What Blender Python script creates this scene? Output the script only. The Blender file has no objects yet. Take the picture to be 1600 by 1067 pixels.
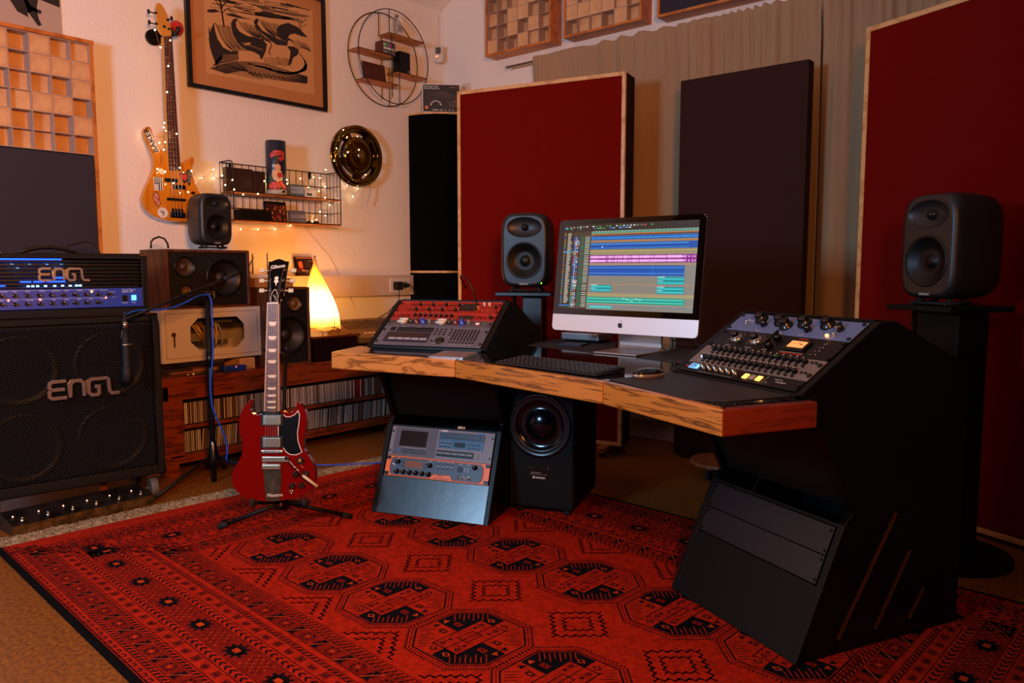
import bpy, bmesh, math, random
from math import sin, cos, pi, radians, atan2, hypot, sqrt
from mathutils import Matrix, Vector
random.seed(7)
SC = bpy.context.scene
COL = SC.collection

# ------------------------------------------------------------------ camera
F, YAW, PITCH = 1200.0, radians(40.4), radians(5.42)
CAM = Vector((0, 0, 1.1))
VF = Vector((-sin(YAW)*cos(PITCH), cos(YAW)*cos(PITCH), -sin(PITCH)))
VR = Vector((cos(YAW), sin(YAW), 0))
VU = VR.cross(VF)
cd = bpy.data.cameras.new('camera'); cam = bpy.data.objects.new('camera', cd); COL.objects.link(cam)
cd.sensor_width = 36; cd.lens = 36*F/1600; cd.clip_start = 0.05
cam.matrix_world = Matrix(((VR.x, VU.x, -VF.x, CAM.x), (VR.y, VU.y, -VF.y, CAM.y), (VR.z, VU.z, -VF.z, CAM.z), (0, 0, 0, 1)))
SC.camera = cam

# ------------------------------------------------------------------ world, lights, exposure
SC.view_settings.view_transform = 'Standard'; SC.view_settings.look = 'None'
SC.view_settings.gamma = 1; SC.view_settings.exposure = 0.0
try: SC.view_settings.use_curve_mapping = False
except Exception: pass
wd = bpy.data.worlds.new('world'); SC.world = wd; wd.use_nodes = True
wd.node_tree.nodes['Background'].inputs[0].default_value = (0.02, 0.015, 0.015, 1)
wd.node_tree.nodes['Background'].inputs[1].default_value = 0.2
def light(name, kind, loc, target, power, color, size=.3, size_y=None, spot=None, blend=.6):
    l = bpy.data.lights.new(name, kind); l.energy = power; l.color = color
    if kind == 'AREA':
        l.size = size
        if size_y: l.shape = 'RECTANGLE'; l.size_y = size_y
    else: l.shadow_soft_size = size
    if spot: l.spot_size = radians(spot); l.spot_blend = blend
    o = bpy.data.objects.new(name, l); COL.objects.link(o); o.location = loc
    if target is not None:
        o.rotation_euler = (Vector(target)-Vector(loc)).to_track_quat('-Z', 'Y').to_euler()
    return o
light('cool_softbox', 'AREA', (-2.0, -1.4, 1.75), (-2.9, 3.2, 1.6), 86, (.40, .68, 1.0), .5)
light('orange_floor_lamp', 'AREA', (.55, 0.0, 1.9), (-4.4, 1.0, 1.6), 90, (1.0, .34, .07), .45).data.spread = radians(130)

# ------------------------------------------------------------------ helpers
def lin(c):
    if isinstance(c, str): c = [int(c[i:i+2], 16)/255 for i in (0, 2, 4)]
    return tuple(((x/12.92) if x <= .04045 else ((x+.055)/1.055)**2.4) for x in c)
MATS = {}
def mat(name, c='808080', rough=.5, metal=0., spec=.5, noise=0., nscale=20., bump=0., bscale=80., emit=0., alpha=None, coat=0., trans=0., stretch=(1,1,1), c2=None, attr=False):
    if name in MATS: return MATS[name]
    m = bpy.data.materials.new(name); m.use_nodes = True; nt = m.node_tree; b = nt.nodes['Principled BSDF']
    col = lin(c); b.inputs['Base Color'].default_value = (*col, 1)
    b.inputs['Roughness'].default_value = rough; b.inputs['Metallic'].default_value = metal
    b.inputs['Specular IOR Level'].default_value = spec
    b.inputs['Coat Weight'].default_value = coat
    if trans: b.inputs['Transmission Weight'].default_value = trans
    tc = nt.nodes.new('ShaderNodeTexCoord'); mp = nt.nodes.new('ShaderNodeMapping')
    nt.links.new(tc.outputs['Object'], mp.inputs[0]); mp.inputs['Scale'].default_value = stretch
    src = None
    if attr:
        a = nt.nodes.new('ShaderNodeVertexColor'); a.layer_name = 'Col'; src = a.outputs[0]
        nt.links.new(src, b.inputs['Base Color'])
    if noise > 0:
        n = nt.nodes.new('ShaderNodeTexNoise'); n.inputs['Scale'].default_value = nscale; n.inputs['Detail'].default_value = 6
        nt.links.new(mp.outputs[0], n.inputs['Vector'])
        mx = nt.nodes.new('ShaderNodeMixRGB'); mx.blend_type = 'MIX'
        r = nt.nodes.new('ShaderNodeValToRGB'); r.color_ramp.elements[0].position = .5-.5/(1+3*noise)*1; r.color_ramp.elements[1].position = .62
        r.color_ramp.elements[0].position = .38
        nt.links.new(n.outputs['Fac'], r.inputs[0])
        if attr:
            mx.blend_type = 'MULTIPLY'; mx.inputs[0].default_value = noise
            nt.links.new(src, mx.inputs[1]); nt.links.new(r.outputs[0], mx.inputs[2])
        else:
            d = lin(c2) if c2 else tuple(x*(1-noise) for x in col)
            mx.inputs[1].default_value = (*d, 1); mx.inputs[2].default_value = (*col, 1)
            nt.links.new(r.outputs[0], mx.inputs[0])
        nt.links.new(mx.outputs[0], b.inputs['Base Color'])
    if bump > 0:
        n = nt.nodes.new('ShaderNodeTexNoise'); n.inputs['Scale'].default_value = bscale; n.inputs['Detail'].default_value = 4
        nt.links.new(tc.outputs['Object'], n.inputs['Vector'])
        bp = nt.nodes.new('ShaderNodeBump'); bp.inputs['Strength'].default_value = bump; bp.inputs['Distance'].default_value = .01
        nt.links.new(n.outputs['Fac'], bp.inputs['Height']); nt.links.new(bp.outputs[0], b.inputs['Normal'])
    if emit:
        b.inputs['Emission Strength'].default_value = emit
        if attr:
            nt.links.new(src, b.inputs['Emission Color'])
            for l in list(b.inputs['Base Color'].links): nt.links.remove(l)
            b.inputs['Base Color'].default_value = (.004, .004, .004, 1)
        else: b.inputs['Emission Color'].default_value = (*col, 1)
    MATS[name] = m; return m
def wood(name, c, c2, scale=6., stretch=(1, 12, 12), rough=.4, coat=0., ring=False):
    if name in MATS: return MATS[name]
    m = mat(name, c, rough, coat=coat); nt = m.node_tree; b = nt.nodes['Principled BSDF']
    mp = [n for n in nt.nodes if n.type == 'MAPPING'][0]; mp.inputs['Scale'].default_value = stretch
    n = nt.nodes.new('ShaderNodeTexNoise'); n.inputs['Scale'].default_value = scale; n.inputs['Detail'].default_value = 8; n.inputs['Distortion'].default_value = .6
    nt.links.new(mp.outputs[0], n.inputs['Vector'])
    w = nt.nodes.new('ShaderNodeMath'); w.operation = 'MULTIPLY'; w.inputs[1].default_value = 9 if ring else 5
    nt.links.new(n.outputs['Fac'], w.inputs[0])
    f = nt.nodes.new('ShaderNodeMath'); f.operation = 'PINGPONG'; f.inputs[1].default_value = 1; nt.links.new(w.outputs[0], f.inputs[0])
    r = nt.nodes.new('ShaderNodeValToRGB'); r.color_ramp.elements[0].color = (*lin(c2), 1); r.color_ramp.elements[1].color = (*lin(c), 1)
    r.color_ramp.elements[0].position = .02; r.color_ramp.elements[1].position = .45
    nt.links.new(f.outputs[0], r.inputs[0]); nt.links.new(r.outputs[0], b.inputs['Base Color'])
    return m

class MB:
    """collects shapes into one mesh; slot index m picks a material"""
    def __init__(s): s.v = []; s.f = []; s.m = []; s.sm = []; s.T = Matrix()
    def add(s, vs, fs, m=0, smooth=False):
        o = len(s.v); s.v += [tuple(s.T @ Vector(p)) for p in vs]
        for f in fs: s.f.append([i+o for i in f]); s.m.append(m); s.sm.append(smooth)
        return s
    def box(s, x0, y0, z0, x1, y1, z1, m=0):
        v = [(x, y, z) for z in (z0, z1) for y in (y0, y1) for x in (x0, x1)]
        return s.add(v, [(0,2,3,1),(4,5,7,6),(0,1,5,4),(2,6,7,3),(0,4,6,2),(1,3,7,5)], m)
    def cbox(s, c, d, m=0): return s.box(c[0]-d[0]/2, c[1]-d[1]/2, c[2]-d[2]/2, c[0]+d[0]/2, c[1]+d[1]/2, c[2]+d[2]/2, m)
    def cyl(s, p, q, r0, r1=None, n=16, m=0, cap=True, smooth=True):
        r1 = r0 if r1 is None else r1; p = Vector(p); q = Vector(q); d = (q-p).normalized()
        a = d.orthogonal().normalized(); b = d.cross(a); v = []
        for c, r in ((p, r0), (q, r1)): v += [tuple(c+a*(r*cos(2*pi*i/n))+b*(r*sin(2*pi*i/n))) for i in range(n)]
        s.add(v, [(i, (i+1) % n, n+(i+1) % n, n+i) for i in range(n)], m, smooth)
        if cap: s.add(v, [tuple(range(n-1, -1, -1)), tuple(range(n, 2*n))], m)
        return s
    def lathe(s, prof, n=24, m=0, o=(0,0,0), ax=(0,0,1), closed=False):
        """prof: (radius, height) along ax from o"""
        ax = Vector(ax).normalized(); a = ax.orthogonal().normalized(); b = ax.cross(a); o = Vector(o); v = []; k = len(prof)
        for r, h in prof: v += [tuple(o+ax*h+a*(r*cos(2*pi*i/n))+b*(r*sin(2*pi*i/n))) for i in range(n)]
        fs = [(j*n+i, j*n+(i+1) % n, (j+1)*n+(i+1) % n, (j+1)*n+i) for j in range(k-1) for i in range(n)]
        s.add(v, fs, m, True)
        if closed: s.add(v[:n], [tuple(range(n))], m); s.add(v[-n:], [tuple(range(n))], m)
        return s
    def prism(s, poly, z0, z1, m=0, smooth=False):
        n = len(poly); v = [(x, y, z0) for x, y in poly]+[(x, y, z1) for x, y in poly]
        s.add(v, [(i, (i+1) % n, n+(i+1) % n, n+i) for i in range(n)], m, smooth)
        return s.add(v, [tuple(range(n-1, -1, -1)), tuple(range(n, 2*n))], m)
    def sphere(s, c, r, n=12, m=0, sc=(1,1,1)):
        v = []; k = n//2
        for j in range(k+1):
            t = pi*j/k
            for i in range(n): v.append((c[0]+r*sc[0]*sin(t)*cos(2*pi*i/n), c[1]+r*sc[1]*sin(t)*sin(2*pi*i/n), c[2]+r*sc[2]*cos(t)))
        return s.add(v, [(j*n+i, (j+1)*n+i, (j+1)*n+(i+1) % n, j*n+(i+1) % n) for j in range(k) for i in range(n)], m, True)
    def tube(s, pts, r, n=8, m=0, cap=True):
        pts = [Vector(p) for p in pts]; rr = r if isinstance(r, (list, tuple)) else [r]*len(pts)
        up = None; v = []
        for i, p in enumerate(pts):
            d = (pts[min(i+1, len(pts)-1)]-pts[max(i-1, 0)]).normalized()
            if up is None: up = d.orthogonal().normalized()
            up = (up-d*up.dot(d)).normalized(); b = d.cross(up)
            v += [tuple(p+up*(rr[i]*cos(2*pi*k/n))+b*(rr[i]*sin(2*pi*k/n))) for k in range(n)]
        s.add(v, [(j*n+i, j*n+(i+1) % n, (j+1)*n+(i+1) % n, (j+1)*n+i) for j in range(len(pts)-1) for i in range(n)], m, True)
        if cap: s.add(v[:n], [tuple(range(n-1, -1, -1))], m); s.add(v[-n:], [tuple(range(n))], m)
        return s
    def loft(s, rings, m=0, smooth=True, cap=True):
        n = len(rings[0]); v = [p for r in rings for p in r]
        s.add(v, [(j*n+i, j*n+(i+1) % n, (j+1)*n+(i+1) % n, (j+1)*n+i) for j in range(len(rings)-1) for i in range(n)], m, smooth)
        if cap: s.add(rings[0], [tuple(range(n-1, -1, -1))], m, False); s.add(rings[-1], [tuple(range(n))], m, False)
        return s
    def stroke(s, pts, w, z0, z1, m=0, closed=False):
        """flat ribbon of width w through 2d points, extruded z0..z1"""
        n = len(pts)
        L = []; R = []
        for i in range(n):
            a = Vector(pts[i-1] if (i > 0 or closed) else pts[i]); c = Vector(pts[(i+1) % n] if (i < n-1 or closed) else pts[i]); b = Vector(pts[i])
            d1 = (b-a).normalized() if (b-a).length > 1e-9 else None; d2 = (c-b).normalized() if (c-b).length > 1e-9 else None
            d1 = d1 or d2; d2 = d2 or d1
            t = (d1+d2); t = t.normalized() if t.length > 1e-6 else d1
            nn = Vector((-t.y, t.x)); k = max(.4, abs(nn.dot(Vector((-d1.y, d1.x))))); o = nn*(w/2/k)
            L.append(b+o); R.append(b-o)
        for i in range(n if closed else n-1):
            j = (i+1) % n; s.prism([tuple(R[i]), tuple(R[j]), tuple(L[j]), tuple(L[i])], z0, z1, m)
        return s
    def mesh(s, name, mats, bev=0., seg=2, ang=40, merge=False):
        me = bpy.data.meshes.new(name); me.from_pydata(s.v, [], s.f)
        for m in mats: me.materials.append(m)
        me.polygons.foreach_set('material_index', s.m); me.polygons.foreach_set('use_smooth', s.sm)
        bm = bmesh.new(); bm.from_mesh(me)
        bmesh.ops.remove_doubles(bm, verts=bm.verts, dist=1e-5)
        bmesh.ops.recalc_face_normals(bm, faces=bm.faces)
        if bev:
            es = [e for e in bm.edges if len(e.link_faces) == 2 and e.calc_face_angle(0) > radians(ang)]
            bmesh.ops.bevel(bm, geom=es, offset=bev, segments=seg, affect='EDGES', profile=.6, clamp_overlap=True)
        bm.to_mesh(me); bm.free(); me.update(); return me

def tag(o, label=None, cat=None, group=None, kind=None):
    if label: o['label'] = label
    if cat: o['category'] = cat
    if group: o['group'] = group
    if kind: o['kind'] = kind
    return o
def link(name, me, parent=None, loc=None, M=None, label=None):
    o = bpy.data.objects.new(name, me); COL.objects.link(o)
    if parent is not None: o.parent = parent
    if M is not None: o.matrix_local = M if parent is not None else M
    if loc is not None: o.location = loc
    if label: o['label'] = label
    return o
def part(name, mb, mats, parent=None, bev=0., seg=2, label=None, loc=None, M=None):
    if not isinstance(mats, (list, tuple)): mats = [mats]
    return link(name, mb.mesh(name, mats, bev, seg), parent, loc, M, label)
def thing(name, label, cat, loc=(0,0,0), rz=0., group=None, M=None):
    o = bpy.data.objects.new(name, None); COL.objects.link(o); o.empty_display_size = .05
    if M is not None: o.matrix_world = M
    else: o.location = loc; o.rotation_euler = (0, 0, rz)
    return tag(o, label, cat, group)
def solo(name, mb, mats, label, cat, loc=None, group=None, M=None, bev=0., seg=2, kind=None):
    o = part(name, mb, mats, None, bev, seg, None, loc, M); return tag(o, label, cat, group, kind)
def struct(name, mb, mats, **k): return tag(part(name, mb, mats, **k), kind='structure')
def cut(o, cutters):
    """boolean-subtract meshes (MB) from object o, baked at once"""
    tmp = []
    for c in cutters:
        t = bpy.data.objects.new('cutter', c.mesh('cutter', [])); COL.objects.link(t); tmp.append(t)
        t.parent = o.parent; t.matrix_basis = o.matrix_basis.copy()
        md = o.modifiers.new('cut', 'BOOLEAN'); md.object = t; md.operation = 'DIFFERENCE'; md.solver = 'EXACT'
    bpy.context.view_layer.update()
    me = bpy.data.meshes.new_from_object(o.evaluated_get(bpy.context.evaluated_depsgraph_get()))
    old = o.data; o.modifiers.clear(); o.data = me
    for t in tmp: bpy.data.objects.remove(t)
    return o

_txt = {}
def text_tris(s, bold=0.):
    if (s, bold) in _txt: return _txt[(s, bold)]
    cu = bpy.data.curves.new('t', 'FONT'); cu.body = s; cu.size = 1; cu.offset = bold; cu.resolution_u = 2
    o = bpy.data.objects.new('t', cu); me = bpy.data.meshes.new_from_object(o)
    r = ([tuple(v.co) for v in me.vertices], [tuple(p.vertices) for p in me.polygons])
    bpy.data.objects.remove(o); bpy.data.meshes.remove(me); bpy.data.curves.remove(cu)
    _txt[(s, bold)] = r; return r
class Paint:
    """flat print: coloured polygons in a plane, a hair apart by layer"""
    def __init__(s): s.v = []; s.f = []; s.c = []
    def poly(s, pts, col, l=0):
        o = len(s.v); s.v += [(p[0], p[1], l) for p in pts]; s.f.append(list(range(o, o+len(pts)))); s.c.append(lin(col)); return s
    def rect(s, x0, y0, x1, y1, col, l=0): return s.poly([(x0,y0),(x1,y0),(x1,y1),(x0,y1)], col, l)
    def circ(s, x, y, r, col, l=0, n=16, ry=None): return s.poly([(x+r*cos(2*pi*i/n), y+(ry or r)*sin(2*pi*i/n)) for i in range(n)], col, l)
    def line(s, pts, w, col, l=0, closed=False):
        n = len(pts)
        for i in range(n if closed else n-1):
            a = Vector(pts[i]); b = Vector(pts[(i+1) % n]); d = b-a
            if d.length < 1e-7: continue
            d.normalize(); nn = Vector((-d.y, d.x))*w/2; e = d*w*.4
            s.poly([a-nn-e, b-nn+e, b+nn+e, a+nn-e], col, l)
        return s
    def text(s, t, x, y, h, col, l=1, bold=0., ang=0., sx=1.):
        vs, fs = text_tris(t, bold); o = len(s.v); c, k = cos(ang), sin(ang)
        s.v += [(x+h*(v[0]*sx*c-v[1]*k), y+h*(v[0]*sx*k+v[1]*c), l) for v in vs]
        cc = lin(col)
        for f in fs: s.f.append([i+o for i in f]); s.c.append(cc)
        return s
    def slice(s, w):
        nf, nc = [], []
        for f, c in zip(s.f, s.c):
            xs = [s.v[i][0] for i in f]; a, b = min(xs), max(xs)
            if b-a <= w: nf.append(f); nc.append(c); continue
            k = a
            while k < b:
                P_ = [s.v[i] for i in f]
                for X, sg in ((k, 1), (k+w, -1)):
                    R = []
                    for i in range(len(P_)):
                        p, q = P_[i], P_[(i+1) % len(P_)]; dp, dq = (p[0]-X)*sg, (q[0]-X)*sg
                        if dp >= 0: R.append(p)
                        if dp*dq < 0: t = dp/(dp-dq); R.append((p[0]+(q[0]-p[0])*t, p[1]+(q[1]-p[1])*t, p[2]))
                    P_ = R
                    if len(P_) < 3: break
                if len(P_) >= 3: o = len(s.v); s.v += P_; nf.append(list(range(o, o+len(P_)))); nc.append(c)
                k += w
        s.f, s.c = nf, nc; return s
    def build(s, name, m, parent=None, M=None, dz=.0002, label=None, z=0., warp=None):
        me = bpy.data.meshes.new(name)
        vs = [(v[0], v[1], z+v[2]*dz) for v in s.v]
        if warp: vs = [warp(v) for v in vs]
        me.from_pydata(vs, [], s.f); me.materials.append(m)
        ca = me.color_attributes.new('Col', 'FLOAT_COLOR', 'CORNER'); buf = []
        for f, c in zip(s.f, s.c): buf += [c[0], c[1], c[2], 1.]*len(f)
        ca.data.foreach_set('color', buf); me.update()
        return link(name, me, parent, None, M, label)
def frame(o, ex, ez):
    """matrix with origin o, x axis ex, z axis (outward) ez"""
    ex = Vector(ex).normalized(); ez = Vector(ez).normalized(); ey = ez.cross(ex).normalized(); ez = ex.cross(ey)
    return Matrix(((ex.x, ey.x, ez.x, o[0]), (ex.y, ey.y, ez.y, o[1]), (ex.z, ey.z, ez.z, o[2]), (0,0,0,1)))
def TR(x, y, z=0, a=0): return Matrix.Translation((x, y, z)) @ Matrix.Rotation(a, 4, 'Z')
def ray(px, py): return VF+VR*((px-800)/F)-VU*((py-533.5)/F)
def wx(px, py, X):                       # the point of the wall plane x = X seen there, in room metres
    d = ray(px, py); return CAM+d*((X-CAM.x)/d.x)
def wy(px, py, Y):
    d = ray(px, py); return CAM+d*((Y-CAM.y)/d.y)
def wz(px, py, Z):
    d = ray(px, py); return CAM+d*((Z-CAM.z)/d.z)

# ------------------------------------------------------------------ materials
PAINT = mat('printed_ink', rough=.55, attr=True)
PANELP = mat('panel_print', rough=.4, attr=True)
BLACK = mat('matt_black', '070606', .55, spec=.3)
SATIN = mat('satin_black_board', '060606', .42, spec=.22)
BOARD = mat('sheen_black_board', '08090c', .30, spec=1.0, bump=.04, bscale=14)
BLKPL = mat('black_plastic', '080808', .35, spec=.35)
SUBB = mat('black_cabinet_paint', '050505', .6, spec=.2)
GLOSSB = mat('gloss_black', '060607', .06)
RUBBER = mat('black_rubber', '0a0a0a', .8)
CHROME = mat('chrome', 'd8d0c8', .12, 1.)
STEEL = mat('brushed_steel', 'a8a29c', .35, 1.)
ALU = mat('anodised_aluminium', 'c4c6ca', .32, .85)
WHITEP = mat('white_plastic', 'd8cfc4', .4)
TOLEX = mat('black_tolex', '070606', .55, spec=.25, bump=.35, bscale=350)
CABLEB = mat('black_cable', '0a0a0a', .5)
CABLEU = mat('blue_cable', '0f4fd0', .4)
FABRED = mat('wine_red_fabric', '6a0b05', .95, spec=.06, bump=.15, bscale=600)
FABDARK = mat('aubergine_fabric', '35231f', .95, spec=.06, bump=.15, bscale=600)
FABSLATE = mat('slate_fabric', '38343c', .95, spec=.08, bump=.15, bscale=600)
FABBLK = mat('black_fabric', '070606', .95, spec=.05, bump=.2, bscale=500)
MAPLE = wood('maple_strip', 'd9a86c', 'c08a50', 8, (1.5, 1.5, 1.5), .4)
PINE = wood('pine_frame', 'c8752c', 'a85a1c', 5, (1.5, 1.5, 1.5), .45)
BIRCH = mat('birch_block', 'e0b07a', .6, noise=.25, nscale=9, stretch=(1, 1, 6), c2='c89468')
BIRCHG = mat('grey_birch_strip', 'b09282', .6)
OAK = wood('oak_edging', 'b8762c', '5e3410', 2.2, (2.5, 16, 34), .3, coat=.25)
OAKL = wood('light_grained_edging', 'c48440', '80501f', 1.6, (2.6, 8, 16), .3, coat=.25, ring=True)
OAKR = wood('lamp_reddened_oak', '6a2410', '541808', 2.4, (3, 12, 26), .4)  # oak of the right end, orange lamplight put into its colour
TEAK = wood('dark_teak', '7a3214', '481a0a', 5, (8, 1, 8), .35, coat=.15)
WALN = wood('walnut_veneer', '5a3018', '3c1e0e', 5, (6, 1, 6), .45)
KNOB = mat('black_knob', '0a0a0b', .25)
CURT = mat('beige_curtain', 'a68868', .9, spec=.15, bump=.1, bscale=400)

# ------------------------------------------------------------------ room shell
WX, WY = -4.40, 4.33
WALL = mat('stucco_wall', 'efe6dc', .9, spec=.2, bump=.30, bscale=65)
m_floor = mat('cork_floor', '8c5210', .45, noise=.5, nscale=70, c2='683606', bump=.05, bscale=60)
b = MB().box(WX-.1, -2.8, -.1, 2.4, WY+.1, 0); struct('floor', b, m_floor)
def ceilz(x): return 3.07+.6*(x-WX) if x < -1 else 3.07+.6*(-1-WX)-.6*(x+1)
b = MB().box(WX-.12, -2.8, 0, WX, WY+.12, 3.07); struct('wall_left', b, WALL)
b = MB(); b.T = Matrix(((1,0,0,0),(0,0,-1,0),(0,1,0,0),(0,0,0,1)))
b.prism([(WX, 0), (2.4, 0), (2.4, ceilz(2.4)), (-1, ceilz(-1)), (WX, 3.07)], -WY-.12, -WY)
struct('wall_back', b, WALL)
b = MB(); b.T = Matrix(((1,0,0,0),(0,0,-1,0),(0,1,0,0),(0,0,0,1)))
b.prism([(WX, 3.07), (-1, ceilz(-1)), (2.4, ceilz(2.4)), (2.4, ceilz(2.4)+.1), (-1, ceilz(-1)+.1), (WX, 3.17)], -WY-.12, 2.8)
struct('ceiling', b, WALL)
WALLD = mat('dark_rear_wall', '5a3a2c', .9)
struct('wall_right', MB().box(2.4, -2.8, 0, 2.5, WY+.12, ceilz(2.4)+.05), WALLD)
b = MB(); b.T = Matrix(((1,0,0,0),(0,0,-1,0),(0,1,0,0),(0,0,0,1)))
b.prism([(WX, 0), (2.4, 0), (2.4, ceilz(2.4)), (-1, ceilz(-1)), (WX, 3.07)], 2.8, 2.9)
struct('wall_front', b, WALLD)

# ------------------------------------------------------------------ rug
RU, RV = 3.24, 2.17
rug = thing('rug', 'large red hand-knotted rug with navy octagon medallions, laid under the desk', 'rug', (-3.425, .93, 0), radians(-3.4))
RUGM = mat('rug_pile', rough=.95, spec=.08, attr=True, noise=.35, nscale=55, bump=.5, bscale=420)
RB, RN, RD, RO, RM = 'b8260e', '0c0c14', '4c1008', 'cc4414', '8c1a0c'
part('pile', MB().box(0, 0, 0.0005, RU, RV, .009), mat('rug_body', RB, .95, spec=.1), rug)
SELV = mat('rug_selvage', '0c0a0d', .95, spec=.05)
part('selvage', MB().box(-.0, -.022, .0005, RU, 0, .010), SELV, rug); part('selvage', MB().box(0, RV, .0005, RU, RV+.015, .010), SELV, rug)
P = Paint(); P.rect(0, 0, RU, RV, RB, 0)
def sidef(k):
    def near(s, t): return (s, t)
    def far(s, t): return (s, RV-t)
    def left(s, t): return (t*1.0+.09 if t > 0 else t, s)
    def right(s, t): return (RU-t, s)
    return (near, far, left, right)[k]
def band(fn, L, k):
    def q(pts, c, l): P.poly([fn(*p) for p in pts], c, l)
    def r(s0, t0, s1, t1, c, l): q([(s0,t0),(s1,t0),(s1,t1),(s0,t1)], c, l)
    def span(t): return (t, L-t) if k < 2 else (t+.0, L-t)
    def rule(t, w, c=RD, l=1): a, b_ = span(t); r(a, t, b_, t+w, c, l)
    def seq(t, step): a, b_ = span(t); n = max(1, int((b_-a)/step)); st = (b_-a)/n; return [(a+st*i, st) for i in range(n)]
    for t in (.003, .031, .052, .104, .126, .17, .205, .291, .327, .371, .388, .409, .466, .482, .505): rule(t, .0034)
    for s, st in seq(.004, .038):                                   # key border
        for a in ((0,.004,.7,.008), (.62,.008,.75,.022), (.2,.018,.62,.022), (.2,.012,.32,.018)): r(s+a[0]*st, a[1], s+a[2]*st, a[3], RN, 1)
    for t0, t1 in ((.036, .049), (.109, .122), (.375, .386), (.470, .480), (.487, .502)):  # slanted dashes
        for s, st in seq(t0, .022): q([(s, t0), (s+st*.5, t0), (s+st*.95, t1), (s+st*.45, t1)], RN if t0 < .48 else RD, 1)
    for t0, t1 in ((.057, .102), (.412, .464)):                       # triangles and flowers
        h = t1-t0; tm = (t0+t1)/2
        r(span(t0)[0], t0, span(t0)[1], t1, RM, 1)
        for s, st in seq(t0, .125):
            q([(s+.005, t0+.002), (s+.04, t0+.002), (s+.012, t1-.01)], RN, 2); q([(s+.012, t1-.002), (s+.045, t1-.002), (s+.032, t0+.012)], RN, 2)
            q([(s+.0, t0), (s+.006, t0), (s+.052, t1), (s+.046, t1)], RO, 3); c = s+.088
            for i in range(8):
                a = i*pi/4; x, y = c+.021*cos(a), tm+h*.36*sin(a)
                q([(x-.005, y-.005), (x+.005, y-.003), (x+.004, y+.005), (x-.004, y+.004)], RN if i % 2 else RD, 3)
            q([(c-.008, tm), (c, tm-.008), (c+.008, tm), (c, tm+.008)], RO, 3)
    for t0, t1 in ((.130, .168), (.331, .369)):                       # little leaves
        tm = (t0+t1)/2
        for i, (s, st) in enumerate(seq(t0, .062)):
            c = s+st/2; d = 1 if i % 2 else -1
            for j in range(-2, 3):
                x = c+j*.0055; q([(x-.0018, tm-d*.013+abs(j)*.002), (x+.0018, tm-d*.013+abs(j)*.002), (x+.0018+j*.0016, tm+d*.011), (x-.0018+j*.0016, tm+d*.011)], RN, 2)
            r(c-.010, tm-.0015, c+.010, tm+.0015, RN, 2)
    for t0, t1 in ((.175, .202), (.296, .324)):                       # arrow chains
        tm = (t0+t1)/2
        for s, st in seq(t0, .030):
            for d in (-1, 1): q([(s+.002, tm), (s+.012, tm), (s+.026, tm+d*.011), (s+.014, tm+d*.011)], RN, 2)
    t0, t1 = .210, .290; tm = .25                                     # star squares
    r(span(t0)[0], t0, span(t0)[1], t1, RM, 1)
    for s, st in seq(t0, .235):
        c = s+st*.25
        for i in range(20):
            a = i*pi/10; r0, r1 = (.014, .046 if i % 2 else .034)
            dx, dy = cos(a), sin(a)*.82; w = .0036
            q([(c+dx*r0-dy*w, tm+dy*r0+dx*w), (c+dx*r0+dy*w, tm+dy*r0-dx*w), (c+dx*r1+dy*w*1.5, tm+dy*r1-dx*w*1.5), (c+dx*r1-dy*w*1.5, tm+dy*r1+dx*w*1.5)], RN, 3)
        r(c-.014, tm-.009, c+.014, tm+.009, RO, 4)
        c = s+st*.75
        for i in range(7):
            for j in range(5):
                x = c+(i-3)*.014; y = tm+(j-2)*.014; r(x-.004, y-.002, x+.003, y+.003, RD if (i+j) % 2 else RO, 3)
        r(c-.012, tm-.008, c+.012, tm+.008, RM, 4)
for k in range(4): band(sidef(k), RU if k < 2 else RV, k)
FU0, FU1, FV0, FV1 = .60, 2.72, .515, RV-.515
P.rect(FU0, FV0, FU1, FV1, RB, 6)
def octa(x, y, h, k): return [(x-k, y-h), (x+k, y-h), (x+h, y-k), (x+h, y+k), (x+k, y+h), (x-k, y+h), (x-h, y+k), (x-h, y-k)]
def clipp(x, y): return FU0+.004 < x < FU1-.004 and FV0+.004 < y < FV1-.004
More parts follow.
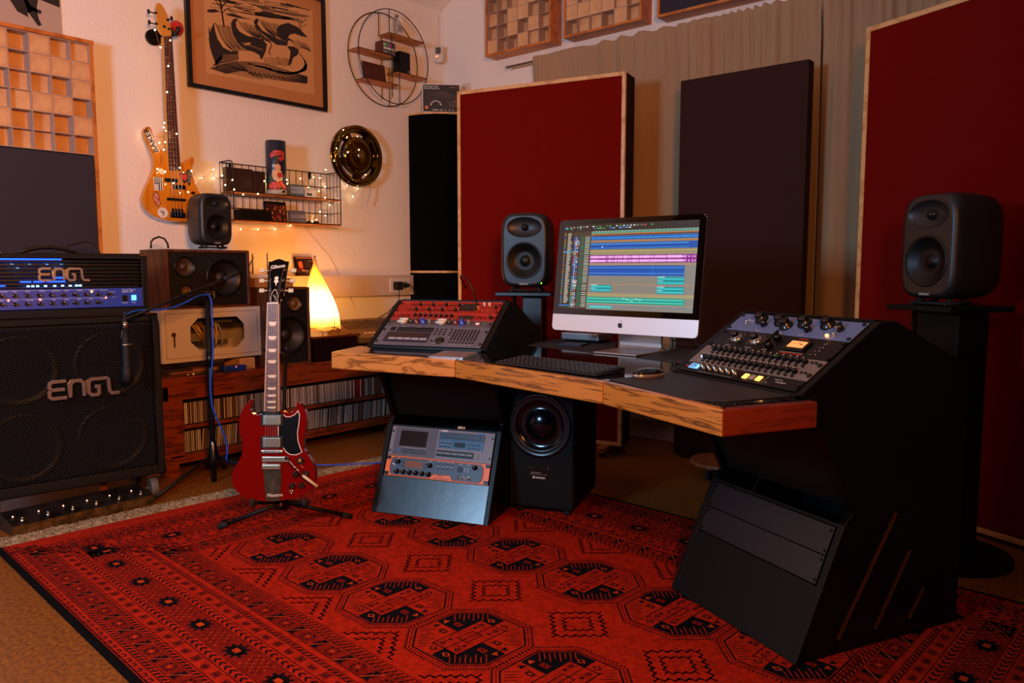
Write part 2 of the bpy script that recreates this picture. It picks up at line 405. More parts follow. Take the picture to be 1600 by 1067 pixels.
def gul(x, y):
    for a, b_ in zip(octa(x, y, .176, .086), octa(x, y, .176, .086)[1:]+octa(x, y, .176, .086)[:1]):
        n = 13
        for i in range(n):
            t = (i+.5)/n; px, py = a[0]+(b_[0]-a[0])*t, a[1]+(b_[1]-a[1])*t; P.rect(px-.0035, py-.0035, px+.0035, py+.0035, RN, 7)
    P.line(octa(x, y, .165, .081), .0028, RD, 7, True); P.line(octa(x, y, .154, .077), .0055, RN, 7, True)
    h, k = .148, .074
    for sx, sy in ((1, -1), (-1, 1), (1, 1), (-1, -1)):
        nav = sx*sy < 0
        P.poly([(x, y), (x+sx*h, y), (x+sx*h, y+sy*k), (x+sx*k, y+sy*h), (x, y+sy*h)], RN if nav else 'b8280f', 8)
        for i in range(8):                                            # slanting strokes near the cut corner
            t = i/7; ax, ay = x+sx*(h-.006-(h-k)*t*.98), y+sy*(k+(h-k)*t*.98-.004)
            L = .028 if i % 2 else .042
            P.line([(ax, ay), (ax-sx*L*.75, ay-sy*L*.75)], .0032, RB if nav else RN, 9)
        cx, cy = x+sx*.085, y+sy*.030                                  # rosette boxes
        P.rect(cx-.015, cy-.010, cx+.015, cy+.010, RM if nav else RD, 9); P.rect(cx-.005, cy-.003, cx+.005, cy+.003, RN if nav else RO, 10)
        cx, cy = x+sx*.028, y+sy*.118
        P.poly([(cx-.016, cy), (cx, cy-.012), (cx+.016, cy), (cx, cy+.012)], RO if nav else RN, 9); P.poly([(cx-.009, cy), (cx, cy-.007), (cx+.009, cy), (cx, cy+.007)], RN if nav else RB, 10)
        P.poly([(x+sx*.12, y+sy*.006), (x+sx*.14, y+sy*.02), (x+sx*.12, y+sy*.03)], RO if nav else RN, 9)
    P.rect(x-.052, y-.098, x+.052, y+.098, 'b0240f', 11); P.line([(x-.052, y-.098), (x+.052, y-.098), (x+.052, y+.098), (x-.052, y+.098)], .004, RN, 12, True)
    P.line([(x-.052, y), (x-.14, y)], .004, RN, 12); P.line([(x+.052, y), (x+.14, y)], .004, RN, 12)
    P.line([(x, y-.14), (x, y+.14)], .0035, RN, 12); P.line([(x-.02, y-.03), (x+.02, y-.03), (x+.02, y+.03), (x-.02, y+.03)], .0045, RD, 12, True)
    for sx in (-1, 1):
        for sy in (-1, 1):
            P.circ(x+sx*.030, y+sy*.078, .0085, RN, 13, 8); P.circ(x+sx*.030, y+sy*.078, .0035, RB, 14, 6)
            P.circ(x+sx*.030, y+sy*.050, .006, RN, 13, 8); P.line([(x+sx*.018, y+sy*.062), (x+sx*.04, y+sy*.064)], .0025, RD, 13)
def hooks(x, y):
    for R_, n, w in ((.118, 6, .0056), (.066, 4, .005)):
        cs = [(x+R_, y), (x, y+R_), (x-R_, y), (x, y-R_)]
        for i in range(4):
            a = cs[i]; b_ = cs[(i+1) % 4]; dx, dy = (b_[0]-a[0])/n, (b_[1]-a[1])/n
            for j in range(n):
                px, py = a[0]+dx*j, a[1]+dy*j
                pts = [(px, py), (px+dx, py), (px+dx, py+dy)] if i % 2 == 0 else [(px, py), (px, py+dy), (px+dx, py+dy)]
                mx, my = pts[1]; ox, oy = (mx-x)/R_*.014, (my-y)/R_*.014
                pts2 = [pts[0], pts[1], (mx+ox, my+oy)]
                for l_ in (pts, pts2):
                    if all(clipp(*p_) for p_ in l_): P.line(l_, w, RN, 7)
for kx in range(6):
    for vy in (.768, 1.345):
        gul(.80+.356*kx, vy)
for kx in range(7):
    for vy in (FV0+.012, 1.056, FV1-.012):
        hooks(.622+.356*kx, vy)
P.build('pattern', RUGM, rug, dz=.00012, z=.0093)
fr = MB()
for i in range(1500):
    y = random.uniform(0, RV); L = random.uniform(.10, .14); a = random.uniform(-1.1, 1.1); z = random.uniform(.002, .007)
    fr.tube([(.0, y, .006), (-L*.45, y+a*.03, z+.004), (-L, y+a*.06+random.uniform(-.015, .015), z)], .0026, 4, 0, False)
fo = part('fringe', fr, mat('undyed_fringe_yarn', 'b89c78', .95, spec=.05, noise=.35, nscale=60, c2='7c6448'), rug, label='undyed knotted fringe along the left end'); tag(fo, kind='stuff')
part('end_band', MB().box(-.030, 0, .0005, 0, RV, .007), mat('woven_end', 'a08a6a', .95, spec=.05), rug)

# ------------------------------------------------------------------ wall diffusers
def diffuser(M, w, ncols, nrows, depth, seed, label, group, top_extra=0, panel_h=0., blocks=True):
    """local: x right, y up, z out of the wall; origin bottom-left"""
    t = thing('wood_diffuser', label, 'acoustic panel', M=M, group=group)
    c = (w-.03)/ncols; h = nrows*c+.03+panel_h; f = .016
    part('side_board', MB().box(0, 0, 0, f, h, depth), PINE, t, .0015); part('side_board', MB().box(w-f, 0, 0, w, h, depth), PINE, t, .0015)
    part('bottom_board', MB().box(f, 0, 0, w-f, f, depth), PINE, t, .0015); part('top_board', MB().box(-.004, h-f+.004, 0, w+.004, h+.006, depth+.004), PINE, t, .0015)
    if panel_h:
        part('fabric_panel', MB().box(f+.003, f, depth-.03, w-f-.003, panel_h+.008, depth-.008), FABSLATE, t, .004)
    y0 = .015+panel_h
    part('back_board', MB().box(f, f, .002, w-f, h-f, .012), BIRCHG, t)
    if not blocks: return t
    g = MB()
    for i in range(ncols+1): x = .015+i*c; g.box(x-.0018, y0, .012, x+.0018, h-.015, depth-.008)
    for j in range(nrows+1): y = y0+j*c; g.box(.015, y-.0018, .012, w-.015, y+.0018, depth-.0085)
    part('grid_strips', g, BIRCHG, t)
    rnd = random.Random(seed); bm_ = {}
    for j in range(nrows):
        for i in range(ncols):
            d = rnd.choice((.0, .0, .02, .045, .07))
            if d not in bm_: bm_[d] = MB().box(-c/2+.002, -c/2+.002, 0, c/2-.002, c/2-.002, max(.01, depth-.022-d)).mesh('block', [BIRCH], .001, 1)
            link('block', bm_[d], t, (.015+(i+.5)*c, y0+(j+.5)*c, .012))
    return t
# back wall: plane faces -y ; ex=+x, out=-y
def MBK(x, z, y=WY): return frame((x, y-.001, z), (1, 0, 0), (0, -1, 0))
def MLF(y, z, x=WX): return frame((x+.001, y, z), (0, 1, 0), (1, 0, 0))
diffuser(MBK(-3.832, 2.612), .592, 6, 6, .125, 3, 'square wooden block diffuser nearest the room corner, above the curtain rod', 'wooden diffusers high on the curtain wall')
diffuser(MBK(-3.135, 2.612), .592, 6, 6, .125, 5, 'square wooden block diffuser in the middle of the row above the curtain', 'wooden diffusers high on the curtain wall')
diffuser(MBK(-2.435, 2.600), .64, 6, 6, .125, 9, 'wooden frame with dark fabric face, rightmost above the curtain', 'wooden diffusers high on the curtain wall', panel_h=.55, blocks=False)
diffuser(MLF(1.125, 1.06), .588, 6, 6, .10, 11, 'tall wooden diffuser with block grid over a slate fabric panel, behind the amplifier', None, panel_h=.615)

# poster over the diffuser
pm = MLF(1.0, 2.262)
t = thing('poster', 'cropped black and white dance poster above the left wall diffuser', 'poster', M=pm)
part('paper', MB().box(0, 0, 0, .605, .75, .003), mat('poster_paper', 'b09a8c', .6), t)
P = Paint(); pc = '1c1416'
P.poly([(.0,.33),(.10,.33),(.315,.262),(.395,.235),(.405,.19),(.445,.175),(.46,.19),(.60,.165),(.60,.74),(0,.74)], pc, 1)
P.poly([(.25,.35),(.405,.1),(.455,.082),(.45,.1),(.475,.118),(.51,.11),(.515,.128),(.468,.14),(.372,.3)], pc, 1)
P.poly([(.41,.24),(.455,.105),(.495,.05),(.512,.058),(.50,.085),(.492,.13),(.505,.2),(.49,.235)], pc, 1)
P.text('Niedersächsischer Schwerin, Tage, Abend in Westernau', .262, .016, .017, '3a2c2a', 1)
P.build('printed_figure', PAINT, t, z=.0032)

# framed woodcut
t = thing('framed_picture', 'black framed woodcut of rolling fields with a tan mount, hung beside the bass', 'picture', M=MLF(2.262, 2.148))
fw, fh = .962, .735
fb = MB().box(0, 0, 0, fw, .024, .028).box(0, fh-.024, 0, fw, fh, .028).box(0, .024, 0, .024, fh-.024, .028).box(fw-.024, .024, 0, fw, fh-.024, .028)
part('picture_frame', fb, mat('black_lacquer', '0c0908', .3), t, .002)
part('mount', MB().box(.024, .024, .001, fw-.024, fh-.024, .010), mat('tan_mount', 'b87c46', .7), t)
P = Paint(); ink, pap = '241614', 'c8935c'
P.rect(.115, .10, .87, .64, pap, 0); x0, x1, y0, y1 = .135, .848, .112, .635
def cl(p): return (min(x1, max(x0, p[0])), min(y1, max(y0, p[1])))
def pq(cx, cy): p = wx(220+cx/5, cy/5, WX+.012); return cl((p.y-2.262, p.z-2.148))
def ink_poly(pts, l=3, c=None): P.poly([pq(*q) for q in pts], c or ink, l)
def ink_line(pts, w=.004, l=4, c=None):
    q = [pq(*v) for v in pts]; r = [q[0]]
    for u_, v_ in zip(q, q[1:]): r += [(u_[0]*.7+v_[0]*.3, u_[1]*.7+v_[1]*.3), (u_[0]*.3+v_[0]*.7, u_[1]*.3+v_[1]*.7)]
    P.line(r+[q[-1]], w, c or ink, l)
rnd = random.Random(4)
for k in range(60):                                                   # slanting sky strokes
    xx = 530+rnd.random()*640; yy = -60+(xx-530)*.13+rnd.random()*130; L = 40+rnd.random()*170
    ink_line([(xx, yy), (xx+L, yy+L*.20)], .002+.004*rnd.random(), 1)
ink_poly([(880,95),(960,90),(1080,115),(1200,150),(1150,155),(1000,140),(900,120)], 1); ink_poly([(515,75),(575,70),(625,90),(560,100),(515,92)], 1)
ink_poly([(655,108),(720,105),(800,135),(880,155),(760,140),(680,120)], 1)
ink_line([(600,-20),(625,20),(630,80),(640,140),(650,205)], .010, 5); ink_line([(628,70),(600,30),(580,0)], .005, 5); ink_line([(632,60),(660,20),(690,0)], .006, 5); ink_line([(640,100),(665,70),(700,62)], .0045, 5)
ink_line([(1250,235),(1245,190),(1220,150)], .005, 5); ink_line([(1246,190),(1290,150)], .004, 5); ink_line([(1248,205),(1300,195)], .003, 5)
def comb(A, B, n, D, w=.0032):
    for k in range(n):
        t_ = k/(n-1); sx_, sy_ = A[0]+(B[0]-A[0])*t_, A[1]+(B[1]-A[1])*t_; j = rnd.random()*14
        ink_line([(sx_, sy_+j), (sx_+D[0]*.15, sy_+D[1]*.35), (sx_+D[0]*.45, sy_+D[1]*.72), (sx_+D[0], sy_+D[1]+j)], w*(.6+.8*rnd.random()), 2)
comb((600,190), (720,200), 14, (110,190)); comb((760,155), (905,200), 16, (120,120)); comb((930,150), (1080,190), 18, (120,130)); comb((530,210), (560,300), 7, (40,230), .004); comb((1170,300), (1290,330), 10, (70,70)); comb((960,440), (1150,450), 16, (20,60), .004); comb((610,465), (760,430), 12, (-10,50), .004)
ink_poly([(530,300),(548,225),(572,178),(580,240),(600,305),(645,372),(705,402),(770,392),(755,405),(700,420),(672,455),(610,468),(592,515),(562,440),(540,370)])
ink_line([(575,182),(592,190),(610,250),(650,330),(700,385),(735,398)], .005)
ink_poly([(702,185),(722,148),(762,143),(742,178),(748,215),(775,250),(835,282),(905,292),(955,312),(985,345),(975,400),(955,445),(940,470),(925,430),(880,405),(822,390),(760,340),(720,270)])
ink_line([(735,180),(742,220),(790,270),(860,300),(930,305),(1000,318),(1028,355),(1005,385),(1000,410),(1015,425)], .006)
ink_poly([(880,170),(900,145),(922,150),(912,190),(950,240),(1012,270),(1062,300),(1150,330),(1142,358),(1062,350),(1020,320),(960,272),(905,225)])
ink_poly([(1060,235),(1085,195),(1150,178),(1232,215),(1305,292),(1262,285),(1200,262),(1165,270),(1145,300),(1152,330),(1102,312),(1068,280)])
ink_poly([(1140,360),(1200,365),(1235,390),(1225,430),(1190,450),(1175,500),(1150,510),(1165,440),(1170,400)]); ink_poly([(640,430),(760,405),(765,460),(700,485),(630,490),(560,520),(600,460)], 3)
for k in range(9): ink_line([(630+14*k,480),(650+14*k,425)], .0028, 6, pap)
for k in range(16):
    ink_line([(1225+4*k,400+5*k),(1270+2.3*k,450+5*k),(1290-k,520+3*k),(1210-6*k,572+k),(1080-8*k,560-2*k),(960-10*k,520-2*k)], .0035, 4)
for k in range(11): ink_line([(545+12*k,535+4*k),(680+14*k,492+5*k),(850,478+11*k),(1000,505+11*k),(1150,555+8*k),(1300,600+5*k)], .0045, 4)
for k in range(22): ink_line([(640+14*k,520+3*k),(655+14*k,565+3*k)], .0035, 5)
for k in range(12): ink_line([(850+36*k,560+6*k),(880+36*k,585+6*k)], .007, 5)
ink_poly([(800,340),(850,330),(860,345),(815,356)], 6, pap)
for k in range(14): ink_line([(790+12*k,330+4*k),(800+12*k,345+4*k)], .0022, 6, pap)
P.build('print', PAINT, t, z=.0108, dz=.00015)

# ------------------------------------------------------------------ bass guitar on the wall
BX = -4.28
def bass_pt(cx, cy): p = wx(200+cx/5.927, 180+cy/5.927, BX); return (p.y-2.13, p.z-1.36)
t = thing('bass_guitar', 'amber four-string bass with stickers, hanging on the stucco wall', 'bass guitar', M=frame((BX-.02, 2.13, 1.36), (0,1,0), (1,0,0)))
out = [(210,105),(225,140),(240,190),(265,250),(300,300),(335,335),(366,352),(478,430),(492,440),(530,435),(555,410),(585,385),(610,385),(622,410),(612,450),(592,500),(597,540),(615,600),(640,660),(668,720),(690,790),(692,860),(665,925),(600,968),(520,985),(430,985),(350,970),(270,945),(210,910),(165,860),(140,800),(140,740),(165,670),(200,600),(230,530),(245,470),(243,400),(225,340),(195,280),(165,210),(150,160),(160,120),(185,100)]
ol = [bass_pt(*q) for q in out]
def smooth2(pts, n=2):
    for _ in range(n):
        r = []
        for i in range(len(pts)):
            a, b_ = pts[i], pts[(i+1) % len(pts)]
            r += [(a[0]*.75+b_[0]*.25, a[1]*.75+b_[1]*.25), (a[0]*.25+b_[0]*.75, a[1]*.25+b_[1]*.75)]
        pts = r
    return pts
amber = wood('amber_lacquer', 'd8851c', 'c47012', 4, (14, 1, 1), .12, coat=.8)
ol = smooth2(ol, 1)
part('body', MB().prism(ol, -.02, .018, smooth=False), amber, t, .007, 3)
def bp(px, py, dx=0.): p = wx(px, py, BX+dx); return (p.y-2.13, p.z-1.36)
rosew = wood('rosewood', '5a2a1a', '38180f', 6, (20, 1, 1), .4)
nl, nr = bp(255.5, 57), bp(268, 57); el, er = bp(263.3, 266), bp(281, 267)
part('neck', MB().prism([nl, el, er, nr][::1], -.012, .022), mat('maple_neck', 'c88838', .3), t)
part('fretboard', MB().prism([nl, el, er, nr], .022, .028), rosew, t)
fr_ = MB(); dots = MB()
for i in range(21):
    q = (1-2**(-i/12))/(1-2**(-21/12)); a = [nl[k]+(el[k]-nl[k])*q for k in (0, 1)]; c = [nr[k]+(er[k]-nr[k])*q for k in (0, 1)]
    fr_.cyl((a[0], a[1], .0285), (c[0], c[1], .0285), .0012, n=6)
    if i in (3, 5, 7, 9, 12, 15, 17, 19):
        q2 = (1-2**(-(i-.5)/12))/(1-2**(-21/12)); cx, cy = (nl[0]+nr[0])/2*(1-q2)+(el[0]+er[0])/2*q2, nl[1]*(1-q2)+el[1]*q2
        dots.cyl((cx, cy, .028), (cx, cy, .0287), .003, n=8)
part('frets', fr_, STEEL, t); part('inlay_dots', dots, WHITEP, t)
hs = [bp(*q) for q in ((255.5,57),(246,43),(245,25),(244,8),(248,3),(255,8),(262,22),(267,38),(269,50),(268,57))]
part('headstock', MB().prism(smooth2(hs, 1), .0, .016), mat('headstock_amber', 'cf8a28', .25, coat=.5), t, .003)
for px, py, qx, qy in ((234,17,243,20), (235,34,244,37), (270,28,262,31), (270,45,264,45)):
    a = bp(px, py); c = bp(qx, qy)
    m = MB().cyl((a[0], a[1], .006), (c[0], c[1], .006), .0035, n=8).sphere((a[0], a[1], .006), .011, 8, sc=(.8, 1.3, .5))
    part('tuning_key', m, BLKPL, t)
    part('tuning_post', MB().cyl((c[0], c[1], .016), (c[0]+.0, c[1], .026), .006, n=10), BLKPL, t)
st = MB()
for i in range(4):
    a = [nl[k]+(nr[k]-nl[k])*(i+.7)/4.4 for k in (0, 1)]; c = bp(266.5+i*5.2, 290, 0); d = bp(267+i*5.3, 337)
    st.tube([(a[0], a[1], .032), (c[0], c[1], .034), (d[0], d[1], .032)], .0013, 5)
part('strings', st, STEEL, t)
def boxp(px0, py0, px1, py1): a = bp(px0, py0); c = bp(px1, py1); return a[0], min(a[1], c[1]), c[0], max(a[1], c[1])
for q in ((256.5,277.8,277.5,285.8), (270,288,289.5,296.8), (260,308.5,290,315)):
    x0_, y0_, x1_, y1_ = boxp(*q); part('pickup', MB().box(x0_, y0_, .018, x1_, y1_, .028), BLKPL, t, .004)
x0_, y0_, x1_, y1_ = boxp(265, 325.5, 289, 341); m = MB().box(x0_, y0_, .018, x1_, y0_+.03, .030)
for i in range(4): m.box(x0_+.006+i*.0175, y0_+.006, .03, x0_+.019+i*.0175, y1_, .034)
part('bridge', m, BLKPL, t, .001, 1)
for q in ((301,301.5),(299,327)): a = bp(*q); part('control_knob', MB().cyl((a[0], a[1], .018), (a[0], a[1], .032), .009, .008, 12), BLKPL, t)
stk = []
P = Paint()
a = bp(230, 205); c = bp(246, 238); dx, dy = c[0]-a[0], c[1]-a[1]; L = hypot(dx, dy); nx, ny = dy/L*.017, -dx/L*.017
P.poly([(a[0]-nx, a[1]-ny), (c[0]-nx, c[1]-ny), (c[0]+nx, c[1]+ny), (a[0]+nx, a[1]+ny)], 'e8e0d8', 1)
an = atan2(-dy, -dx); P.text('BAKER', c[0]-nx*.62, c[1]-ny*.62, .040, '101010', 3, .02, an, 1.15)
P.build('sticker', PAINT, t, z=.0183); P = Paint()
a0 = bp(240, 276.2); a1 = bp(255, 298); xs, ys, xe, ye = a0[0], a1[1], a1[0], a0[1]
P.rect(xs, ys, xe, ye, 'e8e4de', 1)
for i in range(4): w_ = (xe-xs)/9; P.rect(xs+w_*(2*i+1) if i > 1 else xs+w_*(2*i+1), ys if i > 1 else ys+(ye-ys)*.45, xs+w_*(2*i+2), ye, '14121a', 2)
for i in range(9): P.rect(xs+.004+(i % 3)*.010, ys+.006+(i//3)*.014, xs+.008+(i % 3)*.010, ys+.013+(i//3)*.014, '14121a', 2)
P.build('sticker', PAINT, t, z=.0183); P = Paint()
P.poly([bp(*q) for q in ((280,272),(283,268),(287,271),(291,268),(294,264),(298,266),(299,276),(298,288),(295,291),(293,284),(288,287),(284,281))], '2c2428', 1)
P.poly([bp(*q) for q in ((281.5,273),(285,271.5),(288,273),(291,270),(293,277),(291,282),(287,281.5),(284,278))], 'c83828', 3)
for i in range(5): P.line([bp(294.2, 270+i*3.4), bp(297.6, 271+i*3.4)], .004, 'b8b0ac', 3)
P.build('sticker', PAINT, t, z=.0183); P = Paint()
P.poly([bp(*q) for q in ((240,303),(244,300),(248,304),(249,312),(251,318),(247,323),(243,317),(239,309))], 'd89080', 1)
P.line([bp(*q) for q in ((240,303),(244,300),(248,304),(249,312),(251,318),(247,323),(243,317),(239,309))], .0035, '3a2020', 2, True); P.line([bp(241,306), bp(247,311), bp(245,318)], .006, 'c84838', 2)
P.build('sticker', PAINT, t, z=.0183); P = Paint()
a = bp(254.6, 332.3); P.circ(a[0], a[1], .029, 'e8e2da', 1, 20)
for i in range(3):
    q = i*2*pi/3+.5; pts = []
    for j in range(12): r_ = .002+.0105*j/11*1.3 if j < 8 else .0145-.0012*(j-8)*2; th = q+.33*j; pts.append((a[0]+.011*cos(q)*(j/11)+.0075*sin(th*1.3)*(1-abs(j-6)/9), a[1]+.011*sin(q)*(j/11)*1.4+.0075*cos(th*1.3)*(1-abs(j-6)/9)))
    P.line(pts, .003, '15131c', 2)
P.build('sticker', PAINT, t, z=.0183); P = Paint()
a = bp(252.5, 236.2); P.poly([bp(*q) for q in ((247,264),(252,263),(257,266),(259,270),(254,273),(248,270))], 'efe2bc', 1)
P.build('sticker', PAINT, t, z=.0183); P = Paint()
a = bp(251.6, 243); P.text('Warwick', a[0], a[1], .012, '402008', 2, 0, -pi/2)
P.build('maker_lettering', PAINT, t, z=.0183)
for (px, py, rr, mm, nm, lb) in ((241, 58, .043, BLKPL, 'wall_hanger', 'black round wall hanger behind the bass neck'), (277.5, 43, .0, None, '', '')):
    if mm: p = wx(px, py, WX+.02); o = MB().cyl((WX, p.y, p.z), (WX+.02, p.y, p.z), rr, n=24).tube([(WX+.02, p.y, p.z), (BX-.03, 2.085, 2.41), (BX, 2.085, 2.425)], .008).tube([(BX-.02, 2.085, 2.41), (BX-.02, 2.16, 2.41), (BX+.02, 2.16, 2.43)], .009); solo(nm, o, mm, lb, 'hanger')
p = wx(277, 43, WX+.06)
o = MB().sphere((WX+.05, p.y, p.z), .040, 16, sc=(.9, 1, 1)).cyl((WX+.0, p.y, p.z), (WX+.03, p.y, p.z), .02, n=12)
t = solo('red_ball_hook', o, mat('red_rubber', 'c02818', .35), 'red ball with a black neck beside the bass headstock', 'wall ornament')
part('neck', MB().tube([(WX+.085, p.y-.01, p.z-.01), (WX+.11, p.y-.03, p.z-.05), (WX+.08, p.y-.05, p.z-.055)], [.012, .010, .014], 10), BLKPL, t)

# ------------------------------------------------------------------ string lights
BULB = mat('warm_bulb', 'ffd9a0', emit=60)
px_b = [(242,47),(251,74),(266,63),(263,103),(261,144),(257,192),(256,199),(259,204),(276,209),(229,213),(249,223),(258,222),(256,234),(246,264),(258,268),(281,262),(299,267),(271,286),(294,300),(315,278),(333,265),(334,278),(347,274),(363,281),(352,289),(359,263),(366,296),(380,304),(390,305),(403,303),(413,283),(418,285),(448,281),(449,287),(428,290),(469,279),(482,293),(490,277),(500,278),(509,265),(508,292),(498,299),(508,309),(515,320),(500,331),(508,337),(494,343),(488,346),(474,350),(454,352),(430,358),(403,358),(376,358),(551,307),(530,313),(559,295),(571,273),(542,290),(522,251),(526,232),(543,238),(561,234),(542,214),(558,213),(536,203)]
t = thing('string_lights', 'string of tiny warm lights winding from the bass over the wire shelf to the reel', 'string lights', (0, 0, 0))
bm_ = MB().sphere((0,0,0), .0032, 8).mesh('bulb', [BULB]); prev = None; pts = []
for i, (px, py) in enumerate(px_b):
    X = BX+.045 if i < 19 and px > 240 and px < 300 else (WX+.185 if 337 < px < 512 and py < 350 and (i % 3 != 1) else (WX+.13 if 518 < px < 600 and py < 290 else WX+.03))
    p = wx(px, py, X); pts.append(p); link('bulb', bm_, t, p)
w = MB()
for a, c in zip(pts, pts[1:]):
    if (a-c).length < .45: mid = (a+c)/2+Vector((random.uniform(0, .01), 0, -.012)); w.tube([a+Vector((0,0,.004)), mid, c+Vector((0,0,.004))], .0007, 4, 0, False)
a = wx(474, 352, WX+.01); w.tube([a, wx(490, 372, WX+.01), wx(515, 400, WX+.01), wx(530, 430, WX+.012), wx(555, 480, WX+.01)], .001, 4)
part('wire', w, mat('copper_wire', 'b08050', .4, .6), t)

# ------------------------------------------------------------------ wire wall shelf and what stands on it
SX0, SX1 = WX+.012, WX+.16
ty, tz = wx(340, 258, SX0), 1.735
y0, y1 = 2.44, 3.215; zt, zm, zb = 1.738, 1.553, 1.388
t = thing('wire_wall_shelf', 'two-tier black wire basket shelf on the stucco wall under the picture', 'shelf', (0, 0, 0))
m = MB(); r = .0022
for i in range(17):
    y = y0+(y1-y0)*i/16; m.tube([(SX0, y, zb), (SX0, y, zt)], r, 5)
for z in (zt, 1.645, zm, 1.47, zb): m.tube([(SX0, y0, z), (SX0, y1, z)], .003, 5)
part('back_grid', m, BLACK, t)
for y in (y0, y1):
    m = MB(); m.tube([(SX0, y, zt), (SX1-.03, y, zt), (SX1-.008, y, zt-.008), (SX1, y, zt-.03), (SX1, y, zb)], .0035, 6)
    for z in (1.645, zm, 1.47, zb): m.tube([(SX0, y, z), (SX1, y, z)], .0025, 5)
    for i in range(1, 4): m.tube([(SX0+.037*i, y, zb), (SX0+.037*i, y, zt-.003)], .0018, 5)
    part('end_grid', m, BLACK, t)
for z, nm in ((zm, 'board'), (zb, 'board')):
    part(nm, MB().box(SX0, y0+.002, z-.005, SX1, y1-.002, z+.006), PINE, t, .001, 1); part('front_rail', MB().tube([(SX1, y0, z+.003), (SX1, y1, z+.003)], .003, 6), BLACK, t)
for y in (y0+.07, y1-.13): part('hook', MB().box(SX0-.01, y-.006, zt-.045, SX0+.002, y+.006, zt+.002), BLACK, t)
sz = zm+.0065
def onshelf(px): return wx(px, 300, -4.30).y
def YB(px, X): return wx(px, 310, X).y
# brown leather portfolio
y = YB(353, -4.32)
o = MB(); o.box(-.018, 0, 0, .018, .18, .145).box(-.012, .19, 0, .012, .268, .14)
solo('leather_wallet', o, mat('brown_leather', '30180f', .45, bump=.2), 'dark brown leather folder leaning on the wire shelf, top tier left end', 'folder', (-4.33, y, sz), bev=.004)
o = MB()
for i in range(5): o.tube([(-4.27, 2.755+.004*i, sz+.008), (-4.25+.01*i, 2.77, sz+.02), (-4.29, 2.80, sz+.006), (-4.25, 2.79-.006*i, sz+.006)], .004, 5)
solo('small_cable_coil', o, CABLEB, 'little coil of black cable left of the decorated tube', 'cable')
# decorated tube
ya, yb = YB(419, -4.30), YB(446.5, -4.30); rt = (yb-ya)/2*.97; yc = (ya+yb)/2; hz = 1.892-sz
t = thing('decorated_tube', 'tall dark blue cardboard tube with red banner and fruit print, on the shelf', 'tube', (-4.30, yc, sz))
part('tube_body', MB().cyl((0,0,.03), (0,0,hz), rt, n=32), mat('navy_card', '161a2e', .35), t, .001, 1)
part('base_cap', MB().cyl((0,0,0), (0,0,.03), rt+.0008, n=32), mat('pale_tin', 'b0a494', .35), t)
P = Paint()
P.poly([(-.045,.245),(-.02,.268),(.02,.27),(.05,.262),(.05,.232),(.02,.24),(-.01,.236),(-.038,.222)], 'cc3c30', 1)
P.text('DULCE', -.034, .243, .022, '2a1208', 2); P.circ(.022, .218, .013, 'c8282a', 2); P.circ(.038, .224, .010, 'd8382a', 2); P.poly([(-.02,.215),(.01,.232),(.015,.22)], '3a5a22', 2)
P.circ(-.002, .195, .016, '3a1a12', 2); P.circ(.002, .165, .019, 'd89a6a', 3, 14, .021); P.circ(-.022, .175, .010, 'a8b8b8', 3)
P.poly([(-.03,.15),(.02,.148),(.034,.12),(.03,.09),(.005,.072),(-.026,.09),(-.036,.12)], 'd8a878', 2)
P.circ(.014, .118, .017, 'b41e1c', 4); P.poly([(0,.098),(.022,.09),(.018,.104)], '9aa0a0', 4)
P.poly([(-.055,.13),(-.03,.10),(-.03,.07),(-.06,.06)], '2c4a2a', 1)
for x_, y_ in ((-.045,.05),(-.02,.045),(.005,.05),(.03,.055),(-.03,.062),(.018,.068),(.045,.045),(-.005,.062)): P.circ(x_, y_, .017, 'c02c20' if x_ > -.04 else 'd04428', 3, 10); P.circ(x_+.004, y_+.003, .006, 'e06a40', 4, 8)
P.poly([(.01,.035),(.03,.04),(.02,.055)], '3a6a2a', 5)
P.slice(.006)
def wrap(v): a = v[0]/rt-.45; r_ = rt+.0004+v[2]; return (r_*cos(a), r_*sin(a), v[1])
P.build('tube_print', PAINT, t, dz=.00012, warp=wrap)
ya, yb = YB(450.5, -4.30), YB(473, -4.30)
t = solo('small_gadget', MB().box(-.02, 0, 0, .02, yb-ya, .072), mat('grey_blue_case', '5a6876', .35), 'small grey-blue boxed gadget right of the decorated tube', 'gadget', (-4.30, ya, sz), bev=.008)
P = Paint(); P.rect(.006, .02, yb-ya-.006, .062, '8c98a4', 1); P.text('MINI', .012, .034, .02, '202830', 2); P.rect(.015,.010,.05,.014,'303a44',1)
P.build('face_print', PAINT, t, M=frame((.0205, 0, 0), (0,1,0), (1,0,0)))
ya, yb = YB(474.5, -4.30), YB(491, -4.30)
t = solo('white_cube_box', MB().box(-.02, 0, 0, .02, yb-ya, .052), WHITEP, 'small white box with two square sockets, top tier right end', 'box', (-4.30, ya, sz), bev=.002)
for k in (0, 1): part('socket', MB().box(.019, .014+k*.019, .012, .021, .028+k*.019, .028), BLACK, t)
sz2 = zb+.0065
ya, yb = YB(371, -4.30), YB(421.5, -4.30)
solo('black_accessory_box', MB().box(-.03, 0, 0, .03, yb-ya, .062), BLACK, 'long black box lying on the lower tier of the wire shelf', 'box', (-4.31, ya, sz2), bev=.003)
ya, yb = YB(416, -4.30), YB(449.5, -4.30)
t = solo('photo_book', MB().box(-.010, 0, 0, .004, yb-ya, .128), BLACK, 'book with orange figure photo cover leaning on the lower tier', 'book', M=TR(-4.31, ya, sz2) @ Matrix.Rotation(radians(-9), 4, 'Y'), bev=.001)
P = Paint(); w_ = yb-ya; P.rect(.008, .004, w_-.002, .110, '3a1a10', 1)
rnd = random.Random(2)
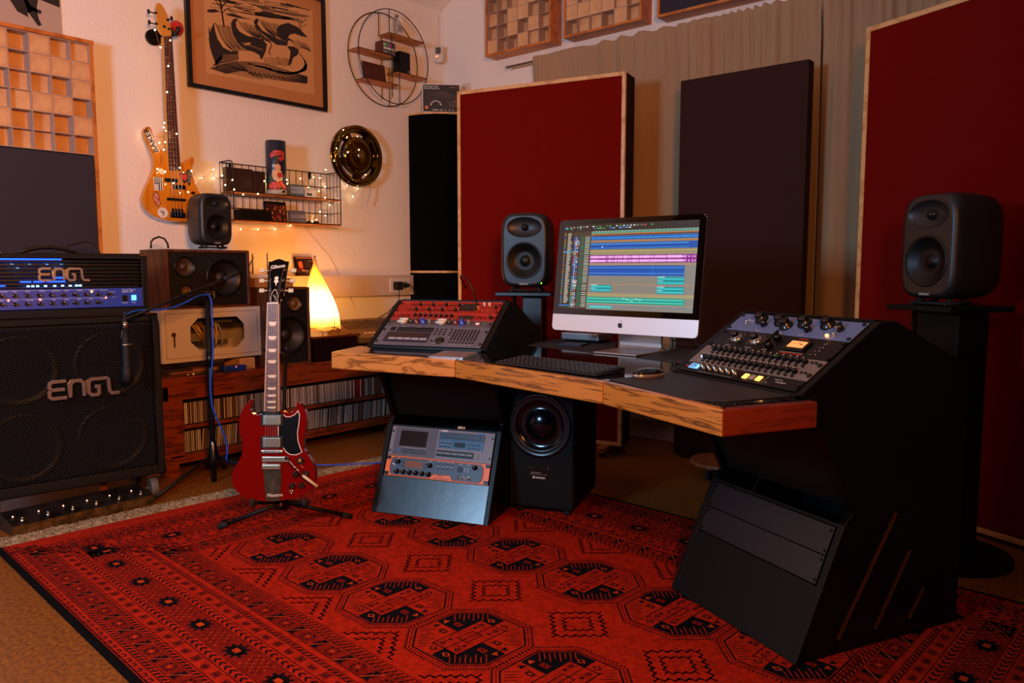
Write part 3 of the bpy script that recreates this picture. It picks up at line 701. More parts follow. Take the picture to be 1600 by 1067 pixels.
for i in range(46): x_, y_ = .012+rnd.random()*(w_-.024), .008+rnd.random()*.094; P.poly([(x_-.009, y_-.003), (x_+.004, y_-.008), (x_+.008, y_+.006), (x_-.005, y_+.007)], rnd.choice(['c86420','a83a18','d88a3a','2a100c','601c10']), 2)
P.rect(.012,.052,.05,.062,'c8b8a0',4); P.build('cover_print', PAINT, t, M=frame((.0045, 0, 0), (0,1,0), (1,0,0)))
ya, yb = YB(452.5, -4.30), YB(477, -4.30)
t = solo('grey_cassette', MB().box(-.008, 0, 0, .006, yb-ya, .078), mat('grey_sleeve', '6a6468', .4), 'grey sleeve standing on the lower tier of the wire shelf', 'sleeve', M=TR(-4.30, ya, sz2) @ Matrix.Rotation(radians(-8), 4, 'Y'), bev=.001)
P = Paint(); P.rect(.006, .03, yb-ya-.006, .052, '9a9094', 1); P.text('MONTE', .012, .036, .018, '3a3034', 2); P.build('sleeve_print', PAINT, t, M=frame((.0066, 0, 0), (0,1,0), (1,0,0)))
ya, yb = YB(480, -4.30), YB(495, -4.30)
solo('black_strip', MB().box(-.02, 0, 0, .02, yb-ya, .014), BLACK, 'flat black block at the right end of the lower tier', 'block', (-4.30, ya, sz2), bev=.001)

# ------------------------------------------------------------------ film reel
rc = wx(559.5, 243.5, WX+.06)
t = thing('film_reel', 'shiny dark film reel with a loose tail of film, hung on the wall', 'film reel', M=frame((WX+.03, rc.y, rc.z), (0,1,0), (1,0,0)))
GOLDB = mat('dark_gold_metal', '7a5c22', .12, 1.)
part('film_roll', MB().lathe([(.06, 0), (.128, 0), (.128, .035), (.06, .035)], 56), mat('film_edge', '120c08', .3), t)
def flange(z0, z1, nm):
    m = MB()
    outer = [(.205*cos(2*pi*i/72), .205*sin(2*pi*i/72)) for i in range(72)]
    m.lathe([(.164, z0), (.205, z0), (.207, (z0+z1)/2), (.205, z1+.003), (.185, z1+.005), (.168, z1+.001), (.164, z0)], 72).lathe([(.125, z0), (.125, z1), (.10, z1+.004), (.07, z1+.002), (.055, z1-.001), (.04, z1+.004), (0, z1+.004)], 56)
    for k in range(5):
        a0 = radians(54+72*k); pts = [(.12*cos(a0-.17), .12*sin(a0-.17)), (.168*cos(a0-.15), .168*sin(a0-.15)), (.168*cos(a0+.15), .168*sin(a0+.15)), (.12*cos(a0+.17), .12*sin(a0+.17))]
        m.prism(pts, z0, z1)
    return part(nm, m, GOLDB, t)
flange(.0355, .040, 'front_flange'); flange(-.010, -.005, 'back_flange')
part('hub', MB().cyl((0,0,.045), (0,0,.060), .018, n=20), CHROME, t)
m = MB(); tl = []
for i in range(10): q = i/9; tl.append((.105+.02*sin(q*2.2)-.045*q*q, -.13-.20*q))
for a, c in zip(tl, tl[1:]): m.add([(a[0]-.008, a[1], .03), (a[0]+.002, a[1], .012), (c[0]+.002, c[1], .012), (c[0]-.008, c[1], .03)], [(0,1,2,3)]); m.add([(a[0]-.008, a[1], .0305), (a[0]+.0025, a[1], .0125), (c[0]+.0025, c[1], .0125), (c[0]-.008, c[1], .0305)], [(3,2,1,0)])
part('film_tail', m, mat('film_strip', '2a1a10', .2), t)

# ------------------------------------------------------------------ round wire shelf
cy = 3.848; cz = 2.645; RR = .315; X0, X1 = WX+.01, WX+.125
def rp(px, py, X): p = wx(px, py, X); return p
c1 = wx(616, 88, X0); 
t = thing('round_wire_shelf', 'round black wire shelf with four small wooden boards near the room corner', 'shelf', (0, 0, 0))
for X, (pa, pb_, pc_, pd) in ((X0, ((573,80),(655,100),(605,22),(625,155))), (X1, ((556,76),(672,92),(610,19),(617,157)))):
    a = [rp(*q, X) for q in (pa, pb_, pc_, pd)]; ccy = (a[0].y+a[1].y)/2; ccz = (a[2].z+a[3].z)/2; ry = (a[1].y-a[0].y)/2; rz_ = (a[2].z-a[3].z)/2; r_ = (ry+rz_)/2
    if X == X0: ccy0, ccz0, r0_ = ccy, ccz, r_
    CY, CZ, RR = ccy, ccz, r_
for X in (X0, X1):
    part('ring', MB().tube([(X, CY+RR*cos(2*pi*i/48), CZ+RR*sin(2*pi*i/48)) for i in range(49)], .0035, 6, 0, False), BLACK, t)
def brd(ya, yb, z, hang=()):
    part('shelf_board', MB().box(X0, ya, z-.006, X1, yb, z+.002), PINE, t, .001, 1)
    m = MB()
    for X in (X0, X1): m.tube([(X, ya, z+.003), (X, yb, z+.003)], .003, 5)
    for y in (ya, yb): m.tube([(X0, y, z+.003), (X1, y, z+.003)], .003, 5)
    part('rail', m, BLACK, t)
def ypx(px, X=X1): return wx(px, 90, X).y
def zpx(px, py, X=X1): return wx(px, py, X).z
B1 = (ypx(557), ypx(609), zpx(590, 82)); B2 = (ypx(609), CY+RR*cos(math.asin(min(1,max(-1,(zpx(640,61)-CZ)/RR)))), zpx(640, 61)); B3 = (ypx(624), ypx(668), zpx(640, 117)); B4 = (ypx(572), ypx(622), zpx(595, 127))
B1 = (CY-RR*.985, B1[1]+.02, B1[2]); B4 = (CY-sqrt(max(.01, RR*RR-(B4[2]-CZ)**2)), B4[1], B4[2]); B3 = (B3[0]-.02, CY+sqrt(RR*RR-(B3[2]-CZ)**2), B3[2])
for q in (B1, B2, B3, B4): brd(*q)
up = MB()
for y, za, zb_ in ((B2[0], B2[2], None), (B1[1], B1[2]-.28, B2[2]), (B3[0]+.02, None, B3[2]+.05)):
    zz1 = zb_ if zb_ else CZ+sqrt(max(0, RR*RR-(y-CY)**2)); zz0 = za if za else CZ-sqrt(max(0, RR*RR-(y-CY)**2))
    for X in (X0, X1): up.tube([(X, y, zz0), (X, y, zz1)], .003, 5)
part('uprights', up, BLACK, t)
zb2 = B2[2]+.0065; yb_ = ypx(620, X0+.05)
t = thing('clear_bottle', 'clear glass bottle on the highest board of the round shelf', 'bottle', (X0+.055, yb_, zb2))
GL = mat('clear_glass', 'e8e8e4', .05, trans=.95)
part('glass', MB().lathe([(0, 0), (.035, 0), (.037, .01), (.037, .085), (.028, .11), (.012, .125), (.012, .145), (0, .145)], 24), GL, t)
part('cap', MB().cyl((0,0,.146), (0,0,.158), .014, n=16), STEEL, t); part('label_print', MB().box(.030, -.018, .035, .0375, .018, .08), mat('pale_label', '8a8c90', .5), t)
ya, yb = ypx(581), ypx(606); t = solo('test_card_box', MB().box(0, 0, 0, .075, .125, .092), mat('mahogany_box', '54180e', .3), 'reddish cube with a television test card face on the round shelf', 'box', (X0+.03, B1[0]+.21, B1[2]+.0065), bev=.006)
P = Paint(); P.rect(.008,.008,.117,.084,'5a5a60',0); 
for i, c in enumerate(('c8b830','38a8a0','40a040','b83ca0','c83020','3038a8')): P.rect(.014+i*.016,.056,.030+i*.016,.078,c,1)
P.rect(.014,.036,.110,.050,'d8d8d8',1); P.rect(.03,.028,.09,.034,'101010',1); P.rect(.014,.014,.110,.024,'909090',1); P.rect(.05,.014,.08,.020,'101010',2)
P.build('card_print', PAINT, t, M=frame((.0755, 0, 0), (0,1,0), (1,0,0)))
solo('wooden_plaque', MB().box(0, 0, 0, .008, .20, .125), mat('dark_red_wood', '4c2015', .35), 'dark reddish wooden plaque on the lowest left board of the round shelf', 'plaque', M=TR(X0+.06, B4[0]+.02, B4[2]+.0065) @ Matrix.Rotation(radians(-8), 4, 'Y'), bev=.002)
t = solo('small_black_speaker', MB().box(0, 0, 0, .075, .105, .150), BLKPL, 'small black speaker on the lower right board of the round shelf', 'speaker', (X0+.03, B3[0]+.03, B3[2]+.0065), bev=.008)
part('emblem', MB().cyl((.0755, .085, .015), (.077, .085, .015), .008, n=12), STEEL, t)

# ------------------------------------------------------------------ motion sensor, cable duct, sockets
p = wx(693, 88, WX+.05)
t = solo('motion_sensor', MB().prism([(-.035,-.05),(-.02,-.062),(.02,-.062),(.035,-.05),(.035,.062),(-.035,.062)], 0, .04), WHITEP, 'white motion sensor with a small red light in the room corner', 'sensor', M=frame((WX+.045, WY-.075, p.z), (.8, .6, 0), (.6, -.8, 0)), bev=.006)
part('lens', MB().box(-.02, 0, .04, .02, .048, .043), mat('smoked_lens', '5a504c', .3), t, .002); part('indicator_light', MB().sphere((-.012, -.018, .041), .005, 8), mat('red_led', 'ff5030', emit=12), t)
part('wire', MB().tube([(0,.062,.01), (0,.15,.005), (0,.30,.002)], .003, 6), WHITEP, t)
b = MB().box(WX, 2.3, .905, WX+.062, WY-.38, 1.052); struct('trim_1', b, mat('duct_plastic', 'c8b09a', .5), bev=.003)
p = wx(627, 445, WX+.066)
t = solo('wall_socket', MB().box(WX+.062, p.y-.11, .925, WX+.070, p.y+.085, 1.03), WHITEP, 'double white socket set in the cable duct by the corner', 'socket', bev=.002)
for k in (-.055, .035): part('socket_well', MB().cyl((WX+.0698, p.y+k, .978), (WX+.0708, p.y+k, .978), .028, n=20), mat('socket_grey', '8c8076', .5), t)
t = solo('power_adapter', MB().box(WX+.071, p.y-.085, .945, WX+.125, p.y-.03, 1.005), BLKPL, 'black power adapter plugged into the wall socket', 'plug', bev=.006)
part('cord', MB().tube([(WX+.11, p.y-.06, .945), (WX+.10, p.y-.05, .87), (WX+.05, p.y-.12, .78), (WX+.03, p.y-.3, .70)], .003, 6), CABLEB, t)
t = solo('mains_plug', MB().cyl((WX+.071, p.y+.035, .978), (WX+.105, p.y+.035, .978), .018, .014, 14), BLKPL, 'round black mains plug in the right-hand socket', 'plug')
part('cord', MB().tube([(WX+.105, p.y+.035, .978), (WX+.13, p.y+.05, .97), (WX+.13, p.y+.08, .92), (WX+.08, p.y+.09, .80)], .0035, 6), CABLEB, t)
pc = wx(463, 430, WX+.04)
t = solo('music_cd', MB().box(0, 0, 0, .010, .142, .125), mat('jewel_case', '1a0f0c', .15), 'CD case with an orange portrait cover, leaning on the cable duct behind the lamp', 'CD case', M=TR(WX+.035, pc.y-.005, 1.0535) @ Matrix.Rotation(radians(-10), 4, 'Y'), bev=.001)
P = Paint(); P.rect(.012,.003,.14,.108,'2a0e0a',0); P.rect(.012,.112,.14,.121,'b06a40',0)
P.poly([(.035,.04),(.05,.05),(.062,.04),(.066,.022),(.05,.03),(.03,.045),(.022,.04),(.02,.028),(.028,.022)], '5a1408', 1)
P.circ(.044, .075, .016, 'd86a28', 2, 12, .02); P.poly([(.03,.05),(.055,.045),(.064,.06),(.04,.07)], 'c85018', 1); P.poly([(.055,.05),(.066,.028),(.06,.026)], 'c86a50', 2)
P.rect(.08,.055,.13,.10,'3a2420',1); P.text('Tempo Plody', .046, .026, .020, 'e8c8b0', 3); P.text('Live Sessions', .078, .012, .012, 'c8a890', 3); P.text('Vol.1', .108, .094, .012, 'e0d0c0', 3)
P.build('cover_print', PAINT, t, M=frame((.0104, 0, 0), (0,1,0), (1,0,0)))

# ------------------------------------------------------------------ guitar cabinet and amplifier head
CA = radians(82.4)
cdx, cdy = cos(CA), sin(CA)
def cabM(u, z, out=0.): return frame((-3.622+cdx*u+cdy*out, 1.671+cdy*u-cdx*out, z), (cdx, cdy, 0), (cdy, -cdx, 0))
CW, CH, CD = .78, .765, .35
t = thing('guitar_cabinet', 'large black guitar speaker cabinet on casters with woven metal grille', 'amplifier', M=cabM(-.77, .122))
fb = MB()
# slanting-baffle box: side profile (depth, z)
fb.T = Matrix(((0,0,1,0),(0,1,0,0),(-1,0,0,0),(0,0,0,1)))
prof = [(0, 0), (.36, 0), (.36, CH), (.035, CH), (.0, CH-.05)]
for x0_, x1_ in ((0, .032), (CW-.032, CW)): fb.prism(prof, x0_, x1_)
fb.T = Matrix()
fb.box(.032, 0, -.36, CW-.032, .045, 0).box(.032, CH-.035, -.36, CW-.032, CH, -.03).box(.032, .045, -.36, CW-.032, CH-.035, -.34)
part('cabinet_shell', fb, TOLEX, t, .006)
part('front_board', MB().box(.032, .045, -.06, CW-.032, CH-.035, -.05), mat('dark_baffle', '090808', .9), t)
for i, (x_, y_) in enumerate(((.21, .20), (.57, .20), (.21, .54), (.57, .54))):
    part('loudspeaker', MB().lathe([(.155, -.05), (.152, -.042), (.14, -.044), (.05, -.085), (.045, -.07), (0, -.062)], 36, o=(x_, y_, 0)), mat('speaker_cone_dark', '1a1613', .45), t)
g = MB(); gx0, gx1, gy0, gy1 = .036, CW-.036, .047, CH-.038
def gz(y): return -.012-.045*0
st_ = .0235; n = 0
def clipseg(x, y, dx, dy):
    # line through (x,y) clipped to grille rect
    ts = []
    for a, d, lo, hi in ((x, dx, gx0, gx1), (y, dy, gy0, gy1)):
        ts.append(sorted(((lo-a)/d, (hi-a)/d)))
    return max(ts[0][0], ts[1][0]), min(ts[0][1], ts[1][1])
for s_ in (1, -1):
    k = -60
    while k < 90:
        x = gx0+k*st_; y = gy0 if s_ > 0 else gy1; dx, dy = .86, .5*s_
        a, c = clipseg(x, y, dx, dy); k += 1
        if c-a < .01: continue
        z = -.012+s_*.0012; w_ = .0019
        p0 = (x+dx*a, y+dy*a); p1 = (x+dx*c, y+dy*c); nx, ny = -dy*w_, dx*w_
        g.add([(p0[0]-nx, p0[1]-ny, z), (p1[0]-nx, p1[1]-ny, z), (p1[0], p1[1], z+.003), (p0[0], p0[1], z+.003), (p0[0]+nx, p0[1]+ny, z), (p1[0]+nx, p1[1]+ny, z)], [(0,1,2,3), (3,2,5,4)])
tag(part('grille', g, mat('grille_metal', '38322f', .35, .6), t), kind='stuff')
LOGO = mat('logo_silver', 'b8b0b0', .28, .9)
def logo(par, x, y, s, z):
    m = MB(); w_ = .20
    def L(pts, dx): m.stroke([((px+dx)*s, py*s) for px, py in pts], w_*s, 0, .12*s)
    L([(.95, 1), (.25, 1), (.08, .9), (.06, .68), (.2, .52), (.86, .52)], 0); L([(.2, .52), (.05, .40), (.05, .14), (.2, .02), (.95, .02)], 0)
    L([(.05, 0), (.05, .78), (.2, .97), (.62, .97), (.78, .8), (.78, .02)], 1.08)
    L([(1.15, .98), (.22, .98), (.06, .84), (.06, .2), (.22, .02), (.55, .02), (.62, .1), (.62, .52), (.38, .52)], 2.05); L([(1.15, .98), (1.2, .2), (1.32, .03), (1.75, .03)], 2.05)
    return part('logo_letters', m, LOGO, par, .0012, 1, M=TR(x, y, z), label='chrome lettering ENGL')
logo(t, .305, .41, .075, .0)
for x_ in (.085, CW-.05):
    k = MB().box(x_-.03, -.012, -.075, x_+.03, 0, -.015).box(x_-.024, -.09, -.06, x_-.020, -.01, -.03).box(x_+.020, -.09, -.06, x_+.024, -.01, -.03).cyl((x_-.032, -.072, -.045), (x_+.032, -.072, -.045), .005, n=8)
    c = part('caster', k, mat('caster_steel', '8a7a66', .3, .9), t); part('wheel', MB().cyl((x_-.016, -.072, -.045), (x_+.016, -.072, -.045), .049, n=24), mat('caster_rubber', '5a5550', .6), c, .003, 2)
    k = MB().box(x_-.03, -.012, -.34, x_+.03, 0, -.28).box(x_-.024, -.09, -.325, x_-.020, -.01, -.295).box(x_+.020, -.09, -.325, x_+.024, -.01, -.295)
    c = part('caster', k, mat('caster_steel'), t); part('wheel', MB().cyl((x_-.016, -.072, -.31), (x_+.016, -.072, -.31), .049, n=24), mat('caster_rubber'), c, .003, 2)
for x_, y_ in ((CW, 0), (0, 0), (CW, CH), (0, CH)):
    sx = 1 if x_ else -1; sy = 1 if y_ else -1; m = MB()
    z0_ = -.035 if y_ else 0
    m.box(x_-.03*sx, y_+.001*sy, z0_-.035, x_+.0015*sx, y_+.0025*sy, z0_+.001).box(x_+.001*sx, y_-.03*sy, z0_-.035, x_+.0025*sx, y_+.002*sy, z0_+.001)
    part('corner_cap', m, mat('corner_black_metal', '2a2826', .3, .7), t)
t = thing('amplifier_head', 'black guitar amplifier head with blue glowing panel, standing on the cabinet', 'amplifier', M=cabM(-.745, .890, -.012))
HW, HH, HD = .715, .275, .27
m = MB().box(0, .0, -HD, .018, HH, 0).box(HW-.018, 0, -HD, HW, HH, 0).box(.018, 0, -HD, HW-.018, .032, 0).box(.018, HH-.022, -HD, HW-.018, HH, 0).box(.018, .032, -HD, HW-.018, HH-.022, -HD+.01)
part('head_shell', m, TOLEX, t, .004)
part('side_trim', MB().box(HW-.026, .034, -.004, HW-.018, HH-.02, -.001), mat('trim_grey', '3a3638', .3, .5), t)
m = MB()
for i in range(7): z_ = .140+i*.0165; m.box(.020, z_, -.018, HW-.026, z_+.0065, -.006)
tag(part('front_slats', m, BLKPL, t), kind='stuff')
BLED = mat('blue_glow', '1038ff', emit=9); BLED2 = mat('blue_led', '58a0ff', emit=26)
part('inner_board', MB().box(.020, .125, -.06, HW-.026, .25, -.05), mat('inner_dark', '05060c', .6), t)
for x0_, x1_, y_ in ((.0, .37, .2475), (.0, .155, .1345), (.0, .135, .151), (.21, .25, .151), (.26, .30, .151), (.31, .38, .151), (.34, .37, .167)):
    part('glow_tube', MB().box(max(.03, x0_+.0), y_, -.045, max(.04, x1_), y_+.006, -.035), BLED, t)
for x_, y_ in ((.235, .1345), (.252, .1345), (.27, .1345), (.30, .1345), (.335, .1345), (.365, .135), (.395, .1345), (.42, .135), (.435, .135), (.18, .2265), (.245, .2265), (.31, .2265), (.365, .2265), (.345, .21), (.36, .21), (.20, .21)):
    part('blue_led', MB().cbox((x_, y_, -.0195), (.010, .0055, .003)), BLED2, t)
pb = part('control_panel', MB().box(.02, .036, -.004, HW-.026, .122, -.001), mat('blue_panel', '10308c', .3, emit=.12), t)
P = Paint(); P.rect(.022,.037,HW-.027,.121,'153a9c',0); P.rect(.022,.079,.52,.0803,'a8b0d8',1); P.rect(.022,.116,.52,.117,'a8b0d8',1)
for i in range(11): P.text(random.choice(['BASS','MIDDLE','TREBLE','GAIN','VOLUME','LEAD','CRUNCH']), .03+i*.048, .111, .0075, 'c8cce8', 2); P.text(random.choice(['GAIN','LEAD','MASTER','PRES']), .03+i*.048, .073, .007, 'c8cce8', 2)
P.text('Steve Morse', .603, .110, .011, 'c8d8ff', 2); P.text('Signature 100', .600, .102, .0085, 'e0e8ff', 2, .01); P.text('Stand By', .598, .052, .007, 'e0e8ff', 2); P.text('Power', .640, .052, .007, 'e0e8ff', 2); P.text('FX LOOP', .548, .103, .006, 'c8cce8', 2); P.text('MUTE', .558, .079, .005, 'c8cce8', 2)
P.build('panel_print', PANELP, pb, z=-.0008)
kb = MB().cyl((0,0,0), (0,0,.014), .0085, .007, 12).box(-.0008, .002, .0142, .0008, .0078, .0148, 1).mesh('knob', [mat('amber_black_knob', '1a100c', .2), WHITEP])
for i in range(12):
    for y_ in (.096, .060):
        if y_ < .07 and i == 11: continue
        link('knob', kb, pb, M=TR(.04+i*.0455, y_, -.001, random.uniform(-2, 2)))
RL = mat('red_glow', 'ff3018', emit=60)
for x_, y_, mm in ((.157, .076, RL), (.273, .077, RL), (.532, .079, RL), (.475, .107, mat('amber_glow', 'ffa030', emit=25))): part('indicator_light', MB().sphere((x_, y_, 0), .0036, 8), mm, pb)
part('standby_switch', MB().box(.600, .062, -.001, .620, .088, .004), BLKPL, pb); part('power_switch', MB().box(.640, .064, -.001, .660, .088, .003), mat('power_blue', '48b0ff', emit=3.2), pb, .001)
logo(t, .272, .158, .052, -.004)
hd = [(.22+.24*i/12, HH+.004+.026*sin(pi*i/12), -.13) for i in range(13)]
part('carry_handle', MB().tube(hd, [.006]+[.009]*11+[.006], 8), BLKPL, t); part('handle_plate', MB().box(.16, HH, -.145, .215, HH+.004, -.115), CHROME, t); part('handle_plate', MB().box(.465, HH, -.145, .52, HH+.004, -.115), CHROME, t)
for y_ in (0, HH): sy = 1 if y_ else -1; part('corner_cap', MB().box(HW-.03, y_+.0005*sy, -.03, HW+.002, y_+.002*sy, .001).box(HW+.0005, y_-.03*sy, -.03, HW+.002, y_, .001).box(HW-.03, y_-.006*sy, .0003, HW, y_, .0015), mat('corner_bronze', '9a7650', .3, .9), t)
for x_ in (.06, HW-.06):
    for z_ in (-.04, -HD+.04): part('rubber_foot', MB().cyl((x_, -.0025, z_), (x_, 0, z_), .015, n=12), RUBBER, t)
# cable behind the head
q = [wx(*v, -4.05) for v in ((75,394),(110,383),(135,377),(148,380),(156,396),(158,415),(158,440),(150,470))]
solo('power_cable', MB().tube(q, .0045, 8), CABLEB, 'black cable arching up behind the amplifier head', 'cable')
# pedal / footswitch bar
pr = TR(-3.548, 1.005, 0, radians(91))
t = thing('footswitch_board', 'long brass-edged footswitch board with six switches, lying in front of the cabinet', 'footswitch', M=pr)
m = MB(); m.T = Matrix(((0,0,1,0),(1,0,0,0),(0,1,0,0),(0,0,0,1))); m.prism([(0, .001), (.15, .001), (.15, .075), (0, .042)], 0, .58)
part('board_case', m, mat('worn_black_metal', '14100e', .4, .3, noise=.5, nscale=14, c2='2c241e'), t, .002)
m = MB().box(0, -.003, .003, .58, -.0005, .044)
part('front_plate', m, mat('brass_checker', '8a6a3c', .35, .8, noise=.6, nscale=25), t)
for i in range(6):
    x_ = .045+i*.098; z_ = .050
    part('foot_switch', MB().cyl((x_, .025, z_-.004), (x_, .021, z_+.012), .008, n=12).cyl((x_, .021, z_+.012), (x_, .019, z_+.022), .005, n=10), CHROME, t)
    part('indicator_light', MB().sphere((x_-.015, .085, .0625), .0035, 8), mat('faint_lamp', 'ffb090', emit=2.5), t)
solo('wood_offcut', MB().box(0, 0, 0, .03, .03, .12), TEAK, 'small wooden block under the cabinet beside the caster', 'block', (-3.78, 1.43, 0))

# ------------------------------------------------------------------ low sideboard and discs
SBX, SBY0, SBY1, SBZ = -3.93, 1.825, 3.62, .528
t = thing('sideboard', 'long low dark wood sideboard with two rows of discs under the wall shelf', 'sideboard', (0, 0, 0))
part('top_board', MB().box(WX+.03, SBY0, .485, SBX, SBY1, SBZ), TEAK, t, .003)
part('apron', MB().box(SBX-.02, SBY0, .408, SBX-.002, SBY1, .4845), TEAK, t, .002)
part('side_board', MB().box(WX+.03, SBY0, .10, SBX-.002, SBY0+.03, .4845), TEAK, t, .002)
part('side_board', MB().box(WX+.03, SBY1-.03, .10, SBX-.002, SBY1, .4845), TEAK, t, .002)
part('stile', MB().box(SBX-.02, SBY0+.03, .10, SBX-.002, SBY0+.105, .408), TEAK, t, .002)
part('stile', MB().box(SBX-.02, SBY1-.105, .10, SBX-.002, SBY1-.03, .408), TEAK, t, .002)
part('shelf_board', MB().box(WX+.05, SBY0+.03, .248, SBX-.004, SBY1-.03, .266), TEAK, t, .001, 1)
part('bottom_board', MB().box(WX+.05, SBY0+.03, .068, SBX-.002, SBY1-.03, .112), TEAK, t, .002)
part('back_board', MB().box(WX+.03, SBY0+.03, .10, WX+.045, SBY1-.03, .485), TEAK, t)
for y_ in (SBY0, SBY1-.27):
    m = MB(); m.T = Matrix(((0,0,1,0),(1,0,0,0),(0,1,0,0),(0,0,0,1)))
    part('leg', MB().box(SBX-.06, y_, 0, SBX-.004, y_+.075, .10), TEAK, t, .003); part('leg', MB().box(WX+.04, y_, 0, WX+.1, y_+.075, .10), TEAK, t, .003)
cols = {'pale': 'a89a8c', 'grey': '7c726c', 'cream': 'b8a890', 'brown': '6a4430', 'dark': '2c2220', 'red': '8c1812', 'white': 'c8beb4'}
cdm = {}
for k, c in cols.items(): cdm[k] = MB().box(0, 0, 0, .125, .0086, .122, 0).box(.1252, .0012, .004, .1256, .0074, .118, 1).mesh('compact_disc', [mat('case_'+k, '2a2422', .3), mat('spine_'+k, c, .5)])
rnd = random.Random(12)
for row, z_ in ((1, .2663), (0, .1123)):
    y_ = SBY0+.112; i = 0; prevlean = 0
    while y_ < SBY1-.150 and i < 150:
        k = rnd.choice(['pale','pale','grey','cream','pale','white','grey','brown'])
        if row and .88 < (y_-2.2) < .95: k = 'red' if i % 5 else 'white'
        elif row and 2.10 < y_ < 2.26: k = rnd.choice(['brown', 'cream', 'pale'])
        elif row and 3.24 < y_ < 3.30: k = 'brown'
        if rnd.random() < .04: k = 'dark'
        lean = 0
        if not row and y_ > 2.03: lean = radians(5)
        o = link('compact_disc', cdm[k]); o.rotation_euler = (-lean, 0, 0); o.location = (SBX-.152-rnd.random()*.004, y_, z_+.0004+.0088*sin(lean))
        if k == 'red': tag(o, 'disc with a dark red spine in the upper row of the sideboard', 'disc', 'red-spined discs in the upper row')
        elif row: tag(o, 'upright slim disc case in the upper row of the low sideboard', 'disc', 'discs in the upper row of the sideboard')
        else: tag(o, 'slim disc case in the lower row of the low sideboard', 'disc', 'discs in the lower row of the sideboard')
        y_ += .0108/max(.9, cos(lean)); i += 1
        if not row and i == 6: y_ += .004

# white network cabinet
t = thing('network_cabinet', 'white wall-type network cabinet with an octagonal window, standing on the sideboard', 'cabinet', M=frame((-4.0, 1.862, .600), (0,1,0), (1,0,0)))
W_, H_ = .578, .284
WHT = mat('white_steel', 'c4b8ae', .45)
sh = MB().box(0, 0, -.33, .004, H_, 0).box(W_-.004, 0, -.33, W_, H_, 0).box(.004, 0, -.33, W_-.004, .004, 0).box(.004, H_-.004, -.33, W_-.004, H_, 0).box(.004, .004, -.33, W_-.004, H_-.004, -.325)
part('cabinet_shell', sh, WHT, t)
ox0, ox1, oy0, oy1, ch = .155, .475, .060, .232, .045
hole = [(ox0+ch, oy0), (ox1-ch, oy0), (ox1, oy0+ch), (ox1, oy1-ch), (ox1-ch, oy1), (ox0+ch, oy1), (ox0, oy1-ch), (ox0, oy0+ch)]
fr0 = part('front_frame', MB().box(0, 0, 0, W_, H_, .006), WHT, t); cut(fr0, [MB().box(.022, .022, -.01, W_-.022, H_-.022, .02)])
d = part('door_panel', MB().box(.024, .024, .001, W_-.024, H_-.024, .009), WHT, t); cut(d, [MB().prism(hole, -.01, .03)])
part('lock', MB().cyl((.062, .150, .009), (.062, .150, .014), .012, n=16), mat('lock_brass', '6a4c30', .3, .8), d)
part('key', MB().box(.058, .085, .016, .066, .142, .019).cyl((.062,.148,.014),(.062,.148,.022),.006,n=8), mat('key_brass', '8a6840', .3, .8), d)
part('patch_panel', MB().box(.03, .185, -.10, W_-.03, .225, -.09), mat('dark_patch', '1a1614', .5), t)
m = MB()
for i in range(16): m.box(.17+i*.018, .196, -.0895, .182+i*.018, .21, -.088)
part('patch_ports', m, mat('grey_port', '5a544c', .5), t)
part('network_switch', MB().box(.03, .10, -.16, .33, .145, -.06), mat('olive_grey', '6a6450', .5), t, .003); part('switch_plate', MB().box(.34, .10, -.12, .44, .15, -.08), mat('beige_plate', '8a7c60', .5), t)
YEL = mat('yellow_cable', 'e0a820', .45); GRC = mat('grey_cable', 'a8a8a4', .45)
for x0_, x1_, mm, s_ in ((.195, .31, YEL, .0), (.21, .325, YEL, .01), (.225, .315, YEL, -.005), (.245, .34, YEL, .012), (.17, .168, GRC, 0), (.18, .177, GRC, 0), (.335, .33, GRC, .0), (.345, .37, GRC, .01), (.325, .335, YEL, .01), (.26, .262, YEL, 0)):
    sag = .045 if mm == YEL and abs(x1_-x0_) > .05 else .0
    pts = [(x0_, .20, -.085), (x0_+.005, .185, -.05), (x0_+(x1_-x0_)*.35, .15-sag*.4, -.045+s_), (x0_+(x1_-x0_)*.75, .125-sag*.6+s_, -.045), (x1_, .13 if sag else .09, -.05), (x1_+.005, .17 if sag else .062, -.07)]
    part('patch_cable', MB().tube(pts, .0032, 6), mm, t)
for x_ in (.10, W_-.10):
    for z_ in (-.06, -.27): part('foot', MB().cyl((x_, -.008, z_), (x_, 0, z_), .015, n=10), RUBBER, t)
SUP = [('wood_block', MB().box(-4.16, 2.30, SBZ, -3.99, 2.395, .5915), mat('pale_block', 'cf9860', .5), 'pale wooden block holding up the right end of the network cabinet'),
       ('wood_block', MB().box(-4.30, 1.90, SBZ, -4.16, 2.02, .5915), mat('pale_block'), 'wooden block under the rear left of the network cabinet')]
for nm, m, mm, lb in SUP: solo(nm, m, mm, lb, 'block', bev=.002)
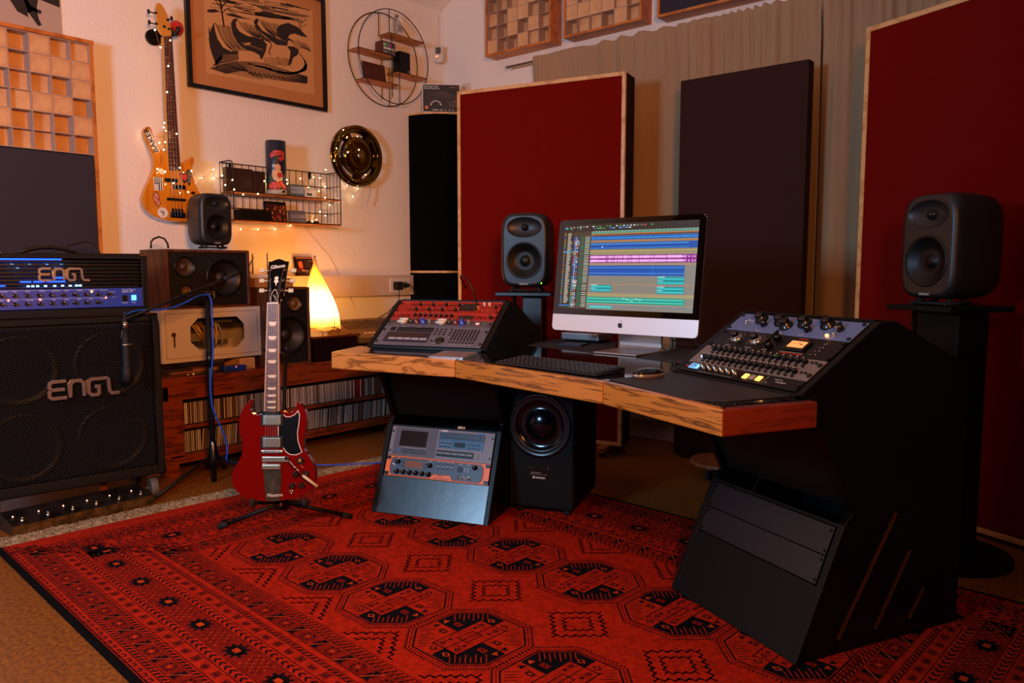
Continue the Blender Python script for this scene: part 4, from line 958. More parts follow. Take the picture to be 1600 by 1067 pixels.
# clutter under the cabinet
rnd = random.Random(5)
for i, (y_, l_, z_, c, lb) in enumerate(((1.875, .13, .5283, '4a2410', 'lowest flat thin box in the left stack under the network cabinet'), (1.89, .12, .5423, '7a4a20', 'brownish thin box in the middle of the left stack under the network cabinet'), (1.87, .14, .5563, '2a1a14', 'topmost dark thin box of the left stack under the network cabinet'), (2.02, .12, .5283, '6a3c1c', 'lower flat wooden slat box behind the jack lead'), (2.01, .14, .5453, '8a5a2c', 'upper light brown slat behind the jack lead'))):
    solo('thin_box', MB().box(-.12, 0, 0, 0, l_, .012 if i < 3 else .015), mat('thin_box_%s' % 'abcde'[i], c, .5), lb, 'box', (-3.965, y_, z_), bev=.001)
pl = [(-3.955, 2.00, .535), (-3.95, 2.05, .534), (-3.955, 2.10, .537), (-3.97, 2.15, .534), (-3.96, 2.2, .536), (-3.99, 2.24, .534)]
t = solo('jack_lead', MB().tube(pl, .004, 8), CABLEB, 'black jack lead with a gold tip lying on the sideboard', 'cable'); part('jack_plug', MB().tube([(-3.955, 1.965, .535), (-3.955, 1.985, .535), (-3.955, 2.0, .535)], [.0025, .004, .007], 8), mat('gold_plug', 'c8a050', .25, 1.), t); part('collar', MB().sphere((-3.954, 2.005, .536), .008, 8), WHITEP, t)
t = solo('blue_tool_case', MB().box(0, 0, 0, .05, .135, .032), mat('blue_case', '142c7c', .4), 'small dark blue case lying on the sideboard before the pale block', 'case', (-3.985, 2.175, SBZ+.0003), bev=.006); part('latch_light', MB().sphere((.05, .07, .026), .004, 8), mat('pink_light', 'ff8070', emit=1.5), t)

# big three-way speaker lying on the cabinet
def driver(par, x, y, R_, mm, z=.0, ring=BLKPL, cap=.32, deep=.35, screws=0, nm='driver'):
    d = part(nm, MB().lathe([(R_*.98, z+.001), (R_*.97, z+.005), (R_*.88, z+.006), (R_*.80, z-.002), (R_*.77, z-.003)], 40, o=(x, y, 0)), ring, par)
    part('cone', MB().lathe([(R_*.86, z+.003), (R_*.80, z-.004), (R_*cap*1.0, z-R_*deep)], 40, o=(x, y, 0)), mm, d)
    part('dust_cap', MB().lathe([(R_*cap, z-R_*deep), (R_*cap*.9, z-R_*deep+R_*cap*.35), (R_*cap*.55, z-R_*deep+R_*cap*.6), (0, z-R_*deep+R_*cap*.7)], 24, o=(x, y, 0)), mm, d)
    for i in range(screws): a = i*2*pi/screws+pi/4; part('screw', MB().cyl((x+R_*1.12*cos(a), y+R_*1.12*sin(a), z), (x+R_*1.12*cos(a), y+R_*1.12*sin(a), z+.003), .004, n=8), STEEL, d)
    return d
COPC = mat('brown_cone', '3e2a1e', .5); WOOF = mat('dark_woofer_cone', '1a1310', .5); GOLDC = mat('tan_cone', '6a4c26', .5)
def wood_speaker(M_, W_, H_, D_, label, drv):
    t = thing('wooden_speaker', label, 'speaker', M=M_)
    f = .014
    sh = MB().box(0, 0, -D_, W_, f, 0).box(0, H_-f, -D_, W_, H_, 0).box(0, f, -D_, f, H_-f, 0).box(W_-f, f, -D_, W_, H_-f, 0).box(f, f, -D_, W_-f, H_-f, -D_+.01)
    part('veneer_shell', sh, WALN, t, .0015, 1)
    b_ = part('front_baffle', MB().box(f, f, -.022, W_-f, H_-f, -.008), mat('dark_grey_baffle', '100f11', .6, spec=.3), t)
    cut(b_, [MB().cyl((x, y, -.05), (x, y, .02), R_*.86, n=40) for x, y, R_, *_ in drv])
    for x, y, R_, mm, cap, deep, sc in drv: driver(t, x, y, R_, mm, -.008, cap=cap, deep=deep, screws=sc)
    return t
t = wood_speaker(frame((-4.0, 1.903, .8845), (0,1,0), (1,0,0)), .482, .318, .30, 'large walnut three-way speaker on its side on the white network cabinet',
    ((.105, .225, .060, COPC, .36, .25, 0), (.110, .095, .034, GOLDC, .4, .2, 0), (.330, .165, .110, WOOF, .36, .38, 4)))
t = wood_speaker(frame((-3.94, 2.443, SBZ), (0,1,0), (1,0,0)), .300, .463, .28, 'upright walnut speaker between the network cabinet and the lamp',
    ((.200, .365, .052, GOLDC, .4, .2, 0), (.072, .365, .036, GOLDC, .4, .2, 0), (.160, .180, .118, WOOF, .34, .38, 4)))
q = [(-4.2, 2.06, 1.2025), (-4.2, 2.06, 1.235)]+[(-4.2, 2.0-.055*cos(pi*i/8-pi)*1.0-.0, 1.235+.035*sin(pi*i/8)) for i in range(9)]
pa = [wx(*v, -4.1) for v in ((236,388),(236,378),(240,373),(248,370),(257,373),(262,381),(263,388))]
solo('cable_loop', MB().tube(pa, .005, 8), CABLEB, 'black cable loop standing up behind the large walnut speaker', 'cable')

# ------------------------------------------------------------------ rounded studio monitors
GREY = mat('monitor_grey', '1b1a1d', .42, bump=.04, bscale=500)
CONE = mat('monitor_cone', '060607', .45, spec=.35); LEDG = mat('green_led', '70ff30', emit=10)
def monitor(M_, s, label, led=True, W_=.286, H_=.433, D_=.278, word=True):
    """local: x right, y back, z up; front faces -y; origin under the front centre"""
    t = thing('studio_monitor', label, 'speaker', M=M_ @ Matrix.Scale(s, 4)); n = 64
    def ring(a, b_, y, zc, e=5.):
        r = []
        for i in range(n):
            q = 2*pi*(i+.5)/n; cx, sx = cos(q), sin(q)
            r.append((a*math.copysign(abs(cx)**(2/e), cx)*(1-.05*(sx if sx > 0 else 0)**2), y, zc+b_*math.copysign(abs(sx)**(2/e), sx)))
        return r
    zc = H_/2
    secs = [(.84, .90, 0), (.93, .955, .006), (.985, .985, .022), (1, 1, .05), (1, 1, D_*.55), (.95, .96, D_*.82), (.86, .88, D_*.95), (.72, .76, D_)]
    bd = part('monitor_body', MB().loft([ring(W_/2*a, H_/2*b_, y, zc) for a, b_, y in secs]), GREY, t)
    for p_ in bd.data.polygons: p_.use_smooth = True
    wz_, wr = H_*.36, W_*.375; tz_ = H_*.80
    el = MB().sphere((0, -.012, tz_), 1, 40, sc=(W_*.39, .036, H_*.145))
    cut(bd, [MB().cyl((0, -.05, wz_), (0, .055, wz_), wr, n=48), el])
    for p_ in bd.data.polygons: p_.use_smooth = abs(p_.normal.y) < .999
    d = part('woofer', MB().lathe([(wr, 0), (wr*.99, -.003), (wr*.93, -.004), (wr*.86, .002), (wr*.83, .004)], 48, o=(0, 0, wz_), ax=(0, 1, 0)), CONE, t)
    part('cone', MB().lathe([(wr*.84, .003), (wr*.6, .018), (wr*.28, .034), (wr*.24, .026), (wr*.12, .021), (0, .019)], 48, o=(0, 0, wz_), ax=(0, 1, 0)), CONE, d)
    part('tweeter', MB().lathe([(.022, .024), (.020, .012), (.0125, .010), (.009, .004), (0, .001)], 24, o=(0, 0, tz_), ax=(0, 1, 0)), mat('tweeter_dome', '2a2a2c', .25, .6), t)
    if word:
        P = Paint(); P.text('GENELEC', -.030, .0155, .0135, 'b8b8b8', 0, .02); P.build('lettering', PAINT, t, M=frame((0, -.0006, 0), (1,0,0), (0,-1,0)))
    if led: part('indicator_light', MB().sphere((W_*.36, .002, H_*.055), .0032, 8), LEDG, t)
    m = MB()
    for sx in (-1, 1): m.tube([(sx*W_*.30, .02, -.018), (sx*W_*.30, D_*.55, -.018)], .009, 8).cyl((sx*W_*.28, .05, -.016), (sx*W_*.22, .07, .012), .010, n=8).cyl((sx*W_*.28, .14, -.016), (sx*W_*.22, .13, .012), .010, n=8)
    m.tube([(-W_*.30, .03, -.018), (W_*.30, .03, -.018)], .007, 8)
    part('rubber_base', m, RUBBER, t)
    return t
def turn(x, y, z, deg): return TR(x, y, z, radians(deg))
monitor(TR(-3.99, 2.193, 1.2175+.010, radians(90)), .655, 'small dark grey rounded monitor on top of the large walnut speaker', led=False, word=True)

# wood box and router on the upright speaker
t = solo('small_wooden_box', MB().box(0, 0, 0, .15, .235, .052), mat('light_box_wood', 'a86a38', .5), 'flat light wooden box on top of the upright walnut speaker', 'box', (-4.14, 2.43, .9915), bev=.002)
t = solo('wifi_router', MB().box(0, 0, 0, .12, .20, .022), WHITEP, 'white router with three aerials on the flat wooden box', 'router', (-4.16, 2.42, 1.0438), bev=.008)
for a, c in (((.01,.02,.02),(.0,.09,.125)), ((.01,.075,.02),(.01,.077,.145)), ((.01,.175,.02),(.01,.175,.150))): part('aerial', MB().tube([a, c], [.005, .0035], 6), mat('aerial_grey', '6a5e54', .4), t)
q = [(-4.25, 2.40, 1.0+.01), (-4.24, 2.405, 1.10), (-4.22, 2.44, 1.125), (-4.2, 2.49, 1.10), (-4.18, 2.50, 1.07)]
solo('thin_cable', MB().tube(q, .0025, 6), CABLEB, 'thin black cable curling up behind the router', 'cable')

# ------------------------------------------------------------------ lamp, its box and the mixer
t = thing('wooden_chest', 'glossy dark wooden chest under the glowing lamp', 'chest', (0, 0, 0))
part('chest_top', MB().box(-4.36, 2.765, .672, -3.93, 3.115, .686), mat('glossy_brown', '5a2c10', .12, coat=.6), t, .003)
part('chest_body', MB().box(-4.34, 2.775, SBZ, -3.95, 3.105, .672), mat('chest_dark', '160a06', .2, coat=.4), t, .003)
LX, LY, LZ = -4.05, 2.905, .6865
t = thing('paper_lamp', 'glowing sail-shaped paper lamp with a curved tip, on the dark chest', 'lamp', (LX, LY, LZ))
nt = None
LM = bpy.data.materials.new('lit_paper'); LM.use_nodes = True; nt = LM.node_tree; bb = nt.nodes['Principled BSDF']
bb.inputs['Base Color'].default_value = (*lin('e8a050'), 1); bb.inputs['Roughness'].default_value = .8
tc = nt.nodes.new('ShaderNodeTexCoord'); sp = nt.nodes.new('ShaderNodeSeparateXYZ'); nt.links.new(tc.outputs['Object'], sp.inputs[0])
cr = nt.nodes.new('ShaderNodeValToRGB'); nt.links.new(sp.outputs['Z'], cr.inputs[0])
for pos, c in ((.0, 'd0600c'), (.075, 'ff9c38'), (.14, 'ffb45c'), (.24, 'ffae4c'), (.33, 'f0841c'), (.46, 'd86408')):
    e = cr.color_ramp.elements.new(pos); e.color = (*lin(c), 1)
cr.color_ramp.elements.remove(cr.color_ramp.elements[0]); cr.color_ramp.elements.remove(cr.color_ramp.elements[-1])
st = nt.nodes.new('ShaderNodeMapRange'); st.inputs[1].default_value = .05; st.inputs[2].default_value = .20; st.inputs[3].default_value = 2.2; st.inputs[4].default_value = 24.0
nt.links.new(sp.outputs['Z'], st.inputs[0]); nt.links.new(cr.outputs[0], bb.inputs['Emission Color'])
sm = nt.nodes.new('ShaderNodeMapRange'); sm.inputs[1].default_value = .2; sm.inputs[2].default_value = .45; sm.inputs[3].default_value = 0; sm.inputs[4].default_value = 22.9
nt.links.new(sp.outputs['Z'], sm.inputs[0]); sb = nt.nodes.new('ShaderNodeMath'); sb.operation = 'SUBTRACT'; nt.links.new(st.outputs[0], sb.inputs[0]); nt.links.new(sm.outputs[0], sb.inputs[1]); nt.links.new(sb.outputs[0], bb.inputs['Emission Strength'])
rings = []
prof = [(.0, .030, 0), (.125, .035, .0), (.123, .06, 0), (.118, .12, -.002), (.106, .18, -.008), (.088, .24, -.016), (.066, .30, -.026), (.046, .35, -.034), (.028, .40, -.040), (.014, .44, -.042), (.005, .478, -.040)]
for r_, z_, oy in prof[1:]:
    rings.append([(r_*.8*cos(2*pi*i/32), oy+r_*(1+(.12 if r_ > .1 else 0)*cos(4*pi*i/32)*0)*sin(2*pi*i/32), z_+(.010*sin(6*pi*i/32) if z_ < .04 else 0)) for i in range(32)])
part('paper_shade', MB().loft(rings), LM, t)
wr = mat('lamp_wire', '5a3010', .4, .3)
for a in (.15, 2.2, 4.4):
    part('rib', MB().tube([(r_*.8*cos(a+z_*.8)*1.01, oy+r_*1.01*sin(a+z_*.8), z_) for r_, z_, oy in prof[1:]], .0022, 5), wr, t)
part('tip_ball', MB().sphere((0, -.040, .487), .008, 10), STEEL, t)
for a in (.5, 2.6, 4.7): part('foot', MB().tube([(.09*cos(a), .115*sin(a), .034), (.10*cos(a), .128*sin(a), .0)], .0025, 5), wr, t)
m = MB()
for k in range(3): m.tube([(.1*cos(a)*(1+.03*k), .125*sin(a)*(1+.04*k), .034+.012*sin(a*5+k)+.004*k) for a in [2*pi*i/40 for i in range(41)]], .0018, 5, 0, False)
part('wire_curls', m, STEEL, t)
t = thing('mixing_desk', 'small tan mixing console with a raised back, between the lamp and the desk rack', 'mixer', M=TR(-4.03, 3.122, .62))
mc = mat('tan_mixer', '6c4a20', .4)
m = MB(); m.T = Matrix(((0,0,-1,0),(1,0,0,0),(0,1,0,0),(0,0,0,1)))
part('support_crate', MB().box(-.32, .02, -.09, .05, .50, -.001), mat('crate_black', '0e0806', .5), t)
m2 = MB(); m2.T = Matrix(((1,0,0,0),(0,0,1,0),(0,1,0,0),(0,0,0,1)))
m2.prism([(.10, 0), (.10, .035), (-.10, .085), (-.16, .125), (-.22, .135), (-.26, .10), (-.26, 0)], 0, .52)
part('console_body', m2, mc, t, .003)
kk = MB().cyl((0,0,0), (0,0,.012), .006, .005, 8).mesh('knob', [mat('dull_knob', '4a4038', .4)]); kb2 = MB().box(-.006, -.009, 0, .006, .009, .004).mesh('button', [mat('amber_button', 'f0b060', .4, emit=.25)])
def ctop(x): return .035+(.10-x)/.2*.05 if x > -.10 else .085+(-.10-x)/.06*.04
for j, x_ in enumerate((-.15, -.13, -.11, -.08)):
    for i in range(16): link('knob', kk, t, (x_, .03+i*.03, ctop(x_)))
for i in range(12): link('button', kb2, t, (.02, .10+i*.034, ctop(.02)))

# ------------------------------------------------------------------ red electric guitar on its stand
GM = frame((-2.716, 1.693, .160), (cos(YAW), sin(YAW), 0), (sin(YAW), -cos(YAW), .0)) @ Matrix.Rotation(radians(-7), 4, 'X')
def gp(cx, cy): return ((cx-365)*.000682, (840-cy)*.000682)
t = thing('electric_guitar', 'cherry red double-horned electric guitar standing on the rug', 'guitar', M=GM)
CHERRY = mat('cherry_lacquer', '6c0604', .10, coat=.9)
o_ = [(322,318),(300,318),(272,328),(245,322),(228,300),(234,265),(243,228),(215,252),(185,292),(168,338),(162,390),(170,440),(186,490),(189,535),(178,582),(152,622),(130,660),(121,702),(130,748),(158,788),(205,816),(265,834),(325,841),(385,839),(445,832),(505,818),(562,793),(603,757),(619,710),(621,660),(606,612),(580,572),(556,540),(547,500),(551,450),(563,400),(569,350),(560,302),(536,268),(506,246),(506,275),(494,300),(465,316),(438,312),(407,296)]
ol = smooth2([gp(*q) for q in o_], 1)
part('body', MB().prism(ol, -.018, .018), CHERRY, t, .008, 3)
NL, NR, FL, FR = gp(322, 305), gp(407, 305), ( -.0215, .800), (.0235, .800)
part('neck', MB().prism([NL, NR, FR, FL], .004, .026), CHERRY, t, .002)
part('fretboard', MB().prism([NL, NR, FR, FL], .0262, .032), rosew, t)
part('binding', MB().stroke([NR, FR], .0022, .0255, .0325).stroke([NL, FL], .0022, .0255, .0325), mat('cream_binding', 'e0b880', .4), t)
m = MB(); scale_ = (.800-NL[1])/(1-2**(-22/12)); inl = []
for i in range(23):
    y_ = .800-scale_*(1-2**(-i/12)); q = (.800-y_)/(.800-NL[1]); xa, xb = FL[0]+(NL[0]-FL[0])*q, FR[0]+(NR[0]-FR[0])*q
    if i: m.cyl((xa+.001, y_, .0325), (xb-.001, y_, .0325), .0012, n=6)
    if i in (3,5,7,9,12,15,17,19,21): y2 = .800-scale_*(1-2**(-(i-.5)/12)); h_ = (scale_*(2**(-(i-1)/12)-2**(-i/12)))*.55; inl.append(((xa+xb)/2, y2, (xb-xa)*.34, h_/2))
part('frets', m, STEEL, t)
for x_, y_, w_, h_ in inl: part('inlay', MB().prism([(x_-w_, y_+h_), (x_-w_*.72, y_-h_), (x_+w_*.72, y_-h_), (x_+w_, y_+h_)], .032, .0326), mat('pearl_inlay', 'e8e0c8', .25), t)
part('nut', MB().box(-.0215, .800, .026, .0235, .805, .035), WHITEP, t)
hd_ = [(-.021,.805),(.023,.805),(.026,.825),(.036,.842),(.040,.88),(.042,.935),(.046,.988),(.036,.986),(.022,.993),(.006,.998),(-.010,.993),(-.024,.986),(-.036,.986),(-.034,.935),(-.032,.88),(-.030,.845),(-.024,.825)]
HM = Matrix.Translation((0, .805, .02)) @ Matrix.Rotation(radians(-14), 4, 'X') @ Matrix.Translation((0, -.805, -.02))
h_ = part('headstock', MB().prism(hd_, .004, .018), mat('head_black', '0a0a0a', .12, coat=.5), t, .0015, M=HM)
P = Paint(); P.text('Gibson', -.024, .952, .022, 'e8e0d0', 1, .02, .16, .95)
P.poly([(.001,.915),(.006,.922),(.012,.912),(.008,.905),(.014,.898),(.006,.890),(.003,.876),(0,.890),(-.007,.898),(-.002,.905),(-.006,.912),(0,.921)], 'e8e0d0', 1)
P.line([(-.014,.808),(-.014,.835),(-.006,.856),(.001,.864),(.008,.856),(.016,.835),(.016,.808),(-.014,.808)], .0018, 'e8e0d0', 1); P.text('Les', -.006, .838, .010, 'e8e0d0', 1, 0, -.9); P.text('Paul', .0, .828, .010, 'e8e0d0', 1, 0, -.9)
P.build('head_inlay', PAINT, h_, z=.0183)
for i, y_ in enumerate((.862, .905, .950)):
    for sx in (-1, 1):
        x_ = .003+sx*(.024+.003*i)
        part('tuning_post', MB().cyl((x_, y_, .018), (x_, y_, .026), .0045, n=10).cyl((x_, y_, .018), (x_, y_, .020), .0075, n=12), CHROME, h_)
        part('tuning_key', MB().cyl((x_, y_, .008), (x_+sx*.030, y_, .006), .003, n=8).cbox((x_+sx*.036, y_, .006), (.020, .016, .008)), mat('pearl_button', 'c8c0a0', .3), h_, .003)
m = MB()
def gxy(cx, cy): return gp(cx, cy)
for i in range(6):
    x0_ = -.0165+i*.0076; q = (i-2.5)
    m.tube([(.001+q*.0068, .803, .0355), (.002+q*.0092, gp(0, 300)[1], .0375), (.003+q*.0104, gp(0, 545)[1], .037)], .0008, 4, 0, False)
    yk = (.862, .905, .950)[2-abs(int(abs(q)))] if True else 0
    yk = (.862,.905,.950)[i if i < 3 else 5-i]; xk = .003+(-1 if i < 3 else 1)*(.024+.003*(i if i < 3 else 5-i))
    v = HM @ Vector((xk, yk, .024)); m.tube([(.001+q*.0068, .803, .0355), tuple(v)], .0008, 4, 0, False)
part('strings', m, STEEL, t)
NICK = mat('aged_nickel', 'b8a890', .28, .9)
part('pickguard', MB().prism([gp(*q) for q in ((300,307),(412,307),(440,345),(470,345),(500,330),(516,308),(524,330),(520,380),(512,430),(515,480),(528,520),(540,545),(510,560),(475,560),(450,545),(432,520),(402,450),(402,390),(300,392))], .018, .0205), mat('pickguard_black', '0c0b0c', .2), t, .0005, 1)
part('guard_edge', MB().stroke([gp(*q) for q in ((430,325),(445,338),(470,338),(498,325),(516,302),(526,330),(522,380),(514,430),(517,480),(530,520),(542,547),(510,564),(472,562),(446,546),(430,520))], .0026, .018, .0208), WHITEP, t)
part('guard_edge', MB().stroke([gp(*q) for q in ((400,393),(400,452))], .003, .018, .0208), WHITEP, t)
for y0_, y1_ in ((330, 386), (462, 518)):
    a, c = gp(298, y1_+6), gp(430, y0_-8)
    r_ = part('pickup_ring', MB().box(a[0], a[1], .018, c[0], c[1], .024), BLKPL, t, .001)
    a, c = gp(312, y1_), gp(417, y0_)
    part('pickup_cover', MB().box(a[0], a[1], .024, c[0], c[1], .030), NICK, t, .002)
    m = MB()
    for i in range(6): x_ = a[0]+.008+i*.0112; yy = (a[1]+.008 if y0_ > 400 else c[1]-.009); m.cyl((x_, yy, .030), (x_, yy, .0312), .0022, n=8)
    part('pole_screws', m, STEEL, t)
a, c = gp(303, 553), gp(432, 534)
part('bridge', MB().box(a[0], a[1], .022, c[0], c[1], .034), NICK, t, .004); m = MB()
for i in range(6): m.box(a[0]+.012+i*.0112, a[1]+.002, .034, a[0]+.018+i*.0112, c[1]-.002, .038)
part('saddles', m, STEEL, t)
a, c = gp(308, 606), gp(425, 573); part('vibrato_bar', MB().box(a[0], a[1], .020, gp(466, 0)[0], c[1], .032), NICK, t, .003)
a, c = gp(308, 652), gp(423, 614); part('vibrato_cover', MB().box(a[0], a[1], .018, c[0], c[1], .034), NICK, t, .008, 3)
part('tailpiece_plate', MB().prism([gp(*q) for q in ((312,655),(422,655),(414,836),(330,838))], .018, .0215), mat('engraved_nickel', 'a89878', .22, 1., noise=.35, nscale=60), t, .001, 1)
P = Paint()
for pts in (((345,700),(365,740),(395,700)), ((350,760),(380,735),(395,770)), ((345,690),(385,720)), ((372,700),(372,790))): P.line([gp(*q) for q in pts], .0012, '5a4830', 1)
a = gp(338, 812); P.text('Maestro', a[0], a[1], .019, 'e8dcc0', 1, 0, .05)
P.build('engraving', PAINT, t, z=.0218)
a, c, d = gp(458, 580), gp(566, 680), gp(650, 742)
part('vibrato_arm', MB().tube([(a[0], a[1], .034), ((a[0]+c[0])/2, (a[1]+c[1])/2, .052), (c[0], c[1], .058)], .0032, 8), CHROME, t)
part('arm_grip', MB().tube([(c[0]-.003, c[1]+.002, .058), (c[0]+.004, c[1]-.003, .058), (d[0], d[1], .058)], [.004, .0065, .0055], 10), mat('ivory_grip', 'c8bc98', .4), t)
part('arm_hub', MB().cyl((a[0], a[1], .030), (a[0], a[1], .042), .007, n=14), CHROME, t)
for q in ((508, 679), (566, 676), (488, 747), (544, 744)):
    a = gp(*q); k = part('control_knob', MB().lathe([(.0125, .018), (.0125, .022), (.0115, .030), (0, .030)], 24, o=(a[0], a[1], 0)), BLKPL, t); part('knob_cap', MB().cyl((a[0], a[1], .030), (a[0], a[1], .0315), .009, n=20), CHROME, k)
a = gp(532, 598); k = part('switch_plate', MB().cyl((a[0], a[1], .018), (a[0], a[1], .0215), .015, n=24), BLKPL, t); part('toggle_switch', MB().cyl((a[0], a[1], .021), (a[0], a[1], .026), .006, n=12).cyl((a[0], a[1], .026), (a[0]+.003, a[1]+.006, .040), .003, .004, 10), mat('amber_tip', 'd8a050', .3, .5), k)
a = gp(480, 782); part('output_jack', MB().lathe([(.008, .018), (.008, .021), (.004, .021), (.003, .018)], 20, o=(a[0], a[1], 0)), CHROME, t)
# stand: hub under the body, two front legs, one rear leg, upright with yoke
t = thing('guitar_stand', 'low black tubular stand holding the red guitar, its legs on the rug', 'stand', (0, 0, 0))
hub = wz(440, 790, .125)
bk = Vector((-sin(YAW), cos(YAW), 0)); rt_ = Vector((cos(YAW), sin(YAW), 0))
hub = Vector((-2.716, 1.693, .132))+bk*.075+rt_*.02
g0 = Vector((-2.716, 1.693, .0))
la, lb_ = wz(345, 822, .022), wz(546, 806, .024)
part('leg', MB().tube([hub, la], .009, 10), BLACK, t); part('leg', MB().tube([hub, lb_], .009, 10), BLACK, t)
part('leg', MB().tube([hub, hub+bk*.30+Vector((0,0,-.108))], .009, 10), BLACK, t)
for p_, q_ in ((la, (hub-la).normalized()), (lb_, (hub-lb_).normalized())): part('rubber_foot', MB().tube([p_-q_*.012, p_+q_*.035], .0125, 10), RUBBER, t)
p_ = hub+bk*.30+Vector((0,0,-.108)); part('rubber_foot', MB().tube([p_+(p_-hub).normalized()*.01, p_-(p_-hub).normalized()*.035], .0125, 10), RUBBER, t)
part('hub', MB().cyl(hub+Vector((0,0,-.03)), hub+Vector((0,0,.03)), .020, n=16), BLKPL, t)
part('hub_screw', MB().cyl(hub-bk*.02, hub-bk*.045, .006, n=10), CHROME, t)
# uprights leaning with the guitar: stays behind the body
up1 = GM @ Vector((.035, .60, -.035)); part('upright', MB().tube([hub, GM @ Vector((.02, .08, -.05)), up1], .008, 10), BLACK, t)
yk = [GM @ Vector(v) for v in ((.035, .58, -.035), (.030, .60, -.03), (-.038, .61, -.02), (-.045, .615, .012), (-.045, .62, .026))]
yk2 = [GM @ Vector(v) for v in ((.035, .58, -.035), (.052, .60, -.02), (.054, .615, .012), (.054, .62, .026))]
part('yoke', MB().tube(yk, .006, 8).tube(yk2, .006, 8), RUBBER, t)
for sx, px_ in ((-1, -.075), (1, .135)):
    a = GM @ Vector((px_, -.012, -.028)); c = GM @ Vector((px_, -.012, .030)); e = GM @ Vector((px_, .012, .034))
    part('cradle_arm', MB().tube([hub, a, c, e], .0085, 8), RUBBER, t)

# ------------------------------------------------------------------ microphone stand with boom
t = thing('microphone_stand', 'black boom microphone stand between the cabinet and the sideboard', 'stand', (0, 0, 0))
mb = Vector((-3.703, 1.968, 0))
part('pole', MB().cyl(mb+Vector((0,0,.0)), mb+Vector((0,0,.95)), .0135, n=14), BLACK, t)
part('clutch', MB().cyl(mb+Vector((0,0,.60)), mb+Vector((0,0,.68)), .018, n=14), BLKPL, t)
part('hub', MB().lathe([(.014, .215), (.02, .20), (.032, .12), (.036, .105), (.02, .10)], 20, o=mb), mat('hub_black_gloss', '0c0c0c', .15), t)
le = [wz(205, 775, .012), wz(460, 790, .012)]
lg = [(wz(198, 772, .02)-mb), (wz(490, 800, .02)-mb)]
a1 = Vector((-.10, -.42, 0)); 
for v in (Vector((.10, -.36, 0)), Vector((.24, .24, 0)), Vector((-.19, .16, 0))):
    e = mb+v+Vector((0,0,.012)); part('leg', MB().tube([mb+Vector((0,0,.145)), e], .008, 8), BLACK, t); part('rubber_foot', MB().sphere(e+Vector((0,0,.001)), .0125, 8), RUBBER, t)
bt = mb+Vector((0,0,.97))
part('boom_clamp', MB().cyl(bt+Vector((-.01,-.02,0)), bt+Vector((.03,.02,0)), .018, n=12), BLKPL, t)
bend0 = bt+Vector((.035,.068,.075)); mictip = Vector((-3.585, 1.49, .865))
dirb = (mictip-bend0).normalized()
part('boom_arm', MB().tube([bend0, mictip], .0075, 10), BLACK, t)
part('counter_grip', MB().tube([bend0+(bend0-mictip).normalized()*.10, bend0], .011, 10), RUBBER, t)
part('arm_sleeve', MB().tube([bt-dirb*.03+Vector((.0,0,.0)), bt-dirb*.01], .012, 8), BLKPL, t)
MX = Vector((-3.545, 1.465, 0))
mp = mictip+Vector((.03, 0, -.02)); mpx = wx(198, 560, -3.56)
t = thing('microphone', 'dark microphone hanging upside down in front of the cabinet grille', 'microphone', (-3.56, mpx.y, .60))
part('mic_body', MB().lathe([(0, .235), (.012, .235), (.013, .20), (.020, .19), (.021, .06), (.026, .055), (.027, 0), (.022, -.012), (0, -.014)], 24), mat('mic_black', '080708', .6, spec=.3), t)
part('grille_band', MB().cyl((0,0,.155), (0,0,.163), .0215, n=24), STEEL, t)
part('plug_sleeve', MB().cyl((0,0,.235), (0,0,.262), .011, n=16), mat('plug_silver', 'c0a890', .25, .9), t)
part('plug_boot', MB().lathe([(.009, .262), (.007, .29), (.005, .305)], 12), RUBBER, t)
part('mic_clip', MB().tube([(0,0,.17), (-.0,-.02,.19), (-.012,.0,.24), tuple(mictip-Vector((-3.56, mpx.y, .60)))], .006, 8), BLKPL, t)
pts = [(-3.56, mpx.y, .905)]+[tuple(wx(px, py, X)) for px, py, X in ((198,492,-3.56),(205,487,-3.58),(222,484,-3.6),(245,485,-3.61),(270,481,-3.63),(290,473,-3.645),(305,464,-3.66),(318,460,-3.67),(328,461,-3.67),(331,475,-3.665),(332,500,-3.665),(333,540,-3.665),(332,570,-3.67),(328,600,-3.68),(332,640,-3.675),(343,662,-3.67),(353,685,-3.67),(356,705,-3.66),(352,722,-3.62))]
v0 = Vector(pts[-1]); pts += [tuple(wz(380, 728, .006)), tuple(wz(430, 724, .006)), tuple(wz(505, 727, .012)), tuple(wz(545, 725, .014)), tuple(wz(593, 724, .014)), tuple(wz(640, 715, .03))]
def smooth3(p, n=2):
    p = [Vector(q) for q in p]
    for _ in range(n):
        r = [p[0]]
        for a, c in zip(p, p[1:]): r += [a*.75+c*.25, a*.25+c*.75]
        p = r+[p[-1]]
    return p
t = solo('blue_microphone_cable', MB().tube(smooth3(pts), .0042, 8), CABLEU, 'bright blue cable from the microphone over the boom down to the rug', 'cable')
t = solo('cable_tie', MB().cyl((-3.69, 1.985, .58), (-3.69, 1.985, .592), .02, n=10), BLACK, 'black tie holding the blue cable to the stand pole', 'cable tie') if False else None

